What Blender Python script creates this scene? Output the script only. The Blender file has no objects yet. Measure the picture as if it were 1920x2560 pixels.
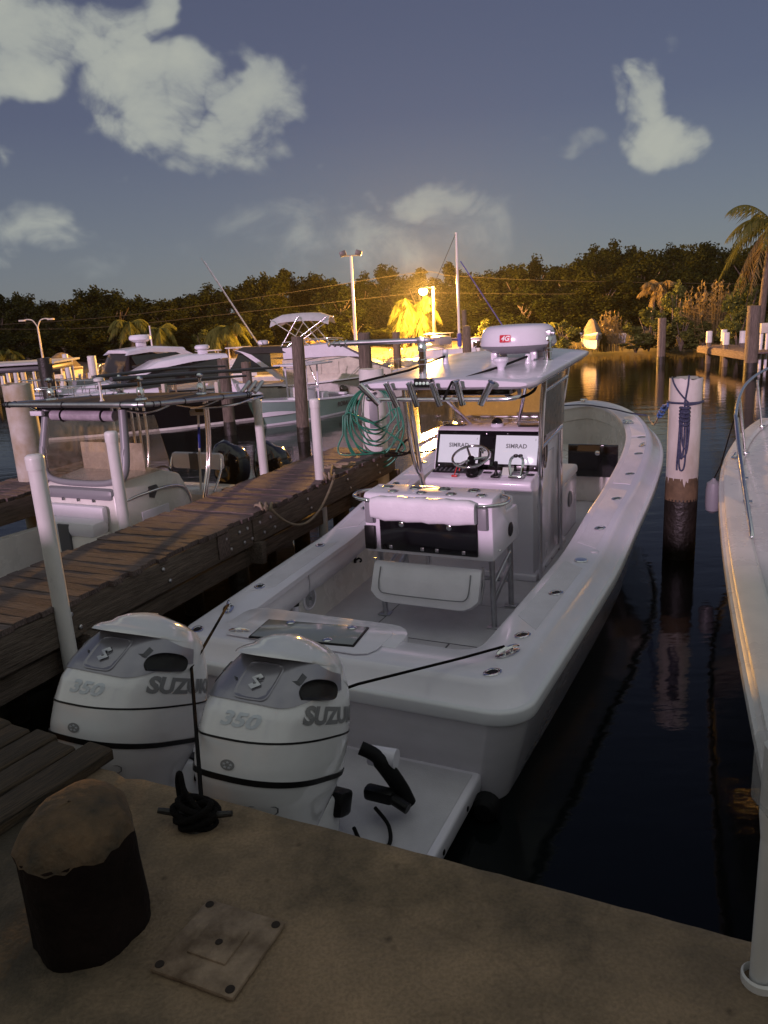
import bpy, bmesh, math, random
from mathutils import Vector, Matrix
import numpy as np
random.seed(7)
PI = math.pi
rad = math.radians
scene = bpy.context.scene
COL = scene.collection

# ------------------------------------------------------------------ camera
FPX, PITCH, ROLL, CAMH = 1900.0, rad(14.7), rad(3.25), 2.64      # focal length in photo pixels (1920 x 2560)
_fw = Vector((0, math.cos(PITCH), -math.sin(PITCH)))
_r0 = Vector((1, 0, 0)); _u0 = _r0.cross(_fw)
_r = math.cos(ROLL) * _r0 - math.sin(ROLL) * _u0
_u = math.sin(ROLL) * _r0 + math.cos(ROLL) * _u0
cam_data = bpy.data.cameras.new('camera')
cam_data.sensor_fit = 'VERTICAL'; cam_data.sensor_height = 24.0
cam_data.lens = 24.0 * FPX / 2560.0
cam_data.clip_start = 0.05; cam_data.clip_end = 2000
cam = bpy.data.objects.new('camera', cam_data); COL.objects.link(cam)
m = Matrix.Identity(4)
for i in range(3):
    m[i][0], m[i][1], m[i][2] = _r[i], _u[i], -_fw[i]
m[2][3] = CAMH
cam.matrix_world = m
scene.camera = cam

def pix_dir(x, y):
    return _fw + (x - 960) / FPX * _r - (y - 1280) / FPX * _u
def at_y(x, y, Y):
    d = pix_dir(x, y); k = Y / d.y
    return Vector((d.x * k, Y, CAMH + d.z * k))
def at_z(x, y, z):
    d = pix_dir(x, y); k = (z - CAMH) / d.z
    return Vector((d.x * k, d.y * k, z))

# ------------------------------------------------------------------ world and sun
SUN_DIR = Vector((0.44, 0.87, -0.245)).normalized()      # the way the light travels: low, from behind the viewer
el = math.asin(-SUN_DIR.z); az = math.atan2(-SUN_DIR.x, -SUN_DIR.y)
world = bpy.data.worlds.new('World'); scene.world = world; world.use_nodes = True
nt = world.node_tree; nt.nodes.clear()
def wn(t, **k):
    n = nt.nodes.new(t)
    for a, b in k.items(): setattr(n, a, b)
    return n
def wlink(a, b): nt.links.new(a, b)
def wmath(op, a, b=None, c=None):
    n = wn('ShaderNodeMath', operation=op)
    for i, v in enumerate((a, b, c)):
        if v is None: continue
        if isinstance(v, (int, float)): n.inputs[i].default_value = v
        else: wlink(v, n.inputs[i])
    return n.outputs[0]
sky = wn('ShaderNodeTexSky', sky_type='NISHITA', sun_disc=False)
sky.sun_elevation = el; sky.sun_rotation = az
sky.air_density = 1.0; sky.dust_density = 1.0; sky.ozone_density = 3.0
tint = wn('ShaderNodeMix', data_type='RGBA', blend_type='MIX'); tint.inputs[0].default_value = 0.72
wlink(sky.outputs[0], tint.inputs[6])
tc = wn('ShaderNodeTexCoord'); sep = wn('ShaderNodeSeparateXYZ'); wlink(tc.outputs['Generated'], sep.inputs[0])
X, Y_, Z = sep.outputs
AZ = wmath('ARCTAN2', X, Y_); EL = wmath('ARCSINE', Z)
grad = wn('ShaderNodeValToRGB'); wlink(Z, grad.inputs[0])
SK = 0.05                                                     # background strength
def sc(c): return tuple(v / SK for v in c) + (1,)
gr = grad.color_ramp; gr.elements[0].position = 0.0; gr.elements[0].color = (.205 / SK, .222 / SK, .250 / SK, 1)
gr.elements[1].position = 0.62; gr.elements[1].color = (.062 / SK, .066 / SK, .128 / SK, 1)
e = gr.elements.new(0.22); e.color = (.108 / SK, .112 / SK, .178 / SK, 1)
wlink(grad.outputs[0], tint.inputs[7])
# clouds: soft heaps set in directions of the sky, broken up by noise
BLOBS = [(130,60,260,160,1.0),(345,30,110,110,.9),(60,190,150,80,.9),(330,270,170,140,1.0),(290,350,130,70,.9),(450,240,120,100,.9),
 (490,345,130,70,.75),(655,275,150,110,1.0),(735,300,100,70,.8),(645,370,75,60,.6),
 (1575,250,60,75,.75),(1645,235,80,95,.85),(1705,340,130,105,.95),(1640,390,90,50,.7),(1665,300,85,80,.9),
 (1455,400,100,38,.45),(955,472,50,32,.5),(1065,470,95,52,.6),(1140,490,60,40,.4),
 (950,600,360,125,.62),(1150,590,170,115,.5),(60,560,230,85,.62),(30,640,80,55,.5),(350,610,220,100,.4),(10,340,45,50,.6),
 (230,150,130,100,.95),(560,330,120,75,.85),(560,240,90,60,.75),(680,540,130,70,.35),(780,450,40,15,.3)]
wz_ = wn('ShaderNodeTexNoise'); wz_.inputs['Scale'].default_value = 7; wz_.inputs['Detail'].default_value = 4; wlink(tc.outputs['Generated'], wz_.inputs['Vector'])
wsep = wn('ShaderNodeSeparateColor'); wlink(wz_.outputs['Color'], wsep.inputs[0])
AZ = wmath('ADD', AZ, wmath('MULTIPLY', wmath('SUBTRACT', wsep.outputs[0], .5), .24)); EL = wmath('ADD', EL, wmath('MULTIPLY', wmath('SUBTRACT', wsep.outputs[1], .5), .20))
field = None
for (px, py, rx, ry, amp) in BLOBS:
    d0 = pix_dir(px, py).normalized(); d1 = pix_dir(px + rx, py).normalized(); d2 = pix_dir(px, py + ry).normalized()
    a0 = math.atan2(d0.x, d0.y); e0 = math.asin(d0.z)
    ra = d0.angle(d1) / max(.3, math.cos(e0)); re_ = d0.angle(d2)
    du = wmath('MULTIPLY', wmath('SUBTRACT', AZ, a0), 1 / ra); dv = wmath('MULTIPLY', wmath('SUBTRACT', EL, e0), 1 / re_)
    r2 = wmath('ADD', wmath('MULTIPLY', du, du), wmath('MULTIPLY', dv, dv))
    g = wmath('MULTIPLY', wmath('MAXIMUM', wmath('SUBTRACT', 1.15, r2), 0.0), amp)
    field = g if field is None else wmath('MAXIMUM', field, g) if amp < .99 else wmath('MAXIMUM', field, g)
mp = wn('ShaderNodeMapping'); wlink(tc.outputs['Generated'], mp.inputs[0]); mp.inputs['Scale'].default_value = (1, 1, 1.5)
nz = wn('ShaderNodeTexNoise'); nz.inputs['Scale'].default_value = 9; nz.inputs['Detail'].default_value = 8; nz.inputs['Roughness'].default_value = .60
nz.inputs['Distortion'].default_value = .5
wlink(mp.outputs[0], nz.inputs['Vector'])
nz2 = wn('ShaderNodeTexNoise'); nz2.inputs['Scale'].default_value = 2.3; nz2.inputs['Detail'].default_value = 2
wlink(mp.outputs[0], nz2.inputs['Vector'])
back = wmath('MULTIPLY', wmath('SUBTRACT', nz2.outputs[0], 0.28), 6.0)         # the same kind of heaps in the rest of the sky
fr = wn('ShaderNodeMapRange', interpolation_type='SMOOTHSTEP'); wlink(Y_, fr.inputs[0])
fr.inputs[1].default_value = .35; fr.inputs[2].default_value = .62; fr.inputs[3].default_value = 1; fr.inputs[4].default_value = 0
back = wmath('MULTIPLY', wmath('MINIMUM', wmath('MAXIMUM', back, 0.0), 1.0), fr.outputs[0])
field = wmath('MAXIMUM', field, back)
dens_in = wmath('ADD', field, wmath('MULTIPLY', wmath('SUBTRACT', nz.outputs[0], .5), 2.4))
dn = wn('ShaderNodeMapRange', interpolation_type='SMOOTHSTEP'); wlink(dens_in, dn.inputs[0])
dn.inputs[1].default_value = .26; dn.inputs[2].default_value = .92
soft = wmath('MULTIPLY', wmath('MINIMUM', wmath('MULTIPLY', field, 1.5), 1.0), dn.outputs[0])
cc = wn('ShaderNodeValToRGB'); wlink(wmath('ADD', wmath('MULTIPLY', dens_in, .22), wmath('MULTIPLY', nz2.outputs[0], .55)), cc.inputs[0])
cc.color_ramp.elements[0].position = .28; cc.color_ramp.elements[0].color = sc((.23, .26, .29))
cc.color_ramp.elements[1].position = .62; cc.color_ramp.elements[1].color = sc((.43, .45, .40))
mixc = wn('ShaderNodeMix', data_type='RGBA'); wlink(wmath('MULTIPLY', soft, .93), mixc.inputs[0])
wlink(tint.outputs[2], mixc.inputs[6]); wlink(cc.outputs[0], mixc.inputs[7])
bg = wn('ShaderNodeBackground'); bg.inputs[1].default_value = SK; wlink(mixc.outputs[2], bg.inputs[0])
wo = wn('ShaderNodeOutputWorld'); wlink(bg.outputs[0], wo.inputs[0])

world.cycles.sampling_method = 'NONE'
sun_data = bpy.data.lights.new('sun', 'SUN'); sun_data.energy = 2.5; sun_data.angle = rad(1.2); sun_data.color = (1.0, .68, .90)
sun = bpy.data.objects.new('sun', sun_data); COL.objects.link(sun)
sun.rotation_euler = SUN_DIR.to_track_quat('-Z', 'Y').to_euler()
sun.location = (0, -30, 20)

vs = scene.view_settings
scene.display_settings.display_device = 'sRGB'
vs.view_transform = 'Standard'; vs.look = 'None'; vs.exposure = 0.0; vs.gamma = 1.0; vs.use_curve_mapping = False
scene.cycles.use_denoising = True
scene.cycles.max_bounces = 8; scene.cycles.transparent_max_bounces = 16
scene.cycles.caustics_reflective = False; scene.cycles.caustics_refractive = False
scene.cycles.sample_clamp_indirect = 4.0
# ------------------------------------------------------------------ materials
def mat(name, col, rough=.5, metal=0.0, coat=0.0, noise=0.0, nscale=8.0, bump=0.0, bscale=30.0, emit=None, estr=0.0,
        col2=None, stretch=(1, 1, 1), spec=None, rvar=0.0, alpha=None, trans=0.0, ior=None):
    m = bpy.data.materials.new(name); m.use_nodes = True
    n = m.node_tree; b = n.nodes['Principled BSDF']; L = n.links
    b.inputs['Base Color'].default_value = (*col, 1); b.inputs['Roughness'].default_value = rough
    b.inputs['Metallic'].default_value = metal; b.inputs['Coat Weight'].default_value = coat
    b.inputs['Coat Roughness'].default_value = .08
    if spec is not None: b.inputs['Specular IOR Level'].default_value = spec
    if ior: b.inputs['IOR'].default_value = ior
    if trans: b.inputs['Transmission Weight'].default_value = trans
    if alpha is not None: b.inputs['Alpha'].default_value = alpha
    if emit: b.inputs['Emission Color'].default_value = (*emit, 1); b.inputs['Emission Strength'].default_value = estr
    if noise or bump or col2 or rvar:
        t = n.nodes.new('ShaderNodeTexCoord'); mp = n.nodes.new('ShaderNodeMapping'); mp.inputs['Scale'].default_value = stretch
        L.new(t.outputs['Object'], mp.inputs[0])
    if noise or col2 or rvar:
        z = n.nodes.new('ShaderNodeTexNoise'); z.inputs['Scale'].default_value = nscale; z.inputs['Detail'].default_value = 6
        z.inputs['Roughness'].default_value = .62
        L.new(mp.outputs[0], z.inputs['Vector'])
        if noise or col2:
            r = n.nodes.new('ShaderNodeValToRGB'); L.new(z.outputs[0], r.inputs[0])
            c2 = col2 or tuple(v * (1 - noise) for v in col)
            r.color_ramp.elements[0].position = .33; r.color_ramp.elements[0].color = (*c2, 1)
            r.color_ramp.elements[1].position = .66; r.color_ramp.elements[1].color = (*(tuple(min(1, v * (1 + noise * .4)) for v in col)), 1)
            L.new(r.outputs[0], b.inputs['Base Color'])
        if rvar:
            rr = n.nodes.new('ShaderNodeMapRange'); L.new(z.outputs[0], rr.inputs[0])
            rr.inputs[1].default_value = .3; rr.inputs[2].default_value = .7
            rr.inputs[3].default_value = max(.02, rough - rvar); rr.inputs[4].default_value = min(1, rough + rvar)
            L.new(rr.outputs[0], b.inputs['Roughness'])
    if bump:
        z2 = n.nodes.new('ShaderNodeTexNoise'); z2.inputs['Scale'].default_value = bscale; z2.inputs['Detail'].default_value = 5
        L.new(mp.outputs[0], z2.inputs['Vector'])
        bp = n.nodes.new('ShaderNodeBump'); bp.inputs['Strength'].default_value = bump; bp.inputs['Distance'].default_value = .02
        L.new(z2.outputs[0], bp.inputs['Height']); L.new(bp.outputs[0], b.inputs['Normal'])
    return m

M = {}
M['gel'] = mat('white_gelcoat', (.73, .70, .78), .22, coat=.35, noise=.06, nscale=3, rvar=.06)
M['gelwarm'] = mat('warm_white_gelcoat', (.70, .67, .64), .28, coat=.25, noise=.12, nscale=2.5, rvar=.06)
M['hullside'] = mat('hull_side_gelcoat', (.58, .55, .60), .16, coat=.5, noise=.12, nscale=1.6, stretch=(1, 1, 2.5), rvar=.05)
M['nonskid'] = mat('grey_nonskid', (.54, .52, .57), .6, noise=.10, nscale=5, bump=.35, bscale=160)
M['decknonskid'] = mat('white_nonskid', (.69, .66, .74), .7, noise=.10, nscale=4, bump=.5, bscale=170)
M['rubber'] = mat('light_grey_rub_rail', (.66, .66, .70), .3)
M['vinyl'] = mat('white_vinyl', (.72, .69, .75), .42, noise=.07, nscale=4, bump=.12, bscale=60)
M['alu'] = mat('polished_aluminium', (.78, .77, .80), .17, metal=1.0, rvar=.08, nscale=14)
M['alud'] = mat('satin_aluminium', (.55, .55, .58), .34, metal=1.0, noise=.15, nscale=20)
M['steel'] = mat('stainless_steel', (.72, .72, .74), .10, metal=1.0)
M['black'] = mat('black_plastic', (.006, .006, .007), .4, rvar=.1, nscale=12, spec=.25)
M['blackgloss'] = mat('black_gloss_acrylic', (.006, .006, .008), .08, coat=.3)
M['rubberblack'] = mat('black_rubber', (.006, .006, .007), .6, spec=.15)
M['dgrey'] = mat('dark_grey_plastic', (.07, .07, .08), .45)
M['mgrey'] = mat('mid_grey_plastic', (.22, .22, .24), .4)
M['canvas'] = mat('black_canvas', (.022, .021, .023), .85, noise=.3, nscale=5, bump=.3, bscale=200)
M['cowl'] = mat('white_cowling_paint', (.69, .68, .70), .12, coat=.7, noise=.05, nscale=5, rvar=.05)
M['cowlsilver'] = mat('silver_cowling_panel', (.30, .29, .33), .28, metal=.55, noise=.08, nscale=6)
M['decal'] = mat('grey_decal', (.20, .20, .21), .35)
M['decallight'] = mat('pale_silver_decal', (.46, .49, .54), .30, metal=.2)
M['screen'] = mat('lit_screen', (.02, .02, .02), .12, emit=(.62, .54, .66), estr=1.0)
M['ink'] = mat('screen_lettering', (.02, .02, .02), .3, emit=(.09, .08, .10), estr=1.0)
M['red'] = mat('red_badge', (.55, .03, .05), .3)
M['redplastic'] = mat('red_plastic', (.5, .02, .02), .35)
M['pvc'] = mat('white_pvc', (.66, .65, .64), .34, noise=.16, nscale=3.2, stretch=(1, 1, .4), rvar=.1)
M['rope_black'] = mat('black_rope', (.007, .006, .006), .9, spec=.1, bump=.6, bscale=120)
M['rope_tan'] = mat('tan_rope', (.30, .24, .17), .85, bump=.6, bscale=120, noise=.3)
M['rope_blue'] = mat('navy_rope', (.012, .016, .050), .8, noise=.8, nscale=60, col2=(.07, .08, .13), bump=.6, bscale=140)
M['rope_cyan'] = mat('blue_rope', (.07, .16, .42), .75, noise=.4, nscale=50, bump=.6, bscale=140)
M['hose'] = mat('green_garden_hose', (.015, .17, .11), .35, noise=.3, nscale=9)
M['wire'] = mat('power_wire', (.045, .040, .03), .7, spec=.1)
M['glassdark'] = mat('tinted_glass', (.012, .013, .016), .06, coat=.4)
M['mint'] = mat('mint_green_gelcoat', (.30, .43, .40), .2, coat=.4, noise=.06, nscale=2)
M['hullblack'] = mat('black_gelcoat', (.008, .008, .010), .12, coat=.4)
M['tarp'] = mat('beige_tarp', (.12, .095, .07), .8, noise=.3, nscale=3, bump=.4, bscale=12)
M['sunbrella'] = mat('pale_grey_canvas', (.50, .50, .52), .8, noise=.12, nscale=4, bump=.3, bscale=30)
M['curtain'] = mat('cream_canvas', (.55, .50, .42), .75, noise=.2, nscale=3, bump=.3, bscale=20)
M['bluecover'] = mat('blue_sail_cover', (.02, .04, .30), .7)
M['mastpaint'] = mat('white_mast_paint', (.62, .61, .60), .35)
M['ledglow'] = mat('warm_cabin_light', (.5, .4, .3), .5, emit=(1.0, .50, .14), estr=1.6)
M['ledblue'] = mat('blue_courtesy_light', (.1, .1, .5), .4, emit=(.16, .12, 1.0), estr=1.2)

def wood(name, c1, c2, stretch, rough=.8, bump=.7, nscale=6):
    return mat(name, c1, rough, col2=c2, noise=.25, nscale=nscale, stretch=stretch, bump=bump, bscale=14)
M['plank'] = wood('weathered_plank', (.130, .094, .092), (.042, .028, .027), (1.2, 14, 6))       # grain runs along local x
M['plank2'] = wood('weathered_plank_pale', (.165, .122, .114), (.060, .042, .038), (1.2, 14, 6))
M['beam'] = wood('grey_timber_beam', (.135, .105, .085), (.055, .040, .032), (10, .8, 10))         # grain along local y
M['nearboard'] = wood('dark_oiled_board', (.075, .048, .026), (.012, .008, .005), (1.0, 16, 6), nscale=7)
M['pile'] = wood('grey_timber_pile', (.17, .135, .11), (.055, .042, .034), (9, 9, .7))
M['pilewet'] = mat('dark_wet_pile', (.016, .013, .010), .5, noise=.5, nscale=9, bump=.8, bscale=20)

def foliage(name, c1, c2, transl=.25):
    m = bpy.data.materials.new(name); m.use_nodes = True; n = m.node_tree; L = n.links
    b = n.nodes['Principled BSDF']; b.inputs['Roughness'].default_value = .85; b.inputs['Specular IOR Level'].default_value = .06
    g = n.nodes.new('ShaderNodeNewGeometry'); r = n.nodes.new('ShaderNodeValToRGB'); L.new(g.outputs['Random Per Island'], r.inputs[0])
    r.color_ramp.elements[0].color = (*c1, 1); r.color_ramp.elements[1].color = (*c2, 1)
    L.new(r.outputs[0], b.inputs['Base Color'])
    t = n.nodes.new('ShaderNodeBsdfTranslucent'); L.new(r.outputs[0], t.inputs[0])
    mx = n.nodes.new('ShaderNodeMixShader'); mx.inputs[0].default_value = transl
    o = n.nodes['Material Output']; L.new(b.outputs[0], mx.inputs[1]); L.new(t.outputs[0], mx.inputs[2]); L.new(mx.outputs[0], o.inputs[0])
    return m
M['leaf'] = foliage('tree_leaves', (.010, .015, .003), (.034, .038, .007))
M['leafd'] = foliage('dark_tree_leaves', (.008, .013, .003), (.024, .030, .006))
M['palm'] = foliage('palm_leaves', (.060, .075, .018), (.13, .13, .035), .3)
M['drypalm'] = foliage('dry_palm_leaves', (.12, .085, .04), (.20, .15, .06), .3)
M['shrub'] = foliage('shrub_leaves', (.040, .055, .014), (.13, .14, .04), .3)
M['reed'] = foliage('reed_blades', (.11, .085, .035), (.24, .18, .08), .35)
M['bark'] = wood('tree_bark', (.13, .10, .075), (.05, .038, .028), (5, 5, .8))

# ------------------------------------------------------------------ mesh building
class MB:
    def __init__(s): s.v = []; s.f = []
    def add(s, vs, fs, mtx=None):
        o = len(s.v)
        s.v += [tuple(mtx @ Vector(p)) if mtx else tuple(p) for p in vs]
        s.f += [tuple(i + o for i in f) for f in fs]
        return s
    def box(s, c, d, rz=0.0, mtx=None):
        x, y, z = d[0] / 2, d[1] / 2, d[2] / 2
        vs = [(-x, -y, -z), (x, -y, -z), (x, y, -z), (-x, y, -z), (-x, -y, z), (x, -y, z), (x, y, z), (-x, y, z)]
        R = Matrix.Translation(c) @ Matrix.Rotation(rz, 4, 'Z') @ (mtx or Matrix.Identity(4))
        return s.add(vs, [(0, 3, 2, 1), (4, 5, 6, 7), (0, 1, 5, 4), (1, 2, 6, 5), (2, 3, 7, 6), (3, 0, 4, 7)], R)
    def rbox(s, c, d, r=.02, seg=2, mtx=None):
        bm = bmesh.new(); bmesh.ops.create_cube(bm, size=1)
        for v in bm.verts: v.co = Vector((v.co.x * d[0], v.co.y * d[1], v.co.z * d[2]))
        r = min(r, min(d) * .49)
        bmesh.ops.bevel(bm, geom=bm.edges[:], offset=r, segments=seg, profile=.5, affect='EDGES')
        bm.verts.index_update()
        R = Matrix.Translation(c) @ (mtx or Matrix.Identity(4))
        s.add([v.co.copy() for v in bm.verts], [tuple(v.index for v in f.verts) for f in bm.faces], R); bm.free()
        return s
    def tube(s, pts, r, n=8, caps=True, closed=False):
        pts = [Vector(p) for p in pts]; N = len(pts)
        rs = r if isinstance(r, (list, tuple)) else [r] * N
        up = None; rings = []
        for i, p in enumerate(pts):
            a = pts[(i - 1) % N] if (i > 0 or closed) else p
            b = pts[(i + 1) % N] if (i < N - 1 or closed) else p
            t = (b - a).normalized() if (b - a).length > 1e-9 else Vector((0, 0, 1))
            if up is None:
                up = Vector((0, 0, 1)) if abs(t.z) < .9 else Vector((1, 0, 0))
            x = t.cross(up)
            if x.length < 1e-6: x = t.orthogonal()
            x.normalize(); y = x.cross(t).normalized(); up = y
            rings.append([p + (math.cos(2 * PI * k / n) * x + math.sin(2 * PI * k / n) * y) * rs[i] for k in range(n)])
        o = len(s.v)
        for R in rings: s.v += [tuple(q) for q in R]
        for i in range(N if closed else N - 1):
            j = (i + 1) % N
            for k in range(n):
                k2 = (k + 1) % n
                s.f.append((o + i * n + k, o + i * n + k2, o + j * n + k2, o + j * n + k))
        if caps and not closed:
            s.f.append(tuple(o + k for k in range(n))[::-1]); s.f.append(tuple(o + (N - 1) * n + k for k in range(n)))
        return s
    def lathe(s, prof, n=20, c=(0, 0, 0), mtx=None, cap=True):
        R = Matrix.Translation(c) @ (mtx or Matrix.Identity(4)); vs = []; fs = []
        for (r, z) in prof:
            for k in range(n): vs.append((r * math.cos(2 * PI * k / n), r * math.sin(2 * PI * k / n), z))
        for i in range(len(prof) - 1):
            for k in range(n):
                k2 = (k + 1) % n; fs.append((i * n + k, i * n + k2, (i + 1) * n + k2, (i + 1) * n + k))
        if cap:
            fs.append(tuple(range(n))[::-1]); fs.append(tuple((len(prof) - 1) * n + k for k in range(n)))
        return s.add(vs, fs, R)
    def prism(s, poly, h0, h1, mtx=None):        # polygon in xy, from z h0 to h1
        n = len(poly)
        vs = [(p[0], p[1], h0) for p in poly] + [(p[0], p[1], h1) for p in poly]
        fs = [tuple(range(n))[::-1], tuple(range(n, 2 * n))] + [(i, (i + 1) % n, n + (i + 1) % n, n + i) for i in range(n)]
        return s.add(vs, fs, mtx)
    def loft(s, rings, closed=True, cap=True):
        n = len(rings[0]); o = len(s.v)
        for R in rings: s.v += [tuple(p) for p in R]
        for i in range(len(rings) - 1):
            for k in range(n if closed else n - 1):
                k2 = (k + 1) % n
                s.f.append((o + i * n + k, o + i * n + k2, o + (i + 1) * n + k2, o + (i + 1) * n + k))
        if cap and closed:
            s.f.append(tuple(o + k for k in range(n))[::-1]); s.f.append(tuple(o + (len(rings) - 1) * n + k for k in range(n)))
        return s
    def ring(s, R, r, c=(0, 0, 0), mtx=None, n=28, m=8):
        X = Matrix.Translation(c) @ (mtx or Matrix.Identity(4))
        return s.tube([X @ Vector((R * math.cos(2 * PI * k / n), R * math.sin(2 * PI * k / n), 0)) for k in range(n)], r, m, closed=True)

def build(name, mb, material, parent=None, smooth=35, bevel=0.0, loc=None, rz=None, recalc=True):
    me = bpy.data.meshes.new(name)
    me.from_pydata(mb.v, [], mb.f); me.update()
    if recalc or bevel:
        bm = bmesh.new(); bm.from_mesh(me)
        if bevel: bmesh.ops.bevel(bm, geom=[e for e in bm.edges if len(e.link_faces) == 2 and e.calc_face_angle(0) > .6], offset=bevel, segments=2, profile=.5, affect='EDGES')
        if recalc: bmesh.ops.recalc_face_normals(bm, faces=bm.faces[:])
        bm.to_mesh(me); bm.free()
    if smooth:
        me.shade_smooth(); me.set_sharp_from_angle(angle=rad(smooth))
    me.materials.append(M[material] if isinstance(material, str) else material)
    o = bpy.data.objects.new(name, me); COL.objects.link(o)
    if parent: o.parent = parent
    if loc is not None: o.location = loc
    if rz is not None: o.rotation_euler = (0, 0, rz)
    return o
def tag(o, label, cat, group=None, kind=None):
    if label: o['label'] = label
    if cat: o['category'] = cat
    if group: o['group'] = group
    if kind: o['kind'] = kind
    return o
def thing(name, label, cat, loc=(0, 0, 0), rz=0.0, group=None):
    o = bpy.data.objects.new(name, None); COL.objects.link(o); o.empty_display_size = .2
    o.location = loc; o.rotation_euler = (0, 0, rz)
    return tag(o, label, cat, group)
def copy_tree(o, parent=None):
    c = o.copy(); COL.objects.link(c); c.parent = parent
    for ch in list(o.children): copy_tree(ch, c)
    return c
def text_mesh(body, size=1.0, bold=.0, shear=0.0, spacing=1.0):
    cu = bpy.data.curves.new('lettering', 'FONT'); cu.body = body; cu.size = size; cu.offset = bold; cu.shear = shear
    cu.space_character = spacing; cu.align_x = 'CENTER'; cu.align_y = 'CENTER'; cu.resolution_u = 3
    ob = bpy.data.objects.new('lettering', cu); COL.objects.link(ob)
    bpy.context.view_layer.update()
    me = bpy.data.meshes.new_from_object(ob.evaluated_get(bpy.context.evaluated_depsgraph_get()))
    mb = MB(); mb.v = [tuple(v.co) for v in me.vertices]; mb.f = [tuple(p.vertices) for p in me.polygons]
    bpy.data.objects.remove(ob); bpy.data.meshes.remove(me)
    return mb
def mapped(mb, fn):
    r = MB(); r.v = [tuple(fn(*p)) for p in mb.v]; r.f = list(mb.f); return r
def basis(o, x, y, z):
    m = Matrix.Identity(4)
    for i in range(3): m[i][0], m[i][1], m[i][2], m[i][3] = x[i], y[i], z[i], o[i]
    return m
def smoothstep(a, b, x):
    t = max(0, min(1, (x - a) / (b - a))); return t * t * (3 - 2 * t)
def catenary(a, b, sag, n=14):
    a, b = Vector(a), Vector(b)
    return [a.lerp(b, i / n) - Vector((0, 0, sag * 4 * (i / n) * (1 - i / n))) for i in range(n + 1)]
def spline(pts, n=6):
    P = [Vector(p) for p in pts]; out = []
    for i in range(len(P) - 1):
        p0 = P[max(0, i - 1)]; p1 = P[i]; p2 = P[i + 1]; p3 = P[min(len(P) - 1, i + 2)]
        for k in range(n):
            t = k / n
            out.append(.5 * ((2 * p1) + (p2 - p0) * t + (2 * p0 - 5 * p1 + 4 * p2 - p3) * t * t + (3 * p1 - p0 - 3 * p2 + p3) * t ** 3))
    out.append(P[-1]); return out
# ------------------------------------------------------------------ the setting: water, banks, quay
BOAT_A = rad(25.7); BOAT_O = Vector((-0.4335, 4.012, 0))
AXV = Vector((math.sin(BOAT_A), math.cos(BOAT_A), 0)); NXV = Vector((math.cos(BOAT_A), -math.sin(BOAT_A), 0))
def slip(t, s, z=0.0):                    # berth coordinates: t to starboard, s ahead of the transom
    return BOAT_O + NXV * t + AXV * s + Vector((0, 0, z))
DOCK = .98

def water_material():
    m = bpy.data.materials.new('harbour_water'); m.use_nodes = True; n = m.node_tree; L = n.links
    b = n.nodes['Principled BSDF']; b.inputs['Base Color'].default_value = (.0035, .0050, .0055, 1)
    b.inputs['Roughness'].default_value = .07; b.inputs['IOR'].default_value = 1.33; b.inputs['Specular IOR Level'].default_value = .32
    t = n.nodes.new('ShaderNodeTexCoord')
    hs = []
    for scl, st, det, w in (((1.0, 2.6, 1), 1.1, 3, .8), ((1.0, 2.0, 1), 5.5, 3, .22)):
        mp = n.nodes.new('ShaderNodeMapping'); mp.inputs['Scale'].default_value = scl; mp.inputs['Rotation'].default_value = (0, 0, .25)
        L.new(t.outputs['Object'], mp.inputs[0])
        z = n.nodes.new('ShaderNodeTexNoise'); z.inputs['Scale'].default_value = st; z.inputs['Detail'].default_value = det
        L.new(mp.outputs[0], z.inputs['Vector'])
        k = n.nodes.new('ShaderNodeMath'); k.operation = 'MULTIPLY'; k.inputs[1].default_value = w; L.new(z.outputs[0], k.inputs[0]); hs.append(k)
    a = n.nodes.new('ShaderNodeMath'); a.operation = 'ADD'; L.new(hs[0].outputs[0], a.inputs[0]); L.new(hs[1].outputs[0], a.inputs[1])
    bp = n.nodes.new('ShaderNodeBump'); bp.inputs['Strength'].default_value = .27; bp.inputs['Distance'].default_value = .03
    L.new(a.outputs[0], bp.inputs['Height']); L.new(bp.outputs[0], b.inputs['Normal'])
    return m
M['water'] = water_material()
w = MB(); w.add([(-500, -40, 0), (500, -40, 0), (500, 60, 0), (-500, 60, 0)], [(0, 1, 2, 3)])
tag(build('water', w, 'water', smooth=0), None, None, kind='structure')

# far bank: one sheet from the shoreline to the horizon
def shore_y(x):
    y = 38.5 + 1.2 * math.sin(x * .21) + .6 * math.sin(x * .57 + 1)
    if x > 14: y -= smoothstep(14, 26, x) * 6.0
    return y
g = MB(); xs = [-500, -200, -90] + [-60 + 1.5 * i for i in range(81)] + [90, 200, 500]
rows = [(-1.5, -.6), (0, .05), (.7, .35), (2.0, .62), (5, .72), (12, .8), (30, .9), (90, 1.2), (600, 2.0)]
rng = random.Random(3)
for (dy, z) in rows:
    for x in xs:
        zz = z + (rng.uniform(-.12, .12) if 0 < dy < 13 and abs(x) < 61 else 0)
        g.v.append((x, shore_y(max(-60, min(60, x))) + dy, zz))
n = len(xs)
for i in range(len(rows) - 1):
    for k in range(n - 1): g.f.append((i * n + k, i * n + k + 1, (i + 1) * n + k + 1, (i + 1) * n + k))
M['bank'] = mat('dry_grass_bank', (.10, .080, .040), .95, col2=(.035, .036, .016), noise=.3, nscale=.9, bump=.8, bscale=3)
tag(build('ground', g, 'bank'), None, None, kind='structure')

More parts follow.
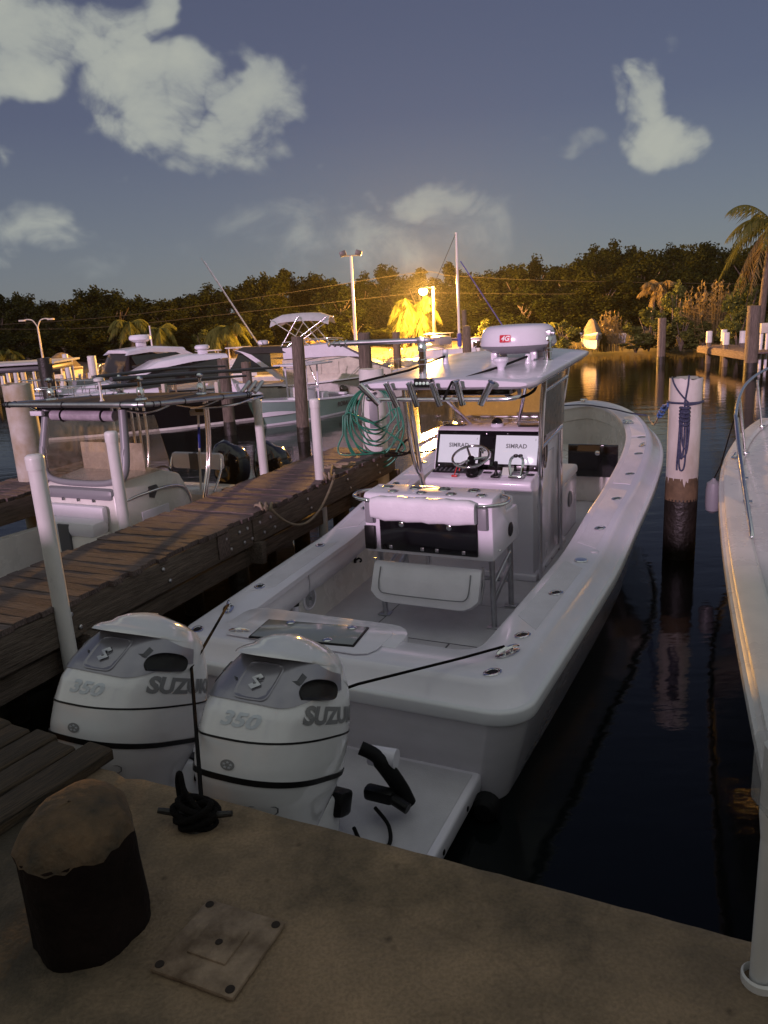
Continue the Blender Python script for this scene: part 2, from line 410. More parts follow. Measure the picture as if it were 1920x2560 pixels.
# concrete quay under the viewer; its edge runs square to the berth
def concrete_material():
    m = mat('lamp_tinted_stained_concrete', (.285, .195, .118), .88, col2=(.125, .090, .058), noise=.25, nscale=1.6, bump=.5, bscale=26, rvar=.06)  # stained concrete, its base warmed to stand in for orange lamp light
    n = m.node_tree; L = n.links; b = n.nodes['Principled BSDF']
    old = b.inputs['Base Color'].links[0].from_socket
    t = n.nodes.new('ShaderNodeTexCoord')
    z = n.nodes.new('ShaderNodeTexNoise'); z.inputs['Scale'].default_value = 1.0; z.inputs['Detail'].default_value = 10; z.inputs['Roughness'].default_value = .7
    L.new(t.outputs['Object'], z.inputs['Vector'])
    r = n.nodes.new('ShaderNodeValToRGB'); r.color_ramp.elements[0].position = .42; r.color_ramp.elements[0].color = (.22, .25, .25, 1)
    r.color_ramp.elements[1].position = .58; r.color_ramp.elements[1].color = (1, 1, 1, 1); L.new(z.outputs[0], r.inputs[0])
    mx = n.nodes.new('ShaderNodeMix'); mx.data_type = 'RGBA'; mx.blend_type = 'MULTIPLY'; mx.inputs[0].default_value = .8
    L.new(old, mx.inputs[6]); L.new(r.outputs[0], mx.inputs[7])
    v = n.nodes.new('ShaderNodeTexVoronoi'); v.inputs['Scale'].default_value = 7; L.new(t.outputs['Object'], v.inputs['Vector'])
    r2 = n.nodes.new('ShaderNodeValToRGB'); r2.color_ramp.elements[0].position = .03; r2.color_ramp.elements[0].color = (.25, .22, .18, 1)
    r2.color_ramp.elements[1].position = .10; r2.color_ramp.elements[1].color = (1, 1, 1, 1); L.new(v.outputs['Distance'], r2.inputs[0])
    mx2 = n.nodes.new('ShaderNodeMix'); mx2.data_type = 'RGBA'; mx2.blend_type = 'MULTIPLY'; mx2.inputs[0].default_value = .6
    L.new(mx.outputs[2], mx2.inputs[6]); L.new(r2.outputs[0], mx2.inputs[7])
    # fine cracks and exposed grit
    wn_ = n.nodes.new('ShaderNodeTexNoise'); wn_.inputs['Scale'].default_value = 3.0; wn_.inputs['Detail'].default_value = 6; L.new(t.outputs['Object'], wn_.inputs['Vector'])
    va = n.nodes.new('ShaderNodeVectorMath'); va.operation = 'MULTIPLY_ADD'; va.inputs[1].default_value = (.35, .35, .35); L.new(wn_.outputs['Color'], va.inputs[0]); L.new(t.outputs['Object'], va.inputs[2])
    ce = n.nodes.new('ShaderNodeTexVoronoi'); ce.feature = 'DISTANCE_TO_EDGE'; ce.inputs['Scale'].default_value = 1.1; L.new(va.outputs[0], ce.inputs['Vector'])
    cr = n.nodes.new('ShaderNodeValToRGB'); cr.color_ramp.elements[0].position = .0; cr.color_ramp.elements[0].color = (.35, .33, .30, 1); cr.color_ramp.elements[1].position = .012; cr.color_ramp.elements[1].color = (1, 1, 1, 1); L.new(ce.outputs['Distance'], cr.inputs[0])
    mx3 = n.nodes.new('ShaderNodeMix'); mx3.data_type = 'RGBA'; mx3.blend_type = 'MULTIPLY'; mx3.inputs[0].default_value = .22; L.new(mx2.outputs[2], mx3.inputs[6]); L.new(cr.outputs[0], mx3.inputs[7])
    gn = n.nodes.new('ShaderNodeTexNoise'); gn.inputs['Scale'].default_value = 95; gn.inputs['Detail'].default_value = 4; L.new(t.outputs['Object'], gn.inputs['Vector'])
    gr_ = n.nodes.new('ShaderNodeValToRGB'); gr_.color_ramp.elements[0].position = .36; gr_.color_ramp.elements[0].color = (.55, .54, .52, 1); gr_.color_ramp.elements[1].position = .62; gr_.color_ramp.elements[1].color = (1.1, 1.1, 1.1, 1); L.new(gn.outputs[0], gr_.inputs[0])
    mx4 = n.nodes.new('ShaderNodeMix'); mx4.data_type = 'RGBA'; mx4.blend_type = 'MULTIPLY'; mx4.inputs[0].default_value = .42; L.new(mx3.outputs[2], mx4.inputs[6]); L.new(gr_.outputs[0], mx4.inputs[7])
    L.new(mx4.outputs[2], b.inputs['Base Color'])
    b1 = b.inputs['Normal'].links[0].from_node; b2 = n.nodes.new('ShaderNodeBump'); b2.inputs['Strength'].default_value = .55; b2.inputs['Distance'].default_value = .008
    L.new(gn.outputs[0], b2.inputs['Height']); L.new(b1.outputs[0], b2.inputs['Normal']); L.new(b2.outputs[0], b.inputs['Normal'])
    return m
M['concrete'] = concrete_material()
QS = -1.545
q = MB(); rng = random.Random(5)
ts = [-40, -12, -6] + [-3 + .07 * i for i in range(115)] + [8, 14, 40]
prof = [(0.0, -1.0), (0.0, -.10), (.001, -.016), (.006, -.004), (.016, 0.0), (.06, 0.0), (.6, 0), (1.2, 0), (3, 0), (9, 0), (40, 0)]
chip = {t: rng.uniform(-.0025, .0025) - (rng.uniform(.006, .02) if rng.random() < .05 else 0) for t in ts}
for (d, z) in prof:
    for t in ts:
        fine = -3 <= t <= 5.1
        jd = (chip[t] + rng.uniform(-.001, .001)) if fine and d < .05 else 0
        jz = 0
        p = slip(t, QS - d + jd, DOCK + z + jz); q.v.append(tuple(p))
n = len(ts)
for i in range(len(prof) - 1):
    for k in range(n - 1): q.f.append((i * n + k, i * n + k + 1, (i + 1) * n + k + 1, (i + 1) * n + k))
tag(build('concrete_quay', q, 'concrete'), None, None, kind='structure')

# added unseen wall: keeps the low light off the quay and lower berth
qw = thing('added_shade_wall', 'unseen wall added behind the viewpoint to shade the quay', 'wall', slip(0, -7.6, DOCK), -BOAT_A)
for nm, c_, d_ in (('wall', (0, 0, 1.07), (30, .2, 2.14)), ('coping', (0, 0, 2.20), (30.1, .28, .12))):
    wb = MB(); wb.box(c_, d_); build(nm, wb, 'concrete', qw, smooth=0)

# ------------------------------------------------------------------ finger pier: planks, beams, posts
def plank_mesh(L, W, T, seed):
    r = random.Random(seed); mb = MB(); n = 7; rows = []
    for i in range(n):
        x = -L / 2 + L * i / (n - 1); dz = r.uniform(-.003, .003); e0 = r.uniform(-.005, .004); e1 = r.uniform(-.004, .005)
        if i in (0, n - 1): x += r.uniform(-.02, .015)
        b = .0035
        rows.append([(x, -W / 2 + e0, -T), (x, -W / 2 + e0, dz - b), (x, -W / 2 + b + e0, dz), (x, W / 2 - b + e1, dz), (x, W / 2 + e1, dz - b), (x, W / 2 + e1, -T)])
    return mb.loft(rows)
fp = thing('finger_pier', 'narrow weathered timber finger pier between the two centre console boats', 'pier', slip(-2.10, -1.4, DOCK), -BOAT_A + rad(1.2))
PL = 9.0 * 0 + 6.55
variants = []
pw = .098; k = 0; y = .05; rng = random.Random(11)
while y < PL:
    if k < 5:
        o = build('plank', plank_mesh(.88, pw - .0045, .035, k + 20), 'plank' if k % 3 else 'plank2', fp, smooth=15); variants.append(o)
    else:
        src = variants[rng.randrange(5)]; o = src.copy(); COL.objects.link(o); o.parent = fp
    o.location = (rng.uniform(-.014, .014), y, rng.uniform(-.004, .004)); o.rotation_euler = (rng.uniform(-.006, .006), rng.uniform(-.004, .004), rng.uniform(-.010, .010) + (PI if rng.random() < .5 else 0))
    y += pw; k += 1
for sx in (-1, 1):
    for (y0, y1, dx) in ((0, 3.3, 0), (3.32, PL, 0.0)):
        b = MB(); b.rbox((0, 0, 0), (.05, y1 - y0, .235), .006)
        build('side_beam', b, 'beam', fp, loc=(sx * .405, (y0 + y1) / 2, -.158))
    b = MB(); b.rbox((0, 0, 0), (.05, 5.9, .15), .006); build('lower_beam', b, 'beam', fp, loc=(sx * .34, 3.2, -.40))
for yy in (1.3, 3.35, 5.4, 6.5):
    b = MB(); b.rbox((0, 0, 0), (1.0, .07, .2), .006); build('cross_beam', b, 'beam', fp, loc=(0, yy, -.36))
for yy in (1.2, 3.25, 5.3):
    for sx in (-1, 1):
        b = MB(); b.tube([(0, 0, -2.2), (0, 0, -.26)], [.10, .095], 12); build('support_pile', b, 'pilewet', fp, loc=(sx * .27, yy, 0))
bolt_src = None
for yy in [.5, 1.2, 2.1, 2.9, 3.1, 3.22, 3.42, 3.6, 4.3, 5.2, 6.0]:
    for dz in (-.10, -.21):
        if bolt_src is None:
            b = MB(); b.lathe([(.016, 0), (.016, .008), (.009, .013)], 10, mtx=Matrix.Rotation(PI / 2, 4, 'Y')); bolt_src = o = build('bolt', b, 'alud', fp)
        else:
            o = bolt_src.copy(); COL.objects.link(o); o.parent = fp
        o.location = (.431, yy + (.06 if dz < -.15 else 0), dz)
b = MB(); b.rbox((0, 0, 0), (.012, .16, .2), .004); build('patch_board', b, M['curtain'] if 0 else M['plank2'], fp, loc=(.437, 2.86, -.15))

# wooden boards laid on the quay at lower left, running out to its edge
deck = thing('board_walkway', 'dark grained wooden boards lying on the quay beside the stubby mooring post', 'boardwalk', slip(-.05, QS + .0, DOCK), -BOAT_A + rad(-4))
for i in range(11):
    r = random.Random(60 + i); W = .145; L = 1.9
    mb = MB(); rows = []
    for j in range(10):
        yy = -L + L * j / 9 + (r.uniform(-.03, .03) if j == 9 else 0); e = .008
        jag = [r.uniform(-.004, .004) for _ in range(3)]
        rows.append([(-W / 2 + .004, yy, .003), (-W / 2 + .004 + jag[0], yy, .044), (-W / 2 + .016, yy, .052 + jag[1]), (W / 2 - .016, yy, .052 + jag[2]), (W / 2 - .004 - jag[0], yy, .044), (W / 2 - .004, yy, .003)])
    mb.loft(rows); o = build('board', mb, 'nearboard', deck, smooth=40)
    o.location = (-.075 - i * W, .03 + r.uniform(-.02, .02), r.uniform(0, .004)); o.rotation_euler = (0, 0, r.uniform(-.006, .006))
M['nearboard'].node_tree.nodes['Mapping'].inputs['Scale'].default_value = (22, 1.1, 8)
M['plank'].node_tree.nodes['Mapping'].inputs['Scale'].default_value = (1.4, 22, 8)

# stubby mooring post on the quay
def concrete_post():
    r = random.Random(9); mb = MB(); rings = []; n = 40
    prof = [(.160, -.02), (.158, .05), (.155, .18), (.153, .27), (.155, .31), (.149, .335), (.126, .368), (.088, .392), (.042, .405), (.004, .408)]
    for i, (rr, z) in enumerate(prof):
        ring = []
        for k in range(n):
            a = 2 * PI * k / n
            nz = .006 * math.sin(3 * a + z * 9) + .004 * math.sin(7 * a + 2) + r.uniform(-.003, .003)
            tilt = .16 * (math.cos(a - 1.15)) * rr if i > 3 else 0
            ring.append(((rr + nz) * math.cos(a), (rr + nz) * math.sin(a), z + tilt * (1 if i > 4 else .4)))
        rings.append(ring)
    return mb.loft(rings)
M['post'] = mat('black_tarred_post', (.011, .006, .005), .9, spec=.15, noise=.5, nscale=7, bump=.8, bscale=18)
M['postcap'] = mat('worn_post_cap', (.11, .066, .034), .85, col2=(.030, .024, .016), noise=.4, nscale=9, bump=.9, bscale=24)
po = thing('mooring_post', 'stubby dark round mooring post with a worn domed cap on the quay', 'mooring post', (-.905, 1.83, DOCK))
pm = concrete_post()
side = MB(); cap = MB(); n = 40
side.v = pm.v[:n * 6]; side.f = [f for f in pm.f if len(f) == 4 and max(f) < n * 6]
cap.v = pm.v; cap.f = [f for f in pm.f if min(f) >= n * 4 and len(f) == 4] + [tuple(range(n * 9, n * 10))]
cap.v = [(x * 1.012, y * 1.012, z + .002) for (x, y, z) in cap.v]
cap2 = MB(); used = sorted({i for f in cap.f for i in f}); mp_ = {a: i for i, a in enumerate(used)}
r = random.Random(4)
cap2.v = [cap.v[i] if i >= n * 5 else (cap.v[i][0], cap.v[i][1], cap.v[i][2] + r.uniform(-.016, .008)) for i in used]
cap2.f = [tuple(mp_[i] for i in f) for f in cap.f]
build('post_body', side, 'post', po); build('post_cap', cap2, 'postcap', po)

# square base plate left on the quay
pl = thing('base_plate', 'square pale stained base plate with four bolt holes on the concrete', 'base plate', (-.517, 1.718, DOCK), rad(-24))
M['plate'] = mat('painted_plate', (.27, .195, .135), .85, col2=(.085, .052, .030), noise=.2, nscale=9, bump=.7, bscale=22)
M['stain'] = mat('rusty_hole', (.020, .012, .008), .9)
b = MB(); b.rbox((0, 0, .008), (.265, .265, .016), .007); build('plate', b, 'plate', pl)
b = MB()
b.rbox((-.005, .004, .018), (.125, .12, .010), .004, 2)
build('raised_square', b, 'plate', pl)
for sx in (-1, 1):
    for sy in (-1, 1):
        b = MB(); b.lathe([(.013, .0162), (.012, .018), (.007, .0175)], 14, c=(sx * .112, sy * .112, 0)); build('bolt_hole', b, 'stain', pl)
b = MB(); b.lathe([(.011, .0230), (.009, .0255), (.004, .025)], 14, c=(0, 0, 0)); build('centre_bolt', b, 'stain', pl)

# white conduit at lower right
cp = thing('conduit_post', 'white plastic conduit with a clear cover at the right edge of the quay', 'conduit', (.866, 1.52, DOCK))
b = MB(); b.tube([(0, 0, .0), (0, 0, .42)], .024, 20); b.tube([(0, 0, .415), (0, 0, .48)], [.024, .031], 20, caps=False); b.tube([(0, 0, .48), (0, 0, .66)], .031, 20)
build('pipe', b, 'pvc', cp)
b = MB(); b.lathe([(.043, -.2), (.043, .02), (.038, .026), (.038, -.05)], 24, cap=False); build('sleeve', b, 'pvc', cp)
M['clear'] = mat('clear_plastic', (.5, .5, .5), .12, alpha=.28, noise=.1)
b = MB(); b.rbox((-.004, -.02, .60), (.085, .10, .18), .012, 3); build('clear_cover', b, 'clear', cp)
b = MB(); b.rbox((.006, -.02, .60), (.05, .06, .13), .006); build('outlet_box', b, 'mgrey', cp)
# ------------------------------------------------------------------ hull loft shared by the boats (x to starboard, y ahead, z up)
def outline(hb, L, r0, y0=0.0, n_t=8, n_c=8, n_s=60):
    """half outline from the transom centre round the corner to the bow; hb(y) half beam; returns [(x,y)] port mirrored later"""
    pts = []
    w0 = hb(y0 + r0) - r0
    for i in range(n_t): pts.append((w0 * i / n_t, y0))
    for i in range(n_c):
        a = -PI / 2 + (PI / 2) * i / n_c
        pts.append((w0 + r0 * math.cos(a), y0 + r0 + r0 * math.sin(a)))
    for i in range(n_s + 1):
        u = i / n_s
        u = 1 - (1 - u) ** 1.8
        y = y0 + r0 + (L - y0 - r0) * u
        pts.append((max(0.0, hb(y)), y))
    pts[-1] = (0.0, L)
    return pts
def full(pts):          # closed loop: starboard side then port side back
    return pts + [(-x, y) for (x, y) in pts[-2:0:-1]]
def loop3(pts, zf): return [(x, y, zf(y) if callable(zf) else zf) for (x, y) in full(pts)]

MBT = thing('center_console_boat', 'white centre console fishing boat with hardtop and two white outboards moored stern to the quay', 'boat', BOAT_O, -BOAT_A)
LB = 8.75
def hb0(y):
    if y < 4.5: return 1.19 + .17 * math.sin(PI / 2 * max(0, y) / 4.5)
    u = min(1, (y - 4.5) / (LB - 4.5)); return 1.36 * max(0, 1 - u ** 2.3) ** .72
def zs(y):              # sheer: low aft, a step up amidships, rising to the bow
    return .72 + .02 * smoothstep(0, 2.2, y) + .12 * smoothstep(2.1, 3.4, y) + .18 * smoothstep(3.0, 6.0, y) + .12 * smoothstep(5.5, 8.75, y)
def zr(y): return zs(y) - .15 - .05 * smoothstep(5, 8.5, y)
def off(d, Lcut):       # same plan shape pulled in by d
    return lambda y: max(0.0, hb0(y * (LB / Lcut) if y > 4.5 else y) - d) if False else max(0.0, hb0(y) - d)
def hbi(d, Ltip):
    def f(y):
        if y < 4.5: return hb0(y) - d
        u = min(1, (y - 4.5) / (Ltip - 4.5)); return (1.36 - d) * max(0, 1 - u ** 2.3) ** .72
    return f
o_rail = outline(hb0, LB, .20)
o_top = outline(hbi(.085, LB - .12), LB - .12, .17, .075)
o_flat = outline(hbi(.125, LB - .17), LB - .17, .15, .115)
o_in = outline(hbi(.37, LB - .47), LB - .47, .16, .40)
# hull shell
def wl(y):
    base = hb0(y)
    return base * (.90 - .0 * y) if y < 3 else base * (.90 - .38 * smoothstep(3, 8.3, y))
LW = 8.15
def hbw(y):
    if y < 3.2: return .90 * hb0(y)
    u = min(1, (y - 3.2) / (LW - 3.2)); return .90 * hb0(3.2) * max(0, 1 - u ** 2.0) ** .95
o_w = outline(hbw, LW, .16, .05)
def hbk(y):
    if y < 3.0: return .80 * hb0(y)
    u = min(1, (y - 3.0) / (7.6 - 3.0)); return .80 * hb0(3.0) * max(0, 1 - u ** 2.0)
o_k = outline(hbk, 7.6, .10, .10)
R0 = loop3(o_rail, lambda y: zr(y) - .012)
Rw = loop3(o_w, .04); Rk = loop3(o_k, -.38)
mid = []
for f, ez in ((.18, .22), (.4, .45), (.65, .68), (.85, .86)):
    mid.append([tuple(a[i] + (b[i] - a[i]) * (f if i < 2 else ez) for i in range(3)) for a, b in zip(R0, Rw)])
h = MB(); h.loft([R0] + mid + [Rw, Rk], cap=False); h.f.append(tuple(range(len(h.v) - len(Rk), len(h.v))))
hull = build('hull', h, 'hullside', MBT, smooth=50)
# rub rail: a half round band standing proud of the shell
def outset(pts, d):
    P = full(pts); out = []; n = len(P)
    for i in range(n):
        a = Vector(P[i - 1]); b = Vector(P[(i + 1) % n]); t = (b - a).normalized() if (b - a).length > 1e-9 else Vector((1, 0))
        out.append((P[i][0] + t.y * d, P[i][1] - t.x * d))
    return out
def band(pts, zf, prof):
    return [[(x, y, zf(y) + dz) for (x, y) in outset(pts, d)] for (d, dz) in prof]
rr = MB(); rr.loft(band(o_rail, zr, [(-.005, -.060), (.012, -.056), (.026, -.046), (.030, -.036), (.030, .020), (.026, .030), (.012, .036), (-.005, .036)]), cap=False)
build('rub_rail', rr, 'rubber', MBT, smooth=60)
# covering board: sloped outer face, rounded edge, flat top, inner lip
c = MB()
Ra = band(o_rail, zr, [(0, .034)])[0]
mid1 = [tuple(a[i] * .5 + b[i] * .5 for i in range(3)) for a, b in zip(Ra, loop3(o_top, lambda y: zs(y) - .035))]
mid1 = [(x, y, z - .016) for (x, y, z) in mid1]
Rt = loop3(o_top, lambda y: zs(y) - .030); Rt2 = [tuple(a[i] * .5 + b[i] * .5 for i in range(3)) for a, b in zip(Rt, loop3(o_flat, zs))]
Rt2 = [(x, y, z + .010) for (x, y, z) in Rt2]
Rf = loop3(o_flat, zs)
Ri = loop3(o_in, lambda y: zs(y)); 
Ri1 = [(x, y, z + .002) for (x, y, z) in Ri]
o_in2 = outline(hbi(.395, LB - .50), LB - .50, .15, .425)
Rl = loop3(o_in2, lambda y: zs(y) - .012); Rl2 = loop3(o_in2, lambda y: zs(y) - .05)
c.loft([Ra, mid1, Rt, Rt2, Rf, Ri1, Rl, Rl2], cap=False)
build('covering_board', c, 'gel', MBT, smooth=40)
# non-skid panels let into the flat of the covering boards
for sx in (-1, 1):
    for (y0, y1) in ((.62, 2.04), (2.20, 3.9), (3.93, 5.9), (5.93, 7.4)):
        a_ = [(f_, i_) for f_, i_ in zip(Rf, Ri) if f_[0] * sx > .3 and y0 < f_[1] < y1]
        if len(a_) < 3: continue
        if sx < 0: a_ = a_[::-1]
        rows_ = []
        for f_, i_ in a_:
            p0 = [f_[k] + (i_[k] - f_[k]) * .16 for k in range(3)]; p1 = [f_[k] + (i_[k] - f_[k]) * .84 for k in range(3)]
            z_ = zs((p0[1] + p1[1]) / 2)
            rows_.append([(p0[0], p0[1], zs(p0[1]) + .0005), (p0[0], p0[1], zs(p0[1]) + .0030), (p1[0], p1[1], zs(p1[1]) + .0045), (p1[0], p1[1], zs(p1[1]) + .0005)])
        b = MB(); b.loft(rows_); build('nonskid_panel', b, 'decknonskid', MBT, smooth=20)
# cockpit liner and floor
o_wall = outline(hbi(.33, LB - .45), LB - .45, .15, .39)
FLOOR = .205
lin = MB(); W0 = loop3(o_wall, lambda y: zs(y) - .045); W1 = loop3(o_wall, lambda y: zs(y) - .24); 
o_wall2 = outline(hbi(.30, LB - .42), LB - .42, .15, .37); W2 = loop3(o_wall2, lambda y: zs(y) - .26); W3 = loop3(o_wall2, FLOOR + .05)
W4 = loop3(o_wall, FLOOR)
lin.loft([Rl2, W0, W1, W2, W3, W4], cap=False)
build('cockpit_liner', lin, 'gelwarm', MBT, smooth=40)
fl = MB(); fl.v = list(W4); fl.f = [tuple(range(len(W4)))]
build('cockpit_floor', fl, 'nonskid', MBT, smooth=0)
# floor hatches with shallow seams
def slab(name, x0, x1, y0, y1, z, h, mt, parent=MBT, r=.006):
    b = MB(); b.rbox(((x0 + x1) / 2, (y0 + y1) / 2, z + h / 2), (x1 - x0, y1 - y0, h), r); return build(name, b, mt, parent)
slab('floor_hatch', -.44, .23, .62, 1.50, FLOOR, .006, 'nonskid'); slab('floor_hatch', .245, .58, .62, 1.50, FLOOR, .006, 'nonskid')
slab('floor_hatch', -.44, .58, 1.515, 2.3, FLOOR, .006, 'nonskid')
slab('hatch_gasket', -.452, .592, .608, 2.312, FLOOR, .0025, 'dgrey', r=.001)
b = MB(); b.lathe([(.032, 0), (.032, .004), (.022, .005), (.018, .001)], 16, c=(.12, 1.28, FLOOR + .006)); build('floor_drain', b, 'alud', MBT)
# padded bolsters under the covering board, port and starboard
for sx in (-1, 1):
    segs = [(.62, 1.45), (1.47, 2.9), (2.92, 4.6)] if sx < 0 else [(.62, 2.2), (2.22, 4.6)]
    for (y0, y1) in segs:
        rows = []
        for i in range(13):
            y = y0 + (y1 - y0) * i / 12; x = hb0(y) - .34; zt = zs(y) - .055; k = .45 if i in (0, 12) else 1
            rows.append([(sx * (x + .012), y, zt), (sx * (x - .03 * k), y, zt - .012), (sx * (x - .045 * k), y, zt - .09), (sx * (x - .03 * k), y, zt - .17), (sx * (x + .012), y, zt - .185)])
        b = MB(); b.loft(rows); build('bolster', b, 'vinyl', MBT, smooth=60)
# livewell moulding and lid on the transom
bump = MB()
poly = [(-.86, .30)] + [(-.86 + .12 * (1 - math.cos(a)), .50 + .12 * math.sin(a)) for a in (0, .5, 1.0, PI / 2)] + [(.20 + .16 * math.sin(a), .46 + .16 * math.cos(a)) for a in (0, .4, .8, 1.2, PI / 2)] + [(.36, .30)]
bump.prism(poly, .30, .729); build('livewell_moulding', bump, 'gel', MBT, bevel=.012)
b = MB()
poly2 = [(-.74 + .06 * (1 - math.cos(a)), .49 + .06 * math.sin(a)) for a in (0, .5, 1.0, PI / 2)] + [(.16 + .11 * math.sin(a), .44 + .11 * math.cos(a)) for a in (0, .4, .8, 1.2, PI / 2)] + [(.27 - .1 * (1 - math.cos(a)), .24 - .10 * math.sin(a)) for a in (0, .8, PI / 2)] + [(-.74, .14)]
b.prism(poly2, .727, .735); ring_ = build('lid_surround', b, 'gel', MBT, bevel=.003)
lid = MB(); lid.rbox((-.235, .315, .738), (.70, .285, .012), .006, mtx=Matrix.Rotation(rad(7), 4, 'Z')); lid_o = build('livewell_lid_frame', lid, 'black', MBT)
M['smoke'] = mat('smoked_acrylic', (.26, .27, .275), .12, coat=.3)
lid = MB(); lid.rbox((-.235, .315, .7435), (.675, .26, .006), .002, mtx=Matrix.Rotation(rad(7), 4, 'Z')); lid_o = build('livewell_lid', lid, 'smoke', MBT)
for (x, y) in ((-.42, .40), (.0, .445), (-.06, .235)):
    l = MB(); l.lathe([(.028, 0), (.030, .005), (.022, .010), (.008, .011)], 16, c=(x, y, .7455)); build('lid_latch', l, 'steel', lid_o)
# flush rod holders, caps and cleats on the covering boards
def rod_holder(x, y, ang):
    z = zs(y) + .0025
    e = bpy.data.objects.new('rod_holder', None); 
    b = MB(); mt = Matrix.Rotation(ang, 4, 'Z') @ Matrix.Diagonal((1.25, .85, 1, 1))
    b.lathe([(.046, -.002), (.047, .003), (.040, .007), (.031, .006), (.028, .001)], 22, c=(x, y, z), mtx=mt, cap=False)
    o = build('rod_holder', b, 'steel', MBT)
    b = MB(); b.lathe([(.0295, .0), (.029, .004), (.012, .0035), (.002, .003)], 18, c=(x, y, z), mtx=mt); build('rod_tube', b, 'black', o)
for (y) in (.19, .70, 1.42, 2.80, 3.55, 4.35, 5.1, 5.9): rod_holder(hb0(y) - .215, y, rad(60))
for (y) in (.16, .95, 1.95, 2.9, 3.7, 4.5): rod_holder(-(hb0(y) - .215), y, rad(-60))
def cleat(x, y, ang, name='cleat', parent=MBT, z=None, sc=1.0):
    b = MB(); z = zs(y) + .004 if z is None else z
    pts = [(-.085, 0, .020), (-.06, 0, .030), (-.02, 0, .034), (.02, 0, .034), (.06, 0, .030), (.085, 0, .020)]
    mt = Matrix.Translation((x, y, z)) @ Matrix.Rotation(ang, 4, 'Z') @ Matrix.Scale(sc, 4)
    b.tube([mt @ Vector(p) for p in pts], [.007 * sc, .010 * sc, .011 * sc, .011 * sc, .010 * sc, .007 * sc], 8)
    for dx in (-.03, .03): b.tube([mt @ Vector((dx, 0, -.002)), mt @ Vector((dx, 0, .03))], [.013 * sc, .008 * sc], 8)
    b.lathe([(.075, 0), (.075, .003), (.06, .005)], 20, mtx=mt @ Matrix.Diagonal((1.2, .5, 1, 1)))
    return build(name, b, 'steel', parent)
cleat(1.00, .44, rad(60)); cleat(-1.00, .52, rad(120)); cleat(-.68, .20, rad(15), sc=.8)
b = MB(); b.lathe([(.047, 0), (.050, .004), (.044, .011), (.010, .013)], 22, c=(hb0(2.1) - .215, 2.12, zs(2.12) + .002)); build('fuel_cap', b, 'steel', MBT)
b = MB(); b.lathe([(.03, 0), (.03, .006), (.02, .010)], 16, c=(hb0(2.3) - .16, 2.33, zs(2.33) + .002)); build('vent_cap', b, 'gel', MBT)
cleat(.80, 6.75, rad(-35)); cleat(hb0(5.45) - .2, 5.45, rad(75), sc=.8); cleat(-.80, 6.75, rad(35))
# speaker, rod racks and gaff tube on the port inside wall
def wall_mtx(y, z, sx=-1):      # frame on the inner wall, local z out of the wall
    x = sx * (hb0(y) - .30)
    return basis((x, y, z), (0, 1, 0), (0, 0, 1), (-sx, 0, 0)) if sx < 0 else basis((x, y, z), (0, -1, 0), (0, 0, 1), (-1, 0, 0))
w = wall_mtx(1.52, .43)
b = MB(); b.lathe([(.098, 0), (.098, .016), (.088, .024), (.080, .018), (.040, .012), (.004, .014)], 28, mtx=w); sp = build('speaker', b, 'gel', MBT)
for rr_ in (.022, .034, .046, .058, .070):
    b = MB(); b.ring(rr_, .0022, (0, 0, .022), n=24, m=5); g_ = MB(); g_.v = [tuple(w @ Vector(p)) for p in b.v]; g_.f = b.f; build('grille_ring', g_, 'mgrey', sp)
b = MB(); b.lathe([(.014, .012), (.014, .026), (.006, .03)], 12, mtx=w); build('speaker_badge', b, 'mgrey', sp)
for (y, z0, tilt) in ((1.05, .34, .0), (2.42, .44, .25), (3.1, .46, .25)):
    w = wall_mtx(y, z0)
    b = MB(); b.rbox((0, .08, .014), (.022, .17, .022), .005); b2 = MB()
    for dz in (.02, .13): b.tube([Vector((0, dz, .02)), Vector((.03, dz + .012, .035)), Vector((.045, dz, .05)), Vector((.03, dz - .014, .06)), Vector((.008, dz - .012, .06))], .009, 8)
    q_ = MB(); q_.v = [tuple(w @ Vector(p)) for p in b.v]; q_.f = b.f; build('rod_rack', q_, 'black', MBT)
w = wall_mtx(1.24, .33)
b = MB(); b.v = []; b.tube([w @ Vector((0, 0, .035)), w @ Vector((0, .15, .035))], .028, 14); build('gaff_tube', b, 'gel', MBT)
b = MB(); b.tube([w @ Vector((0, .15, .035)), w @ Vector((0, .165, .035))], .033, 14); build('gaff_tube_cap', b, 'black', MBT)
# stern platform
b = MB(); b.rbox((0, -.62, .135), (1.92, 1.34, .11), .022, 3); plat = build('stern_platform', b, 'gel', MBT)
b = MB(); b.rbox((0, -.62, .192), (1.84, 1.25, .006), .003); build('platform_nonskid', b, 'nonskid', plat)
for yy in (-.2, -.55, -.9): 
    b = MB(); b.lathe([(.016, 0), (.012, .004)], 10, c=(.961, yy, .13), mtx=Matrix.Rotation(PI / 2, 4, 'Y')); build('drain_hole', b, 'black', plat)
b = MB(); b.rbox((0, -.6, -.06), (1.0, 1.2, .30), .05, 3); build('engine_pod', b, 'hullside', MBT)
b = MB(); b.lathe([(.075, 0), (.07, .07), (.05, .09)], 18, c=(1.02, -.04, .07), mtx=Matrix.Rotation(PI / 2, 4, 'X')); build('exhaust_port', b, 'rubberblack', MBT)
# ------------------------------------------------------------------ leaning post
PT = Vector
def pbox(name, c, d, mt, parent=MBT, r=.015, seg=2, mtx=None, smooth=40):
    b = MB(); b.rbox(c, d, r, seg, mtx); return build(name, b, mt, parent, smooth=smooth)
def ptube(name, pts, r, mt, parent=MBT, n=10, **k):
    b = MB(); b.tube(pts, r, n, **k); return build(name, b, mt, parent, smooth=60)
BX = .525; LZ0, LZ1 = .80, 1.285
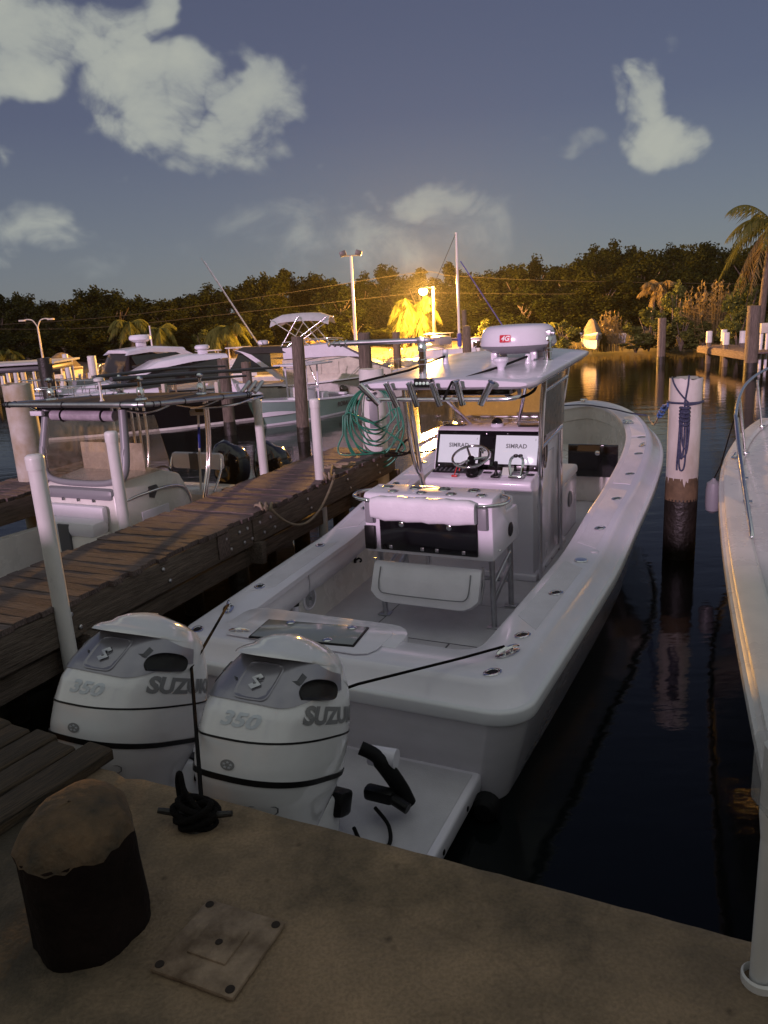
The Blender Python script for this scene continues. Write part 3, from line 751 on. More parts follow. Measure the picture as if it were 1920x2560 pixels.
# body: side profile (y,z), box wider at the foot of the seat in front
prof = [(1.74, LZ0), (1.72, LZ1 - .03), (1.75, LZ1), (2.02, LZ1 + .01), (2.06, LZ1 - .02), (2.10, 1.10), (2.42, 1.08), (2.44, .82), (2.40, .80)]
b = MB(); b.prism(prof, -BX, BX, basis((0, 0, 0), (0, 1, 0), (0, 0, 1), (1, 0, 0))); lp = build('leaning_post_box', b, 'gel', MBT, bevel=.018)
# the wide backrest bolster on its aft face
rows = []
for i in range(15):
    x = -.42 + .84 * i / 14; k = .82 if i in (0, 14) else (.95 if i in (1, 13) else 1.0)
    sag = .004 * math.sin(i * 2.1)
    ring = []
    for a in range(16):
        t = 2 * PI * a / 16; cx = math.copysign(abs(math.cos(t)) ** .6, math.cos(t)); sx_ = math.copysign(abs(math.sin(t)) ** .6, math.sin(t))
        ring.append((x, 1.665 + .058 * k * cx + sag, 1.19 + .095 * k * sx_ + sag))
    rows.append(ring)
b = MB(); b.loft(rows); build('backrest_bolster', b, 'vinyl', MBT, smooth=70)
for sx in (-1, 1): pbox('bolster_bracket', (sx * .46, 1.70, 1.14), (.07, .05, .17), 'mgrey', r=.012)
b = MB(); b.rbox((.01, 1.722, .968), (.80, .016, .265), .012, 3); tp = build('tackle_door', b, 'blackgloss', MBT)
for x in (-.2, .19):
    b = MB(); b.lathe([(.022, 0), (.022, .006), (.014, .010), (.004, .010)], 16, c=(x, 1.713, 1.055), mtx=Matrix.Rotation(PI / 2, 4, 'X')); build('door_latch', b, 'steel', tp)
for x in (-.30, -.035, .085, .30):
    b = MB(); b.rbox((x, 1.711, .865), (.028, .006, .028), .003); build('drawer_tab', b, 'alud', tp)
pbox('side_box', (-.475, 1.716, .93), (.09, .03, .19), 'black', r=.006)
# grab rails either side of the top
for sx in (-1, 1):
    ptube('grab_rail', spline([(sx * .40, 1.70, 1.235), (sx * .47, 1.66, 1.245), (sx * .60, 1.72, 1.255), (sx * .615, 1.86, 1.26), (sx * .53, 1.95, 1.26)], 5), .0135, 'steel')
# recessed cup and rod holders in the top, in two staggered rows
for i in range(4):
    for (yy, dx, r_) in ((1.93, .0, .040), (1.80, .10, .030)):
        x = -.40 + i * .24 + dx
        b = MB(); b.lathe([(r_ + .010, -.001), (r_ + .012, .004), (r_ + .004, .010), (r_ - .008, .006), (r_ - .010, .0015)], 20, c=(x, yy, LZ1 + .006 - (.003 if yy < 1.9 else 0)), cap=False)
        o = build('cup_holder', b, 'steel', lp)
        b = MB(); b.lathe([(r_ - .008, .0), (r_ - .009, .004), (.002, .003)], 18, c=(x, yy, LZ1 + .0055 - (.003 if yy < 1.9 else 0))); build('cup_well', b, 'black', o) if False else build('cup_well', b, 'black', MBT)
# forward seat cushion on the post
pbox('helm_seat', (0, 2.25, 1.11), (.98, .36, .10), 'vinyl', r=.035, seg=3)
b = MB(); b.lathe([(.055, 0), (.058, .006), (.045, .012), (.01, .008)], 20, c=(BX + .001, 2.18, .935), mtx=Matrix.Rotation(PI / 2, 4, 'Y')); build('side_speaker', b, 'black', MBT)
b = MB(); b.lathe([(.008, 0), (.006, .02)], 8, c=(BX + .001, 1.86, .86), mtx=Matrix.Rotation(PI / 2, 4, 'Y')); build('side_hook', b, 'steel', MBT)
# folding bench seat hung below the box
rows = []
for i in range(17):
    u = i / 16; x = -.44 + .88 * u; e = min(u, 1 - u); k = 1 - .55 * max(0, 1 - e / .07) ** 2
    bot = .425 + .075 * max(0, 1 - e / .16) ** 2
    ring = [(x, 1.70 - .035 * k, .72), (x, 1.655 - .045 * k, .62), (x, 1.615 - .04 * k, bot + .03), (x, 1.635, bot), (x, 1.70, bot + .01), (x, 1.735, .58), (x, 1.745, .73), (x, 1.72, .742)]
    rows.append(ring)
b = MB(); b.loft(rows); fs_ = build('folding_seat', b, 'vinyl', MBT, smooth=60)
pp = [(-.37, 1.653, .715), (-.37, 1.60, .60), (-.35, 1.574, .545), (-.28, 1.567, .53), (0, 1.566, .527), (.28, 1.567, .53), (.35, 1.574, .545), (.37, 1.60, .60), (.37, 1.653, .715)]
ptube('seat_piping', spline(pp, 5), .005, 'mgrey', fs_, n=6)
# post frame: legs, braces, feet
for sx in (-1, 1):
    for (y0, y1) in ((1.86, 1.90), (2.36, 2.38)):
        ptube('leg', [(sx * .47, y0, LZ0 + .02), (sx * .47, y1, FLOOR + .01)], .023, 'alud')
        pbox('foot_pad', (sx * .47, y1, FLOOR + .010), (.10, .10, .012), 'alud', r=.004)
    b = MB(); b.rbox((0, 0, 0), (.022, .52, .05), .006, mtx=Matrix.Rotation(rad(18), 4, 'X')); build('leg_brace', b, 'alud', MBT, loc=(sx * .47, 2.13, .50))
    ptube('leg_brace', [(sx * .47, 1.88, .56), (sx * .47, 2.37, .70)], .014, 'alud')
ptube('foot_rest', [(-.47, 2.38, .43), (.47, 2.38, .43)], .018, 'alud')
for sx in (-1, 1): ptube('seat_arm', [(sx * .445, 1.72, .76), (sx * .452, 1.70, .62), (sx * .44, 1.66, .50)], .011, 'alud')

# ------------------------------------------------------------------ console
CX = .50
prof = [(3.02, FLOOR), (2.99, 1.02), (2.93, 1.10), (2.95, 1.14), (3.17, 1.175), (3.30, 1.525), (3.36, 1.555), (3.95, 1.545), (4.02, 1.50), (4.16, .95), (4.22, .90), (4.24, FLOOR)]
b = MB(); b.prism(prof, -CX, CX, basis((0, 0, 0), (0, 1, 0), (0, 0, 1), (1, 0, 0))); con = build('console', b, 'gel', MBT, bevel=.02)
pbox('console_plinth', (0, 3.62, FLOOR + .03), (1.06, 1.28, .06), 'gel', r=.012)
# dash frame: local x to starboard, y up the slope, z towards the helmsman
dv = Vector((0, .13, .35)).normalized(); dn_ = Vector((0, -dv.z, dv.y))
DM = basis(Vector((0, 3.235, 1.35)) + dn_ * .004, (1, 0, 0), dv, dn_)
def dbox(name, c, d, mt, parent=MBT, r=.004): return pbox(name, (0, 0, 0), d, mt, parent, r, 2, DM @ Matrix.Translation(c))
def mul(mb, m_): q = MB(); q.v = [tuple(m_ @ Vector(p)) for p in mb.v]; q.f = list(mb.f); return q
pan = dbox('dash_panel', (.02, .005, .004), (1.0, .365, .014), 'blackgloss', r=.008)
for sx in (-1, 1):
    cx = .02 + sx * .275
    dbox('display_bezel', (cx, .012, .013), (.42, .295, .008), 'black', pan)
    scr = dbox('display_screen', (cx, .012, .0185), (.392, .265, .004), 'screen', pan, r=.001)
    t = text_mesh('SIMRAD', .054, .0016, 0, 1.04); build('screen_lettering', mul(t, DM @ Matrix.Translation((cx, .045, .0212))), 'ink', scr if False else pan, smooth=0, recalc=False)
    mo = MB(); N = 14
    A = [(.008 * math.cos(a), .011 * math.sin(a)) for a in [(-PI / 2 + PI * i / N) for i in range(N + 1)]]; B = [(.0035 * math.cos(a) + 0, .011 * math.sin(a)) for a in [(PI / 2 - PI * i / N) for i in range(1, N)]]
    mo.v = [(x, y, 0) for x, y in A + B]; mo.f = [tuple(range(len(mo.v)))]
    build('moon_icon', mul(mo, DM @ Matrix.Translation((cx + .168, .108, .0212))), 'ink', pan, smooth=0, recalc=False)
dbox('centre_display', (.015, -.045, .014), (.095, .085, .010), 'mgrey', pan); 
M['dimscreen'] = mat('small_grey_display', (.30, .28, .28), .25, emit=(.36, .33, .33), estr=.6)
dbox('centre_screen', (.015, -.040, .0205), (.08, .065, .004), 'dimscreen', pan, r=.001)
dbox('centre_card', (.03, -.105, .014), (.05, .05, .008), 'vinyl', pan)
for (x, y) in ((-.44, .155), (0.0, .16), (.20, .16), (.475, .155), (-.44, -.145), (.475, -.145)):
    b = MB(); b.lathe([(.006, 0), (.006, .003), (.002, .004)], 8, mtx=DM @ Matrix.Translation((x, y, .011))); build('panel_screw', b, 'alud', pan)
# lower shelf frame (nearly level)
sv = Vector((0, .22, .035)).normalized(); sn = Vector((0, -sv.z, sv.y)); SM = basis(Vector((0, 3.06, 1.158)) + sn * .010, (1, 0, 0), sv, sn)
sw = pbox('switch_panel', (0, 0, 0), (.44, .105, .014), 'black', con if False else MBT, .006, 2, SM @ Matrix.Translation((-.25, .055, .006)))
for r_ in range(2):
    for i in range(9):
        b = MB(); b.rbox((0, 0, 0), (.022, .030, .012), .003, 1, SM @ Matrix.Translation((-.44 + i * .044, .032 + r_ * .046, .017)))
        build('switch', b, 'dgrey', sw)
        b = MB(); b.rbox((0, 0, 0), (.007, .007, .003), .001, 1, SM @ Matrix.Translation((-.44 + i * .044, .026 + r_ * .046, .0242))); build('switch_lamp', b, 'alud', MBT) if i % 2 == 0 else None
# steering wheel on a black hub
wc = Vector((-.06, 2.985, 1.345)); wz = Vector((0, -.42, .9)).normalized(); wx = Vector((1, 0, 0)); wy = wz.cross(wx); WM = basis(wc, wx, wy, wz)
b = MB(); b.ring(.165, .0125, mtx=WM, n=40, m=10); whl = build('steering_wheel', b, 'steel', MBT, smooth=80)
b = MB()
for k in range(3):
    a = PI / 2 + k * 2 * PI / 3 + .5
    b.tube([WM @ Vector((.02 * math.cos(a), .02 * math.sin(a), -.03)), WM @ Vector((.09 * math.cos(a), .09 * math.sin(a), -.012)), WM @ Vector((.160 * math.cos(a), .160 * math.sin(a), 0))], [.014, .011, .010], 8)
build('wheel_spokes', b, 'steel', whl)
b = MB(); b.lathe([(.035, -.06), (.038, -.03), (.030, -.012), (.010, -.006)], 16, mtx=WM); build('wheel_hub', b, 'black', whl)
b = MB(); b.ring(.018, .004, (0.10, .06, .03), n=14, m=6); b.tube([(.10, .06, .0), (.10, .06, .05)], .011, 8); build('wheel_knob', mul(b, WM), 'steel', whl)
b = MB(); b.lathe([(.058, 0), (.060, .02), (.052, .035), (.055, .055), (.048, .07), (.050, .095), (.036, .12)], 20, mtx=basis((-.06, 3.02, 1.17), (1, 0, 0), Vector((0, .95, .3)).normalized(), Vector((0, -.3, .95)).normalized())); build('steering_helm', b, 'black', MBT)
pbox('kill_switch', (-.215, 2.97, 1.165), (.055, .03, .02), 'redplastic', r=.006)
ptube('kill_switch_lanyard', spline([(-.215, 2.97, 1.175), (-.20, 3.0, 1.24), (-.18, 3.03, 1.27), (-.185, 3.02, 1.20)], 5), .005, 'redplastic')
# throttle and joystick
b = MB(); b.rbox((.355, 3.01, 1.178), (.13, .12, .028), .01, 2); thr = build('throttle_base', b, 'steel', MBT)
pbox('throttle_panel', (.355, 3.035, 1.196), (.105, .075, .02), 'dgrey', thr, .006)
for x in (.305, .40):
    rows = []
    b = MB(); b.tube(spline([(x, 2.985, 1.19), (x + (.012 if x > .35 else -.012), 3.0, 1.27), (x + (.004 if x > .35 else -.004), 3.03, 1.325), (.3525 + (x - .3525) * .55, 3.05, 1.345)], 5), [.013] * 16, 8); build('throttle_lever', b, 'steel', thr)
b = MB(); b.rbox((.335, 3.055, 1.348), (.04, .045, .03), .012, 2); build('throttle_grip', b, 'black', thr)
b = MB(); b.rbox((.378, 3.055, 1.348), (.04, .045, .03), .012, 2); build('throttle_grip', b, 'black', thr)
pbox('joystick_base', (.165, 3.0, 1.172), (.075, .09, .02), 'black', r=.006)
b = MB(); b.lathe([(.026, 0), (.012, .03), (.011, .07), (.020, .09), (.018, .12), (.005, .125)], 14, c=(.165, 3.01, 1.18)); build('joystick', b, 'black', MBT)
pbox('phone_mount', (.255, 3.075, 1.20), (.10, .012, .075), 'dimscreen', r=.003, mtx=Matrix.Rotation(rad(-35), 4, 'X'))
b = MB(); b.lathe([(.034, 0), (.034, .006), (.022, .009), (.004, .009)], 18, c=(.455, 3.10, 1.168)); build('gauge', b, 'black', MBT)
pbox('ignition_panel', (.055, 3.10, 1.178), (.07, .04, .012), 'black', r=.004)
# compass and tray on the top shelf
b = MB(); b.lathe([(.060, 0), (.062, .02), (.055, .03)], 20, c=(.06, 3.42, 1.552)); cmp_ = build('compass', b, 'gel', MBT)
b = MB(); b.lathe([(.052, .028), (.048, .055), (.03, .075), (.004, .084)], 20, c=(.06, 3.42, 1.552)); build('compass_dome', b, 'glassdark', cmp_)
for x in (-.36, .37):
    pbox('dash_tray', (x, 3.42, 1.560), (.20, .09, .010), 'black', r=.004)
    ptube('tray_rail', spline([(x - .1, 3.385, 1.565), (x - .1, 3.38, 1.60), (x, 3.378, 1.603), (x + .1, 3.38, 1.60), (x + .1, 3.385, 1.565)], 4), .006, 'steel')
# console starboard side: hatch, latch and forward seat
b = MB(); b.lathe([(.034, 0), (.034, .005), (.02, .007)], 14, c=(CX + .0015, 3.18, .86), mtx=Matrix.Rotation(PI / 2, 4, 'Y') @ Matrix.Diagonal((1.6, .8, 1, 1))); build('side_vent', b, 'black', MBT)
b = MB(); b.rbox((CX + .004, 3.55, .80), (.012, .50, 1.0), .01); dr = build('console_door', b, 'gel', MBT)
b = MB(); b.lathe([(.12, 0), (.12, .008), (.10, .012), (.085, .006), (.01, .006)], 26, c=(CX + .011, 3.40, 1.33), mtx=Matrix.Rotation(PI / 2, 4, 'Y') @ Matrix.Diagonal((1.3, .7, 1, 1))); build('door_port', b, 'glassdark', dr)
for y in (3.1, 3.35, 3.6, 3.9): 
    b = MB(); b.lathe([(.010, 0), (.008, .004)], 8, c=(.531, y, FLOOR + .03), mtx=Matrix.Rotation(PI / 2, 4, 'Y')); build('plinth_bolt', b, 'black', MBT)
b = MB(); b.rbox((0, 4.62, .50), (.98, .80, .60), .03, 3); fsb = build('forward_seat_box', b, 'gel', MBT)
b = MB(); b.rbox((0, 4.62, .84), (1.0, .82, .10), .035, 3); build('forward_seat_cushion', b, 'vinyl', fsb)
b = MB(); b.lathe([(.085, 0), (.088, .010), (.07, .016), (.05, .01), (.005, .012)], 24, c=(.491, 4.62, .58), mtx=Matrix.Rotation(PI / 2, 4, 'Y')); build('seat_speaker', b, 'mgrey', fsb)
# bow: black locker with a knob
b = MB(); b.rbox((.50, 5.95, .74), (.60, .05, .40), .01); lk = build('bow_locker', b, 'blackgloss', MBT)
b = MB(); b.lathe([(.028, 0), (.03, .01), (.015, .02)], 16, c=(.56, 5.924, .84), mtx=Matrix.Rotation(PI / 2, 4, 'X')); build('locker_latch', b, 'steel', lk)
b = MB(); b.rbox((0, 6.9, .40), (1.5, 1.8, .40), .03); build('bow_casting_deck', b, 'gelwarm', MBT)

# ------------------------------------------------------------------ hardtop and its frame
def hz(y): return 2.085 + .035 * (y - 2.1) - .008 * (y - 3.3) ** 2 * .5
HW = .74
def ht_half(y):           # half width in plan
    if y < 2.20: return HW - .05 + .05 * smoothstep(2.1, 2.2, y)
    if y > 4.25: return HW - .35 * ((y - 4.25) / .35) ** 2.2
    return HW
ys = [2.10, 2.13, 2.2, 2.4, 2.7, 3.0, 3.3, 3.6, 3.9, 4.15, 4.3, 4.42, 4.52, 4.58]
rings = []
for y in ys:
    hw = ht_half(y); e = .5 if y in (ys[0], ys[-1]) else 1
    R = []; N = 10
    for i in range(N + 1):
        u = -1 + 2 * i / N; R.append((u * (hw - .03), y, hz(y) + .030 * (1 - u * u) + .012 * e))
    R += [(hw - .006, y, hz(y) + .004 * e), (hw, y, hz(y) - .012), (hw - .008, y, hz(y) - .03 * e), (hw - .05, y, hz(y) - .045 * e)]
    R += [(-(hw - .05), y, hz(y) - .045 * e), (-(hw - .008), y, hz(y) - .03 * e), (-hw, y, hz(y) - .012), (-(hw - .006), y, hz(y) + .004 * e)]
    rings.append(R)
b = MB(); b.loft(rings); ht = build('hardtop', b, 'gel', MBT, smooth=50)
pbox('overhead_box', (0, 3.45, hz(3.45) - .10), (1.06, .9, .12), 'gel', r=.02)
pbox('overhead_panel', (0.16, 2.55, hz(2.4) - .09), (.62, .28, .09), 'blackgloss', r=.012)
pbox('storage_net', (.0, 3.0, hz(3) - .07), (1.3, .5, .05), 'mgrey', r=.01)
# frame tubes in pairs
for sx in (-1, 1):
    ptube('aft_frame_tube', spline([(sx * .625, 2.93, hz(2.9) - .05), (sx * .60, 2.93, 1.80), (sx * .575, 2.98, 1.40), (sx * .565, 3.02, 1.14), (sx * .548, 3.06, .9), (sx * .548, 3.06, FLOOR)], 5), .0225, 'alu', n=12)
    ptube('aft_frame_tube', spline([(sx * .645, 2.87, hz(2.9) - .05), (sx * .625, 2.87, 1.80), (sx * .60, 2.90, 1.42), (sx * .575, 2.95, 1.22), (sx * .565, 3.01, 1.16)], 5), .0175, 'alu', n=12)
    ptube('fore_frame_tube', spline([(sx * .60, 4.0, hz(4.0) - .05), (sx * .56, 3.98, 1.80), (sx * .53, 3.98, 1.45), (sx * .528, 4.0, FLOOR)], 5), .0225, 'alu', n=12)
    ptube('frame_rail', [(sx * .605, 2.93, 1.92), (sx * .585, 3.98, 1.95)], .0175, 'alu')
    ptube('frame_rail', [(sx * .57, 3.0, 1.43), (sx * .54, 3.98, 1.47)], .0175, 'alu')
    ptube('diagonal_brace', [(sx * .46, 2.98, 2.03), (sx * .235, 3.52, 1.56)], .0175, 'alu')
    ptube('roof_rail', [(sx * .66, 2.3, hz(2.3) - .06), (sx * .66, 4.3, hz(4.3) - .06)], .0175, 'alu')
# isinglass: front pane, side panes, smoky with salt
def isinglass(name, c1, tr, seed=0.0):
    m = bpy.data.materials.new(name); m.use_nodes = True; n = m.node_tree; L = n.links; n.nodes.remove(n.nodes['Principled BSDF'])
    t = n.nodes.new('ShaderNodeTexCoord'); z = n.nodes.new('ShaderNodeTexNoise'); z.inputs['Scale'].default_value = 14; z.inputs['Detail'].default_value = 8; z.inputs['Roughness'].default_value = .75
    L.new(t.outputs['Object'], z.inputs['Vector'])
    r = n.nodes.new('ShaderNodeMapRange'); L.new(z.outputs[0], r.inputs[0]); r.inputs[1].default_value = .3; r.inputs[2].default_value = .7
    r.inputs[3].default_value = tr - .12; r.inputs[4].default_value = tr + .12
    tp_ = n.nodes.new('ShaderNodeBsdfTransparent'); tp_.inputs[0].default_value = (.94, .92, .88, 1)
    gl = n.nodes.new('ShaderNodeBsdfGlossy'); gl.inputs['Roughness'].default_value = .12; gl.inputs[0].default_value = (.9, .9, .9, 1)
    di = n.nodes.new('ShaderNodeBsdfTranslucent'); di.inputs[0].default_value = (*c1, 1)
    df = n.nodes.new('ShaderNodeBsdfDiffuse'); df.inputs[0].default_value = (*c1, 1)
    m1 = n.nodes.new('ShaderNodeMixShader'); m1.inputs[0].default_value = .75; L.new(df.outputs[0], m1.inputs[1]); L.new(di.outputs[0], m1.inputs[2])
    m2 = n.nodes.new('ShaderNodeMixShader'); L.new(r.outputs[0], m2.inputs[0]); L.new(m1.outputs[0], m2.inputs[1]); L.new(tp_.outputs[0], m2.inputs[2])
    fr = n.nodes.new('ShaderNodeFresnel'); fr.inputs[0].default_value = 1.3
    m3 = n.nodes.new('ShaderNodeMixShader'); L.new(fr.outputs[0], m3.inputs[0]); L.new(m2.outputs[0], m3.inputs[1]); L.new(gl.outputs[0], m3.inputs[2])
    L.new(m3.outputs[0], n.nodes['Material Output'].inputs[0]); return m
M['isin'] = isinglass('salty_clear_vinyl', (.85, .78, .62), .16); M['isin2'] = isinglass('clear_vinyl', (.6, .57, .5), .91); M['isin3'] = isinglass('hazy_clear_vinyl', (.85, .78, .62), .55)
b = MB(); N = 12; rows = []
for i in range(N + 1):
    u = -1 + 2 * i / N; x = u * .52; y = 4.02 - .10 * abs(u) ** 3
    rows.append([(x, y, 1.55), (x, y - .01, 1.80), (x, y - .005, 2.06), (x, y + .003, 2.06), (x, y, 1.80), (x, y + .008, 1.55)])
b.loft(rows); build('front_windshield', b, 'isin', MBT, smooth=60)
for sx in (-1, 1):
    b = MB(); b.prism([(3.08, 1.52), (3.92, 1.52), (3.93, 2.04), (3.02, 2.02)], -.003, .003, basis((sx * .575, 0, 0), (0, 1, 0), (0, 0, 1), (sx, 0, 0))); build('side_curtain', b, 'isin3', MBT)
pbox('windshield_sill', (0, 3.99, 1.56), (1.02, .06, .025), 'alud', r=.006)
pbox('wiper_cover', (.22, 3.965, 1.592), (.24, .02, .035), 'gel', r=.006)
b = MB(); b.tube(spline([(.28, 2.75, 2.02), (.32, 2.75, 1.935), (.45, 2.75, 1.90), (.57, 2.76, 1.95), (.60, 2.78, 2.03)], 6), .012, 8); build('grab_strap', b, 'rubberblack', MBT)
# rocket launchers on the aft edge and their bar
ptube('launcher_bar', spline([(-.60, 2.22, 2.0), (-.62, 2.10, 1.975), (-.50, 2.06, 1.97), (0, 2.06, 1.97), (.50, 2.06, 1.97), (.62, 2.10, 1.985), (.60, 2.22, 2.02)], 5), .016, 'alu')
for (xt, zt, xb, zb) in ((-.633, 2.095, -.495, 1.933), (-.40, 2.105, -.339, 1.915), (-.206, 2.105, -.169, 1.92), (-.018, 2.10, .021, 1.925), (.18, 2.115, .205, 1.93), (.453, 2.105, .347, 1.935)):
    top = Vector((xt, 2.00, zt)); bot = Vector((xb, 2.055, zb)); axis = (top - bot).normalized()
    b = MB(); b.tube([bot, bot + axis * .012, top - axis * .008, top], [.027, .0255, .0255, .028], 16, caps=False)
    b.tube([bot + axis * .02, top - axis * .004], .0225, 16, caps=True); build('rod_launcher', b, 'alu', MBT, smooth=50)
# flood light on the aft edge
b = MB(); b.rbox((-.11, 2.055, hz(2.1) + .02), (.145, .05, .065), .010); fl_ = build('spreader_light', b, 'black', MBT)
M['led'] = mat('led_lens', (.45, .6, .5), .15, emit=(.5, .8, .6), estr=.12)
for i in range(4):
    b = MB(); b.lathe([(.012, 0), (.012, .004), (.006, .006)], 12, c=(-.155 + i * .03, 2.029, hz(2.1) + .018), mtx=Matrix.Rotation(PI / 2, 4, 'X')); build('led', b, 'led', fl_)
# outriggers folded along the top: base column and arm
def outrigger(x, y, ang, ln, hgt, rise=0.0):
    z = hz(y) + .02; k = hgt / .225
    b = MB(); b.lathe([(.05, 0), (.05, .01), (.034, .014), (.034, .07 * k), (.040, .075 * k), (.040, .10 * k), (.030, .105 * k), (.030, .155 * k), (.038, .16 * k), (.038, .19 * k), (.028, .215 * k)], 18, c=(x, y, z)); o_ = build('outrigger_base', b, 'steel', MBT)
    d = Vector((math.cos(ang), math.sin(ang), rise)).normalized(); c0 = Vector((x, y, z + hgt))
    b = MB(); b.tube([c0 + d * -.06, c0 + d * ln], .0225, 14); b.tube([c0 + d * ln, c0 + d * (ln + .1)], [.0225, .012], 12); b.rbox(c0, (.07, .06, .055), .012); build('outrigger_arm', b, 'alud', o_)
    for k in range(4):
        p = c0 + d * (ln - .05 + k * .055); b = MB(); b.ring(.026 - .002 * k, .007, p, mtx=d.to_track_quat('Z', 'Y').to_matrix().to_4x4(), n=14, m=6); build('outrigger_guide', b, 'steel', o_)
outrigger(-.29, 2.5, rad(183), .73, .285); outrigger(.54, 3.4, rad(180), .30, .235, .03)
# radar dome
RX, RY, RZ = .24, 3.52, hz(3.52)
b = MB(); b.lathe([(.22, 0), (.265, .02), (.325, .05), (.340, .07)], 40, c=(RX, RY, RZ + .085)); rd = build('radar_dome', b, 'mgrey', MBT, smooth=60)
b = MB(); b.lathe([(.341, .0), (.345, .012), (.330, .09), (.312, .135), (.285, .160), (.24, .172), (.12, .178), (.002, .180)], 40, c=(RX, RY, RZ + .157)); build('radar_dome_cover', b, 'gel', rd, smooth=60)
for (dx, dy) in ((-.18, -.14), (.18, -.14), (-.18, .14), (.18, .14)):
    b = MB(); b.rbox((RX + dx, RY + dy, RZ + .06), (.06, .06, .075), .01); build('dome_foot', b, 'gel', rd)
# badge bent round the dome, facing aft to starboard
def on_dome(a0, zc):
    def f(x, y, z):
        a = a0 + x / .34; rr_ = .3445 - .10 * (y + .0) + z; return (RX + rr_ * math.cos(a), RY + rr_ * math.sin(a), zc + y)
    return f
zc = RZ + .225
bd = MB()
NX_ = 10
for i in range(NX_ + 1):
    x = -.05 + .10 * i / NX_
    for (y) in (-.032, .032): bd.v.append((x, y * (.9 if i in (0, NX_) else 1), .0005))
bd.f = [(2 * i, 2 * i + 2, 2 * i + 3, 2 * i + 1) for i in range(NX_)]
bo = build('badge', mapped(bd, on_dome(rad(-94), zc)), 'red', rd, recalc=False)
t = text_mesh('4G', .058, .0016, .25); M['whiteink'] = mat('white_lettering', (.8, .8, .8), .4)
build('badge_lettering', mapped(t, lambda x, y, z: on_dome(rad(-94), zc)(x, y, .0022)), 'whiteink', rd, smooth=0, recalc=False)
# antennas: mushroom, stubs, folded whips
b = MB(); b.lathe([(.028, 0), (.030, .02), (.055, .065), (.062, .075), (.060, .095), (.045, .102), (.003, .104)], 22, c=(.33, 2.66, hz(2.66) + .03)); build('gps_antenna', b, 'gel', MBT)
for (x, y, h_) in ((-.35, 3.20, .12), (.44, 3.10, .07)):
    b = MB(); b.lathe([(.03, 0), (.026, .02), (.026, h_), (.020, h_ + .012)], 14, c=(x, y, hz(y) + .028)); build('antenna_stub', b, 'gel', MBT)
ptube('whip_antenna', [(-.35, 3.18, hz(3.2) + .10), (-.46, 2.6, hz(2.5) + .055), (-.66, 2.06, hz(2.1) + .03)], .010, 'rubberblack')
ptube('whip_antenna', [(.44, 3.09, hz(3.1) + .09), (.33, 2.75, hz(2.7) + .06), (.12, 2.06, hz(2.1) + .02), (.08, 1.98, 1.98)], .010, 'rubberblack')
# bow line chocks and pop-up light
b = MB(); b.rbox((-.06, 8.28, zs(8.3) + .025), (.06, .05, .05), .008); b.tube([(-.1, 8.28, zs(8.3) + .05), (.0, 8.28, zs(8.3) + .05)], .012, 8); build('bow_chock', b, 'steel', MBT)
rb = []
# ------------------------------------------------------------------ outboards: local x starboard, y ahead, z up, origin at the middle of the cowling foot
def eng_ring(z):
    """centre y, half length, half width, squareness of the cowling at height z (0 foot .. 1.05 top)"""
    K = [(-.25, -.02, .20, .155, 2.3), (-.05, -.03, .27, .19, 2.5), (.12, -.04, .335, .222, 2.6), (.24, -.045, .362, .238, 2.7), (.33, -.045, .368, .242, 2.7), (.48, -.045, .366, .242, 2.7), (.62, -.04, .355, .236, 2.7), (.74, -.022, .322, .226, 2.6), (.84, .004, .282, .208, 2.5), (.93, .03, .240, .186, 2.4), (1.00, .05, .19, .152, 2.3)]
    for a, b in zip(K, K[1:]):
        if z <= b[0]:
            t = max(0, (z - a[0]) / (b[0] - a[0])); t = t
            return [a[i] + (b[i] - a[i]) * t for i in range(1, 5)]
    return list(K[-1][1:])
def eng_pt(a, z, out=0.0):
    """point on the cowling; angle a from starboard (0) over ahead (90) ; aft is -90"""
    cy, hl, hw, p = eng_ring(z); c, s = math.cos(a), math.sin(a)
    x = hw * math.copysign(abs(c) ** (2 / p), c); y = hl * math.copysign(abs(s) ** (2 / p), s)
    n = Vector((x / hw ** 2, y / hl ** 2, 0)).normalized()
    zz = z
    slope = smoothstep(.55, 1.0, z) * (-.16) * (y + .1)       # the top falls away ahead
    return Vector((x + n.x * out, cy + y + n.y * out, zz + slope))
NA = 72
def eng_surface(z0, z1, nz_, out=0.0):
    return [[eng_pt(2 * PI * k / NA, z0 + (z1 - z0) * i / nz_, out) for k in range(NA)] for i in range(nz_ + 1)]
def patch(fz0, fz1, a0, a1, out, na=40, nz_=10, thick=.006):
    """proud patch of the cowling between two height curves"""
    front = []; back = []
    for i in range(na + 1):
        a = a0 + (a1 - a0) * i / na; lo, hi = fz0(a), fz1(a)
        front.append([eng_pt(a, lo + (hi - lo) * j / nz_, out) for j in range(nz_ + 1)]); back.append([eng_pt(a, lo + (hi - lo) * j / nz_, out - thick) for j in range(nz_ + 1)])
    rows = [f + b[::-1] for f, b in zip(front, back)]
    mb = MB(); mb.loft(rows); return mb
def arc_map(a_mid, z_mid, out, flip=1):
    """unrolled lettering -> cowling: x runs along the girth, y up; a table of arc length by angle"""
    N = 400; tab = []; acc = 0; prev = None
    for i in range(N + 1):
        a = a_mid - 1.6 + 3.2 * i / N; p = eng_pt(a, z_mid)
        if prev is not None: acc += math.hypot(p.x - prev.x, p.y - prev.y)
        prev = p; tab.append((acc, a))
    mid = tab[N // 2][0]
    def f(x, y, z, skew=0.0):
        tgt = mid + x; lo = 0; hi = N
        while hi - lo > 1:
            m_ = (lo + hi) // 2
            if tab[m_][0] < tgt: lo = m_
            else: hi = m_
        A = tab[lo]; B = tab[hi]; t = (tgt - A[0]) / max(1e-9, B[0] - A[0]); a = A[1] + (B[1] - A[1]) * t
        return eng_pt(a, z_mid + y + skew * x, out + z)
    return f
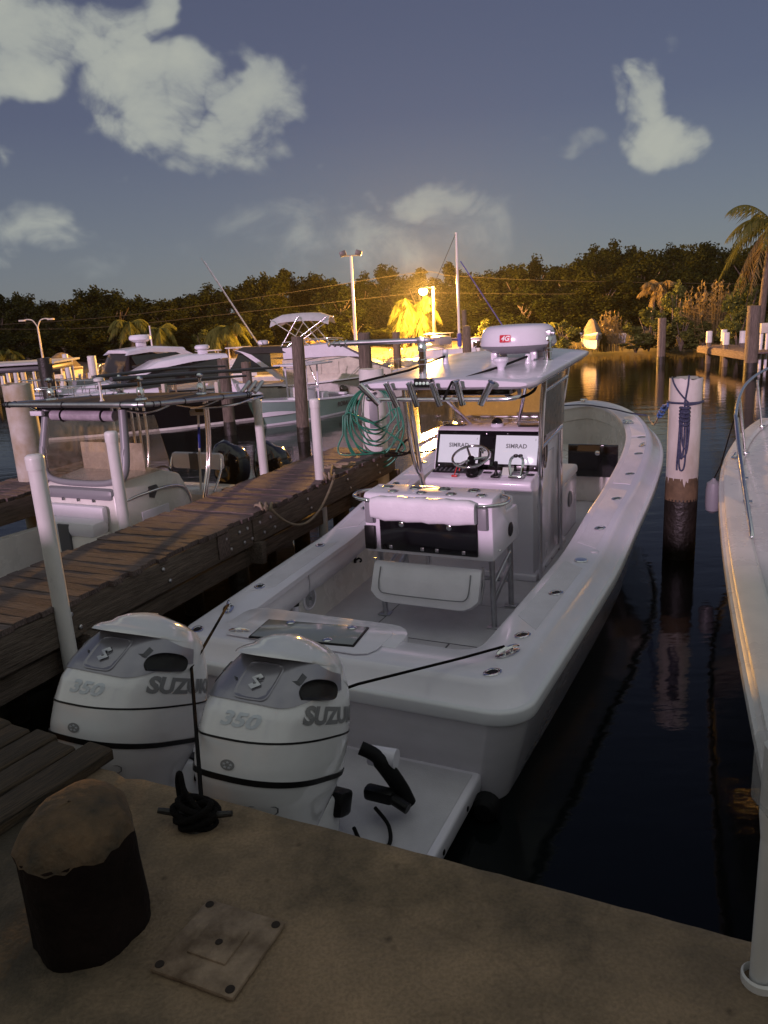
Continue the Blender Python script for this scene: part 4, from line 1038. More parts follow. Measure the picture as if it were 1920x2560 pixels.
def subdiv(mb, cuts=1):
    bm = bmesh.new(); vs_ = [bm.verts.new(p) for p in mb.v]
    for f in mb.f:
        try: bm.faces.new([vs_[i] for i in f])
        except ValueError: pass
    bmesh.ops.triangulate(bm, faces=bm.faces[:]); bmesh.ops.subdivide_edges(bm, edges=[e for e in bm.edges if e.calc_length() > .02], cuts=cuts, use_grid_fill=False)
    bmesh.ops.triangulate(bm, faces=bm.faces[:]); bm.verts.index_update()
    r = MB(); r.v = [tuple(v.co) for v in bm.verts]; r.f = [tuple(v.index for v in f.verts) for f in bm.faces]; bm.free(); return r

def make_engine():
    b = MB(); b.loft(eng_surface(-.25, 1.0, 60)); e = build('outboard_motor', b, 'cowl', MBT, smooth=60)
    # two dark seams: the broad band low down and the hairline above it
    def ring_band(fz, h, out, name, mt):
        rows = []
        for (dz, o_) in ((-h / 2, -.004), (-h / 2, out), (h / 2, out), (h / 2, -.004)):
            rows.append([eng_pt(2 * PI * k / NA, fz(2 * PI * k / NA) + dz, o_) for k in range(NA)])
        q = MB(); q.loft(rows + [rows[0]], cap=False); return build(name, q, mt, e, smooth=60)
    ring_band(lambda a: .235 - .035 * math.sin(a), .034, .005, 'lower_band', 'black')
    ring_band(lambda a: .475 + .012 * math.cos(a) - .008 * math.sin(a), .012, .002, 'cowling_seam', 'black')
    # silver panel round the back and sides under the lip
    def lo(a):
        d = abs(((a + PI / 2 + PI) % (2 * PI)) - PI); return .672 + .015 * math.cos(d * 2) + .12 * smoothstep(.6, 1.75, d)
    def hi(a):
        d = abs(((a + PI / 2 + PI) % (2 * PI)) - PI); return .955 - .075 * smoothstep(.6, 1.75, d)
    q = patch(lo, hi, -PI / 2 - 1.7, -PI / 2 + 1.7, .006, 60, 10); pan_ = build('silver_panel', q, 'cowlsilver', e, smooth=60)
    # emblem plate, raised rim in the middle of the back
    am = arc_map(-PI / 2 + .12, .80, .006)
    R = []; N = 24
    for k in range(N):
        a = 2 * PI * k / N; cx = math.copysign(abs(math.cos(a)) ** .35, math.cos(a)); sy = math.copysign(abs(math.sin(a)) ** .35, math.sin(a)); R.append((cx * (.074 + .010 * sy), sy * .098))
    rim = MB(); rows = []
    for (s_, z_) in ((1.0, -.003), (1.0, .006), (.93, .008), (.88, .001)): rows.append([am(x * s_, y * s_, z_) for (x, y) in R])
    rim.loft(rows, cap=True); build('emblem_plate', rim, 'cowlsilver', e, smooth=50)
    S = [(-.030, .018), (.004, .050), (.026, .030), (.010, .015), (.002, .022), (-.006, .014), (.030, -.020), (-.004, -.052), (-.028, -.030), (-.012, -.014), (-.003, -.022), (.006, -.014)]
    S = [(x * .78, y * .78) for (x, y) in S]
    s0 = MB(); s0.v = [(x, y - .005, .012) for x, y in S] + [(x, y - .005, .002) for x, y in S]; n_ = len(S)
    s0.f = [tuple(range(n_))] + [(i, (i + 1) % n_, n_ + (i + 1) % n_, n_ + i) for i in range(n_)]
    build('emblem', mapped(s0, am), 'alud', e, smooth=0)
    # air intake slots either side and vents
    for sg in (1, -1):
        ac = -.24 if sg > 0 else PI + .24
        f = arc_map(ac, .775, .0075)
        O = [(-.10, -.050), (.06, -.055), (.11, -.042), (.12, .015), (.09, .050), (.02, .065), (-.06, .062), (-.11, .035), (-.12, -.01)]
        if sg < 0: O = [(-x, y) for x, y in O]
        N = len(O); pts = spline([(x, y, 0) for x, y in O + O[:1]], 4)[:-1]
        im = MB(); rows = [[f(p.x * s_, p.y * s_, d_) for p in pts] for (s_, d_) in ((1, 0), (.96, .004), (.9, .001), (.5, -.0005), (.05, -.0005))]; im.loft(rows)
        build('air_intake', im, 'black', e, smooth=40)
        f2 = arc_map(-1.02 if sg > 0 else PI + 1.02, .80, .008)
        O2 = [(-.10, -.018), (.07, .002), (.085, .045), (.062, .062), (.05, .02), (-.09, -.006)]
        if sg < 0: O2 = [(-x, y) for x, y in O2][::-1]
        v_ = MB(); v_.v = [tuple(f2(x, y, .006)) for x, y in O2] + [tuple(f2(x, y, -.004)) for x, y in O2]; n2 = len(O2)
        v_.f = [(0, 1, 4, 5), (1, 2, 3, 4)] + [(i, (i + 1) % n2, n2 + (i + 1) % n2, n2 + i) for i in range(n2)]
        build('side_vent', v_, 'dgrey', e, smooth=0)
    # top cap with the lip standing out over the back
    rings = []
    for (z, o_, kk) in ((.938, -.02, 0), (.918, .012, .5), (.922, .032, 1), (.942, .040, 1), (.965, .032, 1), (.985, .004, .9)):
        ring_ = []
        for k in range(NA):
            a = 2 * PI * k / NA; aft = max(0, -math.sin(a)); p = eng_pt(a, min(z, 1.0), o_ * (.02 + .98 * aft ** 3))
            p.y -= .060 * aft ** 2 * kk; p.z += .012 * aft * kk - .015 * (1 - aft) * max(0, math.sin(a)) * kk
            ring_.append(p)
        rings.append(ring_)
    last = rings[-1]; cz = sum(p.z for p in last) / NA; cy = sum(p.y for p in last) / NA
    for s_, dz in ((.88, .030), (.66, .064), (.36, .086), (.02, .092)):
        rings.append([Vector((p.x * s_, cy + (p.y - cy) * s_, p.z + dz - (p.z - cz) * (1 - s_) * .6)) for p in last])
    q = MB(); q.loft(rings); build('top_cap', q, 'cowl', e, smooth=50)
    # lettering on the sides and across the back
    t = subdiv(text_mesh('SUZUKI', .138, .0068, 0, .98), 2)
    for sg in (1, -1):
        f = arc_map(.05 if sg > 0 else PI - .05, .612, .0025)
        build('side_lettering', mapped(t, lambda x, y, z: f(x, y, 0, -.10 * sg)), 'decal', e, smooth=0, recalc=False)
    t = subdiv(text_mesh('350', .105, .0035, .25, 1.0), 2)
    f = arc_map(-PI / 2 + .08, .592, .0025); build('back_lettering', mapped(t, lambda x, y, z: f(x, y, 0)), 'decallight', e, smooth=0, recalc=False)
    # round maker's seal low on the back
    f = arc_map(-PI / 2 + .05, .345, .002)
    d0 = MB(); d0.v = [(0, 0, 0)] + [(.030 * math.cos(2 * PI * k / 24), .030 * math.sin(2 * PI * k / 24), 0) for k in range(24)]; d0.f = [(0, 1 + k, 1 + (k + 1) % 24) for k in range(24)]
    build('round_seal', mapped(d0, lambda x, y, z: f(x, y, .0)), 'decal', e, smooth=0, recalc=False)
    star = MB()
    for j in range(5):
        a0 = PI / 2 + 2 * PI * j / 5; c_ = (.015 * math.cos(a0), .015 * math.sin(a0)); o0 = len(star.v)
        for k in range(10):
            rr_ = (.009 if k % 2 == 0 else .004); a = a0 + PI * k / 5; star.v.append((c_[0] + rr_ * math.cos(a), c_[1] + rr_ * math.sin(a), 0))
        star.f.append(tuple(range(o0, o0 + 10)))
    build('seal_stars', mapped(star, lambda x, y, z: f(x, y, .0015)), 'decallight', e, smooth=0, recalc=False)
    # small outlined hatch on the lower cowling, starboard quarter
    f = arc_map(-.95, .10, .0015)
    rp = [f(x, y, 0) for (x, y) in [(-.06 + .014, -.026), (.06 - .014, -.026), (.06, -.014), (.06, .014), (.06 - .014, .026), (-.06 + .014, .026), (-.06, .014), (-.06, -.014)]]
    q = MB(); q.tube(rp, .0022, 6, closed=True); build('flush_hatch', q, 'dgrey', e, smooth=60)
    # mount, leg and tilt gear ahead of the cowling
    q = MB(); q.rbox((0, .28, -.20), (.26, .26, .42), .04, 3); q.rbox((0, -.02, -.5), (.16, .42, .55), .05, 3); build('midsection', q, 'cowl', e)
    q = MB(); q.rbox((0, .36, -.06), (.34, .12, .18), .03, 2); build('swivel_bracket', q, 'black', e)
    return e
E1 = make_engine(); E1.location = (.335, -1.00, .545); E1.scale = (1.08, 1.08, .70); E1.rotation_euler = (rad(-23), 0, 0)
E2 = E1.copy(); COL.objects.link(E2)
for ch in list(E1.children):
    c_ = ch.copy(); COL.objects.link(c_); c_.parent = E2
E2.location = (-.495, -1.00, .545)
# hoses and steering gear between engines and transom
for (x, sg) in ((.44, 1), (-.44, 1)):
    b = MB(); b.tube(spline([(x + .08, -.50, .57), (x + .15, -.48, .53), (x + .21, -.46, .44), (x + .26, -.44, .34), (x + .29, -.43, .26)], 6), [.034] * 8 + [.042] * 17, 12); build('rigging_hose', b, 'rubberblack', MBT, smooth=60)
    b = MB(); b.tube([(x + .10, -.44, .50), (x + .24, -.43, .50)], .05, 14); build('steering_ram', b, 'gel', MBT)
    b = MB(); b.rbox((x + .17, -.50, .33), (.16, .07, .07), .02); b.tube([(x + .22, -.50, .33), (x + .33, -.52, .30)], .028, 10); build('trim_unit', b, 'black', MBT)
    b = MB(); b.tube(spline([(x + .15, -.52, .26), (x + .26, -.60, .24), (x + .30, -.70, .215), (x + .20, -.74, .21), (x + .10, -.66, .23)], 6), .010, 8); build('fuel_line', b, 'rubberblack', MBT, smooth=60)
# ------------------------------------------------------------------ PVC guide posts along the pier
def pvc_post(x, y, top, r, lean, label, foot=-1.0):
    o = thing('guide_post', label, 'post', (x, y, 0), 0, 'white guide posts beside the finger pier')
    b = MB(); b.tube([(-lean[0] * .3, -lean[1] * .3, foot), (lean[0] * .6, lean[1] * .6, top * .6), (lean[0], lean[1], top)], r, 22); build('pipe', b, 'pvc', o, smooth=60)
    b = MB(); b.lathe([(r + .0045, -.085), (r + .006, -.02), (r + .003, -.004), (r * .8, .006), (.004, .010)], 24, c=(lean[0], lean[1], top), cap=False); build('cap', b, 'pvc', o, smooth=60)
pvc_post(-2.055, 4.50, 1.93, .050, (-.01, 0), 'tall white plastic post at the near end of the finger pier')
pvc_post(-2.26, 6.42, 1.79, .050, (-.01, 0), 'white plastic post before the console of the boat with the black canvas top')
pvc_post(-1.34, 8.60, 1.77, .050, (-.02, 0), 'white plastic post in front of the black outboards')
pvc_post(-.66, 7.84, 1.82, .050, (.012, 0), 'white plastic post on the boat side of the pier, left of the hose')
# hose pile at the end of the pier
def pile(name, label, x, y, top, r, mt='pile', foot=-1.5, wet=.35, lean=(0, 0), group=None, capmat=None, n=18, seed=0):
    o = thing(name, label, 'piling', (x, y, 0), 0, group); rnd = random.Random(seed + int(x * 100))
    zz = [wet + (top - wet) * i / 4 for i in range(5)]
    b = MB(); rings = [[((r * (1 + .02 * math.sin(3 * k + i)) * math.cos(2 * PI * k / n)) + lean[0] * z, (r * (1 + .02 * math.cos(5 * k + i)) * math.sin(2 * PI * k / n)) + lean[1] * z, z + (rnd.uniform(-.012, .012) if i == 4 else 0)) for k in range(n)] for i, z in enumerate(zz)]
    b.loft(rings); build('pile_shaft', b, mt, o, smooth=50)
    b = MB(); b.tube([(lean[0] * foot, lean[1] * foot, foot), (lean[0] * wet, lean[1] * wet, wet + .02)], [r * 1.03, r * 1.03], n); build('wet_foot', b, 'pilewet', o, smooth=60)
    if capmat:
        b = MB(); b.lathe([(r * 1.03, -.06), (r * 1.04, -.01), (r * .9, .012), (.01, .016)], n, c=(lean[0] * top, lean[1] * top, top)); build('pile_cap', b, capmat, o)
    return o
hp = pile('hose_pile', 'white wrapped piling hung with a coiled green hose at the end of the pier', -.06, 9.42, 1.98, .155, 'pvc')
hose = MB(); r_ = random.Random(2); base = Vector((-.06, 9.42, 0)); pts = []
for k in range(9):
    w_ = .20 + .03 * r_.random() + (.012 * k if k > 4 else 0); dep = .42 + .07 * k
    f = -.20 - .008 * k
    for j in range(16):
        a = 2 * PI * j / 16
        x = w_ * math.cos(a) * (1.15 if k % 3 else 1.0); z = 1.78 - dep / 2 - .02 * (k % 2) + dep / 2 * math.sin(a)
        yy = f + .05 * math.sin(a) - .02 * math.cos(a * 2)
        pts.append(base + Vector((x + .01 * math.sin(k * 2 + a), yy, z)))
pts += [base + Vector(p) for p in ((-.30, -.27, 1.5), (-.38, -.30, 1.25), (-.45, -.33, 1.10), (-.42, -.36, 1.01), (-.2, -.38, 1.0), (.1, -.34, 1.0))]
hose.tube(spline(pts, 3), .0105, 7); tag(build('garden_hose', hose, 'hose', smooth=60), 'green garden hose looped over the white piling by the boat', 'hose')
b = MB(); b.rbox((-.06, 9.255, 1.45), (.10, .01, .34), .003); o = build('pile_tag', b, M['mgrey']); o.parent = hp; o.location = (.06, -9.42, 0)
cord = MB(); cord.tube(spline([(.10, 9.1, .995), (.2, 9.0, .995), (.05, 8.85, .998), (.3, 8.9, 1.0), (.38, 9.05, 1.08), (.33, 9.2, 1.12), (.22, 9.1, 1.0), (.5, 8.95, 1.0), (.8, 9.2, 1.02), (1.05, 9.5, 1.06)], 6), .012, 7)
tag(build('power_cord', cord, 'rope_black', smooth=60), 'black shore power cord heaped at the foot of the hose piling', 'cord')
cl = MB()
for k in range(3): cl.ring(.11 - .008 * k, .007, slip(-2.0 + .03 * k, 3.95 + .02 * k, DOCK + .012 + .006 * k), mtx=Matrix.Diagonal((1.7, .8, 1, 1)), n=26, m=6)
tag(build('rope_coil', cl, 'rope_tan', smooth=60), 'small flat coil of tan rope near the end of the finger pier', 'rope')
# rope hanging along the side of the pier between two knots
a_ = slip(-1.70, 2.10, DOCK + .01); b_ = slip(-1.71, 3.30, DOCK + .03)
rp = MB(); rp.tube(catenary(a_ + NXV * .05, b_ + NXV * .05, .30, 20), .013, 8)
for e_ in (a_, b_):
    for k in range(3): rp.ring(.035, .012, e_ + NXV * (-.05 + .05 * k) + Vector((0, 0, .02)), mtx=Matrix.Rotation(1.2 + .3 * k, 4, 'Y'), n=14, m=6)
rp.tube(spline([a_, a_ - NXV * .1 + Vector((0, 0, .03)), a_ - NXV * .16 + AXV * .05], 4), .012, 6)
rp.tube(spline([b_, b_ + AXV * .3 + NXV * -.15 + Vector((0, 0, .0)), b_ + AXV * .6 + NXV * -.30], 4), .012, 6)
tag(build('dock_line', rp, 'rope_tan', smooth=60), 'tan rope sagging along the side of the finger pier', 'rope')

# mooring lines of the boat
st = BOAT_O
def bl(t, s, z): return slip(t, s, z)
qc = Vector((-.70, 2.25, DOCK))
b = MB(); b.tube([bl(-.98, .50, .765), bl(-.93, .42, .79), bl(-.30, -.62, 1.02), bl(-.26, -.75, 1.0), qc + Vector((.02, .02, .05))], .008, 8)
ln = build('stern_line', b, 'rope_black', smooth=60); tag(ln, 'black stern line running from the port quarter down past the engines to the quay cleat', 'rope')
b = MB(); b.tube([bl(.98, .44, .765), bl(.80, .22, .765), bl(.42, -.30, .80), bl(.34, -.46, .81)], .008, 8)
tag(build('stern_line', b, 'rope_black', smooth=60), 'black stern line stretched from the starboard cleat behind the nearer engine', 'rope')
qcl = thing('quay_cleat', 'black iron cleat wrapped in line at the edge of the quay', 'cleat', qc)
b = MB(); b.tube([(-.13, .02, .055), (-.05, .01, .045), (.05, -.01, .045), (.13, -.02, .055)], [.010, .014, .014, .010], 10); b.lathe([(.045, 0), (.03, .02), (.022, .05)], 14); build('cleat_horn', b, 'pilewet', qcl)
b = MB()
for k in range(5): b.ring(.052 - .004 * (k % 2), .012, (.012 * math.sin(k * 2), .008 * math.cos(k * 3), .018 + .014 * k), mtx=Matrix.Rotation(.35 * (-1) ** k, 4, 'Y') @ Matrix.Diagonal((1.35, .8, 1, 1)), n=20, m=7)
b.tube(spline([(-.05, .02, .07), (-.06, .05, .14), (-.045, .04, .18), (-.03, .02, .12), (.03, -.02, .06)], 5), .010, 7); build('line_wraps', b, 'rope_black', qcl, smooth=60)

# white piling to starboard with its hanging navy line
rpile = pile('white_piling', 'white sleeved piling with a navy rope hanging on it between the two boats', 3.06, 7.56, 1.85, .155, mat('weathered_sleeve', (.56, .54, .52), .45, col2=(.38, .34, .29), noise=.2, nscale=2.6, stretch=(1, 1, .5), rvar=.1), wet=.62, n=28)
b = MB(); b.lathe([(.150, 1.80), (.150, 1.853), (.11, 1.845), (.02, 1.835)], 24); build('dark_core', b, 'pilewet', rpile)
b = MB(); b.lathe([(.160, .62), (.159, .76), (.156, .86)], 26, cap=False); build('stain_band', b, mat('rust_stain', (.13, .085, .045), .8, noise=.6, nscale=5), rpile)
P0 = Vector((3.06, 7.56, 0)); fr_ = Vector((-.36, -.93, 0)).normalized(); sd = Vector((.93, -.36, 0)).normalized()
nv = MB()
def onp(a, z, o_=.012): return P0 + (fr_ * math.cos(a) + sd * math.sin(a)) * (.155 + o_) + Vector((0, 0, z))
nv.tube([onp(-.9 + 1.1 * k / 8, 1.86 - .24 * (k / 8) ** .8) for k in range(9)], .0085, 7)
nv.tube([onp(.0 + 1.3 * k / 8, 1.60 + .02 * k / 8) for k in range(9)] , .0085, 7); nv.tube([onp(.0 + 2 * PI * k / 30, 1.62) for k in range(30)], .0105, 7, closed=True)
nv.tube([onp(.15, 1.89, -.01), onp(.1, 1.80), onp(-.05, 1.62, .02), onp(-.02, 1.55, .03)], .0085, 7)
for k, (x0, dz, w_) in enumerate(((-.05, .62, .05), (.02, .48, .06), (.07, .40, .05), (-.10, .50, .03))):
    loop = [onp(x0 - w_ * 2 + .02 * k, 1.57, .03), onp(x0 - w_ * 4, 1.45, .025), onp(x0 - w_ * 3.4, 1.57 - dz + .08, .02), onp(x0, 1.57 - dz, .02), onp(x0 + w_ * 3, 1.57 - dz + .09, .02), onp(x0 + w_ * 3.2, 1.42, .025), onp(x0 + w_, 1.58, .03)]
    nv.tube(spline(loop, 5), .0085, 7)
for k in range(5): nv.ring(.045, .011, onp(-.02, 1.58 - .035 * k, .03), mtx=Matrix.Rotation(.2 * k, 4, 'X'), n=14, m=6)
nv.tube(spline([onp(-.25, 1.4, .02), onp(-.30, 1.2, .012), onp(-.34, 1.02, .012), onp(-.33, .95, .012)], 4), .0085, 7)
tag(build('navy_rope', nv, 'rope_blue', smooth=60), 'navy flecked rope coiled and hung on the white piling', 'rope')
bow = bl(1.02, 7.05, 1.13)
b = MB(); A_ = onp(-1.35, 1.62); B_ = onp(-1.4, 1.55)
mid_ = A_.lerp(bow, .42) - Vector((0, 0, .10))
b.tube(spline([mid_, mid_.lerp(bow, .4) - Vector((0, 0, .09)), mid_.lerp(bow, .8) - Vector((0, 0, .05)), bow], 5), .010, 7)
tag(build('bow_line', b, 'rope_tan', smooth=60), 'pale bow line drooping from the boat towards the white piling', 'rope')
b = MB()
for k in range(3): b.tube(spline([A_ + Vector((0, 0, -.02 * k)), A_.lerp(mid_, .3) + Vector((.02 * (-1) ** k, 0, .02 * k - .02)), A_.lerp(mid_, .6) + Vector((-.02 * (-1) ** k, .01, .015)), mid_], 5), .011, 7)
for k in range(4): b.ring(.028, .010, A_.lerp(mid_, .2 + .2 * k), mtx=Matrix.Rotation(.6 * k, 4, 'X'), n=12, m=6)
tag(build('blue_line', b, 'rope_cyan', smooth=60), 'bright blue knotted line tied to the white piling', 'rope')
b = MB(); b.tube(spline([bl(-.45, 7.75, 1.16), bl(.0, 7.9, 1.17), bl(.45, 7.55, 1.165), bl(.80, 7.1, 1.16), bl(1.0, 7.0, 1.15)], 6), .010, 7)
for k in range(3): b.ring(.05, .011, bl(-.45, 7.75, 1.17 + .012 * k), n=14, m=6)
tag(build('deck_line', b, 'rope_blue', smooth=60), 'navy line lying on the foredeck of the hardtop boat', 'rope')
# left white piling and its pier stub behind the black-topped boat
pile('white_piling', 'thick white piling with yellow stains at the left edge', -4.16, 8.95, 2.07, .165, mat('stained_sleeve', (.46, .44, .40), .5, col2=(.30, .22, .10), noise=.35, nscale=2.2, rvar=.1), n=26)
fp2 = thing('pier_stub', 'end of a second timber pier at the left edge behind the black-topped boat', 'pier', slip(-5.35, 1.2, DOCK - .03), -BOAT_A)
for k in range(24):
    o = variants[k % 5].copy(); COL.objects.link(o); o.parent = fp2; o.location = (0, k * .118, random.uniform(-.004, .004)); o.rotation_euler = (0, 0, random.uniform(-.015, .015))
for sx in (-1, 1):
    b = MB(); b.rbox((0, 0, 0), (.05, 2.9, .235), .006); build('side_beam', b, 'beam', fp2, loc=(sx * .43, 1.38, -.158))
for yy in (.3, 2.5):
    b = MB(); b.tube([(0, 0, -2.2), (0, 0, -.05)], .11, 12); build('support_pile', b, 'pilewet', fp2, loc=(0, yy, 0))

# ------------------------------------------------------------------ generic hull for the other boats (y ahead from the transom)
def gen_hull(parent, L, B, za, zb, hullm='gel', deckm='gelwarm', railm='rubber', boot=None, open_in=None, full_=2.2, fine=1.0, floor=.2):
    n_s = int(36 * fine); hbm = B / 2
    def hb(y):
        if y < L * .45: return hbm * (.90 + .10 * math.sin(PI / 2 * y / (L * .45)))
        u = min(1, (y - L * .45) / (L * .55)); return hbm * max(0, 1 - u ** full_) ** .8
    def zf(y): u = max(0, min(1, y / L)); return za + (zb - za) * u ** 1.4
    Lw = L * .93
    def hw_(y):
        if y < L * .35: return .86 * hb(y)
        u = min(1, (y - L * .35) / (Lw - L * .35)); return .86 * hb(L * .35) * max(0, 1 - u ** 1.9)
    def hk_(y):
        return hw_(y) * .75
    orl = outline(hb, L, hbm * .12, 0, 5, 5, n_s); ow = outline(hw_, Lw, hbm * .1, .03, 5, 5, n_s); ok = outline(hk_, Lw * .96, hbm * .08, .06, 5, 5, n_s)
    R0 = loop3(orl, zf); Rw = loop3(ow, .10); Rw2 = loop3(ow, -.03); Rk = loop3(ok, -.3)
    def mix(a, b, f, g): return [tuple(p[i] + (q[i] - p[i]) * (f if i < 2 else g) for i in range(3)) for p, q in zip(a, b)]
    rows = [R0, mix(R0, Rw, .22, .25), mix(R0, Rw, .5, .5), mix(R0, Rw, .8, .78), Rw]
    b = MB(); b.loft(rows, cap=False); hull_ = build('hull', b, hullm, parent, smooth=50)
    b = MB(); b.loft([Rw, Rw2, Rk], cap=False); b.f.append(tuple(range(len(b.v) - len(Rk), len(b.v)))); build('hull_bottom', b, boot or hullm, parent, smooth=50)
    b = MB(); b.loft(band(orl, zf, [(-.004, -.05), (.016, -.045), (.022, -.02), (.016, .004), (-.004, .008)]), cap=False); build('rub_rail', b, railm, parent, smooth=60)
    def hin(d, Lt):
        def f(y):
            if y < L * .45: return hb(y) - d
            u = min(1, (y - L * .45) / (Lt - L * .45)); return (hbm - d) * max(0, 1 - u ** full_) ** .8
        return f
    o1 = outline(hin(.05, L - .06), L - .06, hbm * .11, .04, 5, 5, n_s); R1 = loop3(o1, lambda y: zf(y) + .04)
    if open_in:
        o2 = outline(hin(open_in, L - open_in * 1.5), L - open_in * 1.5, hbm * .12, open_in * 1.2, 5, 5, n_s); R2 = loop3(o2, lambda y: zf(y) + .045); R3 = loop3(o2, floor)
        b = MB(); b.loft([[(x, y, z + .006) for x, y, z in R0], R1, R2], cap=False); build('covering_board', b, deckm, parent, smooth=45)
        b = MB(); b.loft([R2, [(x, y, z - .03) for x, y, z in R2], R3], cap=False); build('liner', b, deckm, parent, smooth=45)
        b = MB(); b.v = list(R3); b.f = [tuple(range(len(R3)))]; build('floor', b, 'nonskid', parent, smooth=0)
    else:
        b = MB(); n = len(orl); R2 = []
        Rm = loop3(o1, lambda y: zf(y) + .045); Rc = [(x * .5, y, z + .05) for x, y, z in Rm]; Rcc = [(0, y, z + .065) for x, y, z in Rm]
        b.loft([[(x, y, z + .006) for x, y, z in R0], R1, Rc, Rcc], cap=False); build('deck', b, deckm, parent, smooth=45)
    return hb, zf
def xbox(parent, name, c, d, mt, r=.015, mtx=None): b = MB(); b.rbox(c, d, r, 2, mtx); return build(name, b, mt, parent)
def xtube(parent, name, pts, r, mt, n=8): b = MB(); b.tube(pts, r, n); return build(name, b, mt, parent, smooth=60)
def yz_prism(parent, name, prof, x0, x1, mt, bevel=0.0):
    b = MB(); b.prism(prof, x0, x1, basis((0, 0, 0), (0, 1, 0), (0, 0, 1), (1, 0, 0))); return build(name, b, mt, parent, bevel=bevel)

# ------------------------------------------------------------------ neighbour with the black canvas T-top, bow to the quay
NB = thing('canvas_top_boat', 'white open boat with black canvas top and two black outboards left of the pier', 'boat', slip(-3.70, 4.4), -BOAT_A + PI)
hbN, zfN = gen_hull(NB, 5.75, 2.12, .52, .70, 'gelwarm', 'gelwarm', open_in=.20, floor=.22)
# canopy: black canvas laced to a tube frame
cz = lambda y: 1.85 + .10 * (y - .8) / 1.7
rows = []
for i in range(9):
    y = .80 + 1.70 * i / 8; row = []
    for j in range(11):
        u = -1 + .2 * j; row.append((u * .93, y, cz(y) + .035 * (1 - u * u) * (1 - (2 * i / 8 - 1) ** 4) + .012))
    rows.append(row)
b = MB(); top_ = rows; bot_ = [[(x, y, z - .008) for x, y, z in r] for r in rows]
b.loft([t + bb[::-1] for t, bb in zip(top_, bot_)]); build('canvas_top', b, 'canvas', NB, smooth=40)
per = [(-.80, .78), (.80, .78), (.93, .86), (.96, 1.0), (.96, 2.3), (.93, 2.46), (.80, 2.52), (-.80, 2.52), (-.93, 2.46), (-.96, 2.3), (-.96, 1.0), (-.93, .86)]
b = MB(); pts = []
for i, p in enumerate(per):
    q_ = per[(i + 1) % len(per)]
    for k in range(4): pts.append((p[0] + (q_[0] - p[0]) * k / 4, p[1] + (q_[1] - p[1]) * k / 4, cz(p[1] + (q_[1] - p[1]) * k / 4)))
b.tube(pts, .024, 10, closed=True); tf = build('top_frame', b, 'alud', NB, smooth=70)
for k in range(26):
    u = k / 26 * len(pts); i = int(u); p = Vector(pts[i]); d = (Vector(pts[(i + 1) % len(pts)]) - p)
    b = MB(); b.ring(.0265, .004, p + d * (u - i), mtx=d.normalized().to_track_quat('Z', 'Y').to_matrix().to_4x4(), n=12, m=5); build('lacing', b, 'rubberblack', tf)
for sx in (-1, 1):
    xtube(NB, 'frame_rail', spline([(sx * .88, .55, cz(.6) - .05), (sx * .9, .9, cz(.9) - .07), (sx * .88, 1.2, cz(1.2) - .10), (sx * .5, 1.35, cz(1.3) - .11)], 5), .016, 'alu')
    for y_, xx in ((1.02, .44), (1.10, .47)):
        xtube(NB, 'aft_leg', spline([(sx * (xx + .02), y_, cz(y_) - .04), (sx * (xx + .01), y_ + .0, 1.45), (sx * xx, y_ + .05, 1.1), (sx * (xx + .0), y_ + .16, .8), (sx * (xx - .02), y_ + .26, .24)], 5), .018, 'alu', 10)
    for y_ in (1.95, 2.04): xtube(NB, 'fore_leg', spline([(sx * .13, y_ - .2, cz(1.8) - .03), (sx * .13, y_ - .2, 1.4), (sx * .14, y_ - .2, .9)], 4), .014, 'alu')
    for y_ in (1.45, 2.2):
        xtube(NB, 'roof_bow', spline([(sx * .95, y_, cz(y_) - .02), (sx * .7, y_ + .02, cz(y_) - .09), (sx * .4, y_, cz(y_) - .07)], 4), .014, 'alu')
# outriggers on top with bright bases
for (x, y, l) in ((.55, 1.25, 1), (-.62, 2.2, 1), (-.62, 1.3, .5), (.62, 2.15, .8)):
    b = MB(); b.lathe([(.06, 0), (.055, .012), (.034, .018), (.038, .08), (.028, .11), (.018, .12), (.018, .17), (.04, .185), (.042, .20), (.02, .22)], 16, c=(x, y, cz(y) + .03)); build('outrigger_base', b, 'steel', NB)
for (x, y, y2, z_) in ((-.62, 2.55, -.45, .235), (.55, 1.6, -.9, .235), (-.2, 2.3, -.3, .15)):
    xtube(NB, 'outrigger_pole', [(x, y, cz(y) + z_), (x + .05, (y + y2) / 2, cz(1.5) + z_ - .01), (x + .12, y2, cz(.4) + z_ - .02)], [.022, .02, .014], 'dgrey')
b = MB(); b.lathe([(.022, 0), (.012, .02), (.012, .18), (.05, .19), (.05, .215), (.02, .225)], 14, c=(-.28, 2.36, cz(2.3) + .03)); build('anchor_light', b, 'mastpaint', NB)
for k in range(3):
    a0 = Vector((-.9 + .09 * k, .72, cz(.75) + .01)); xtube(NB, 'rod_launcher', [a0, a0 + Vector((.02, -.20, .10))], .022, 'alud')
for (x) in (.2, -.35, -.55): xbox(NB, 'antenna_mount', (x, .92, cz(.9) + .08), (.05, .05, .13), 'curtain', .008)
xbox(NB, 'deck_light', (.52, 2.44, cz(2.4) - .085), (.16, .05, .05), 'gel', .01); 
# rolled clear curtain under the front of the top, the lamp light's purple put into its colour
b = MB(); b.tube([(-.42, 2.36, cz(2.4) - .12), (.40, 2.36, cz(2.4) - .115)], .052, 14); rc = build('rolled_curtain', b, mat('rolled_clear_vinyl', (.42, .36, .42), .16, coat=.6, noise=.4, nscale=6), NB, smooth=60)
for x in (-.28, .25): b = MB(); b.ring(.055, .010, (x, 2.36, cz(2.4) - .118), mtx=Matrix.Rotation(PI / 2, 4, 'Y'), n=18, m=6); build('curtain_strap', b, 'black', rc)
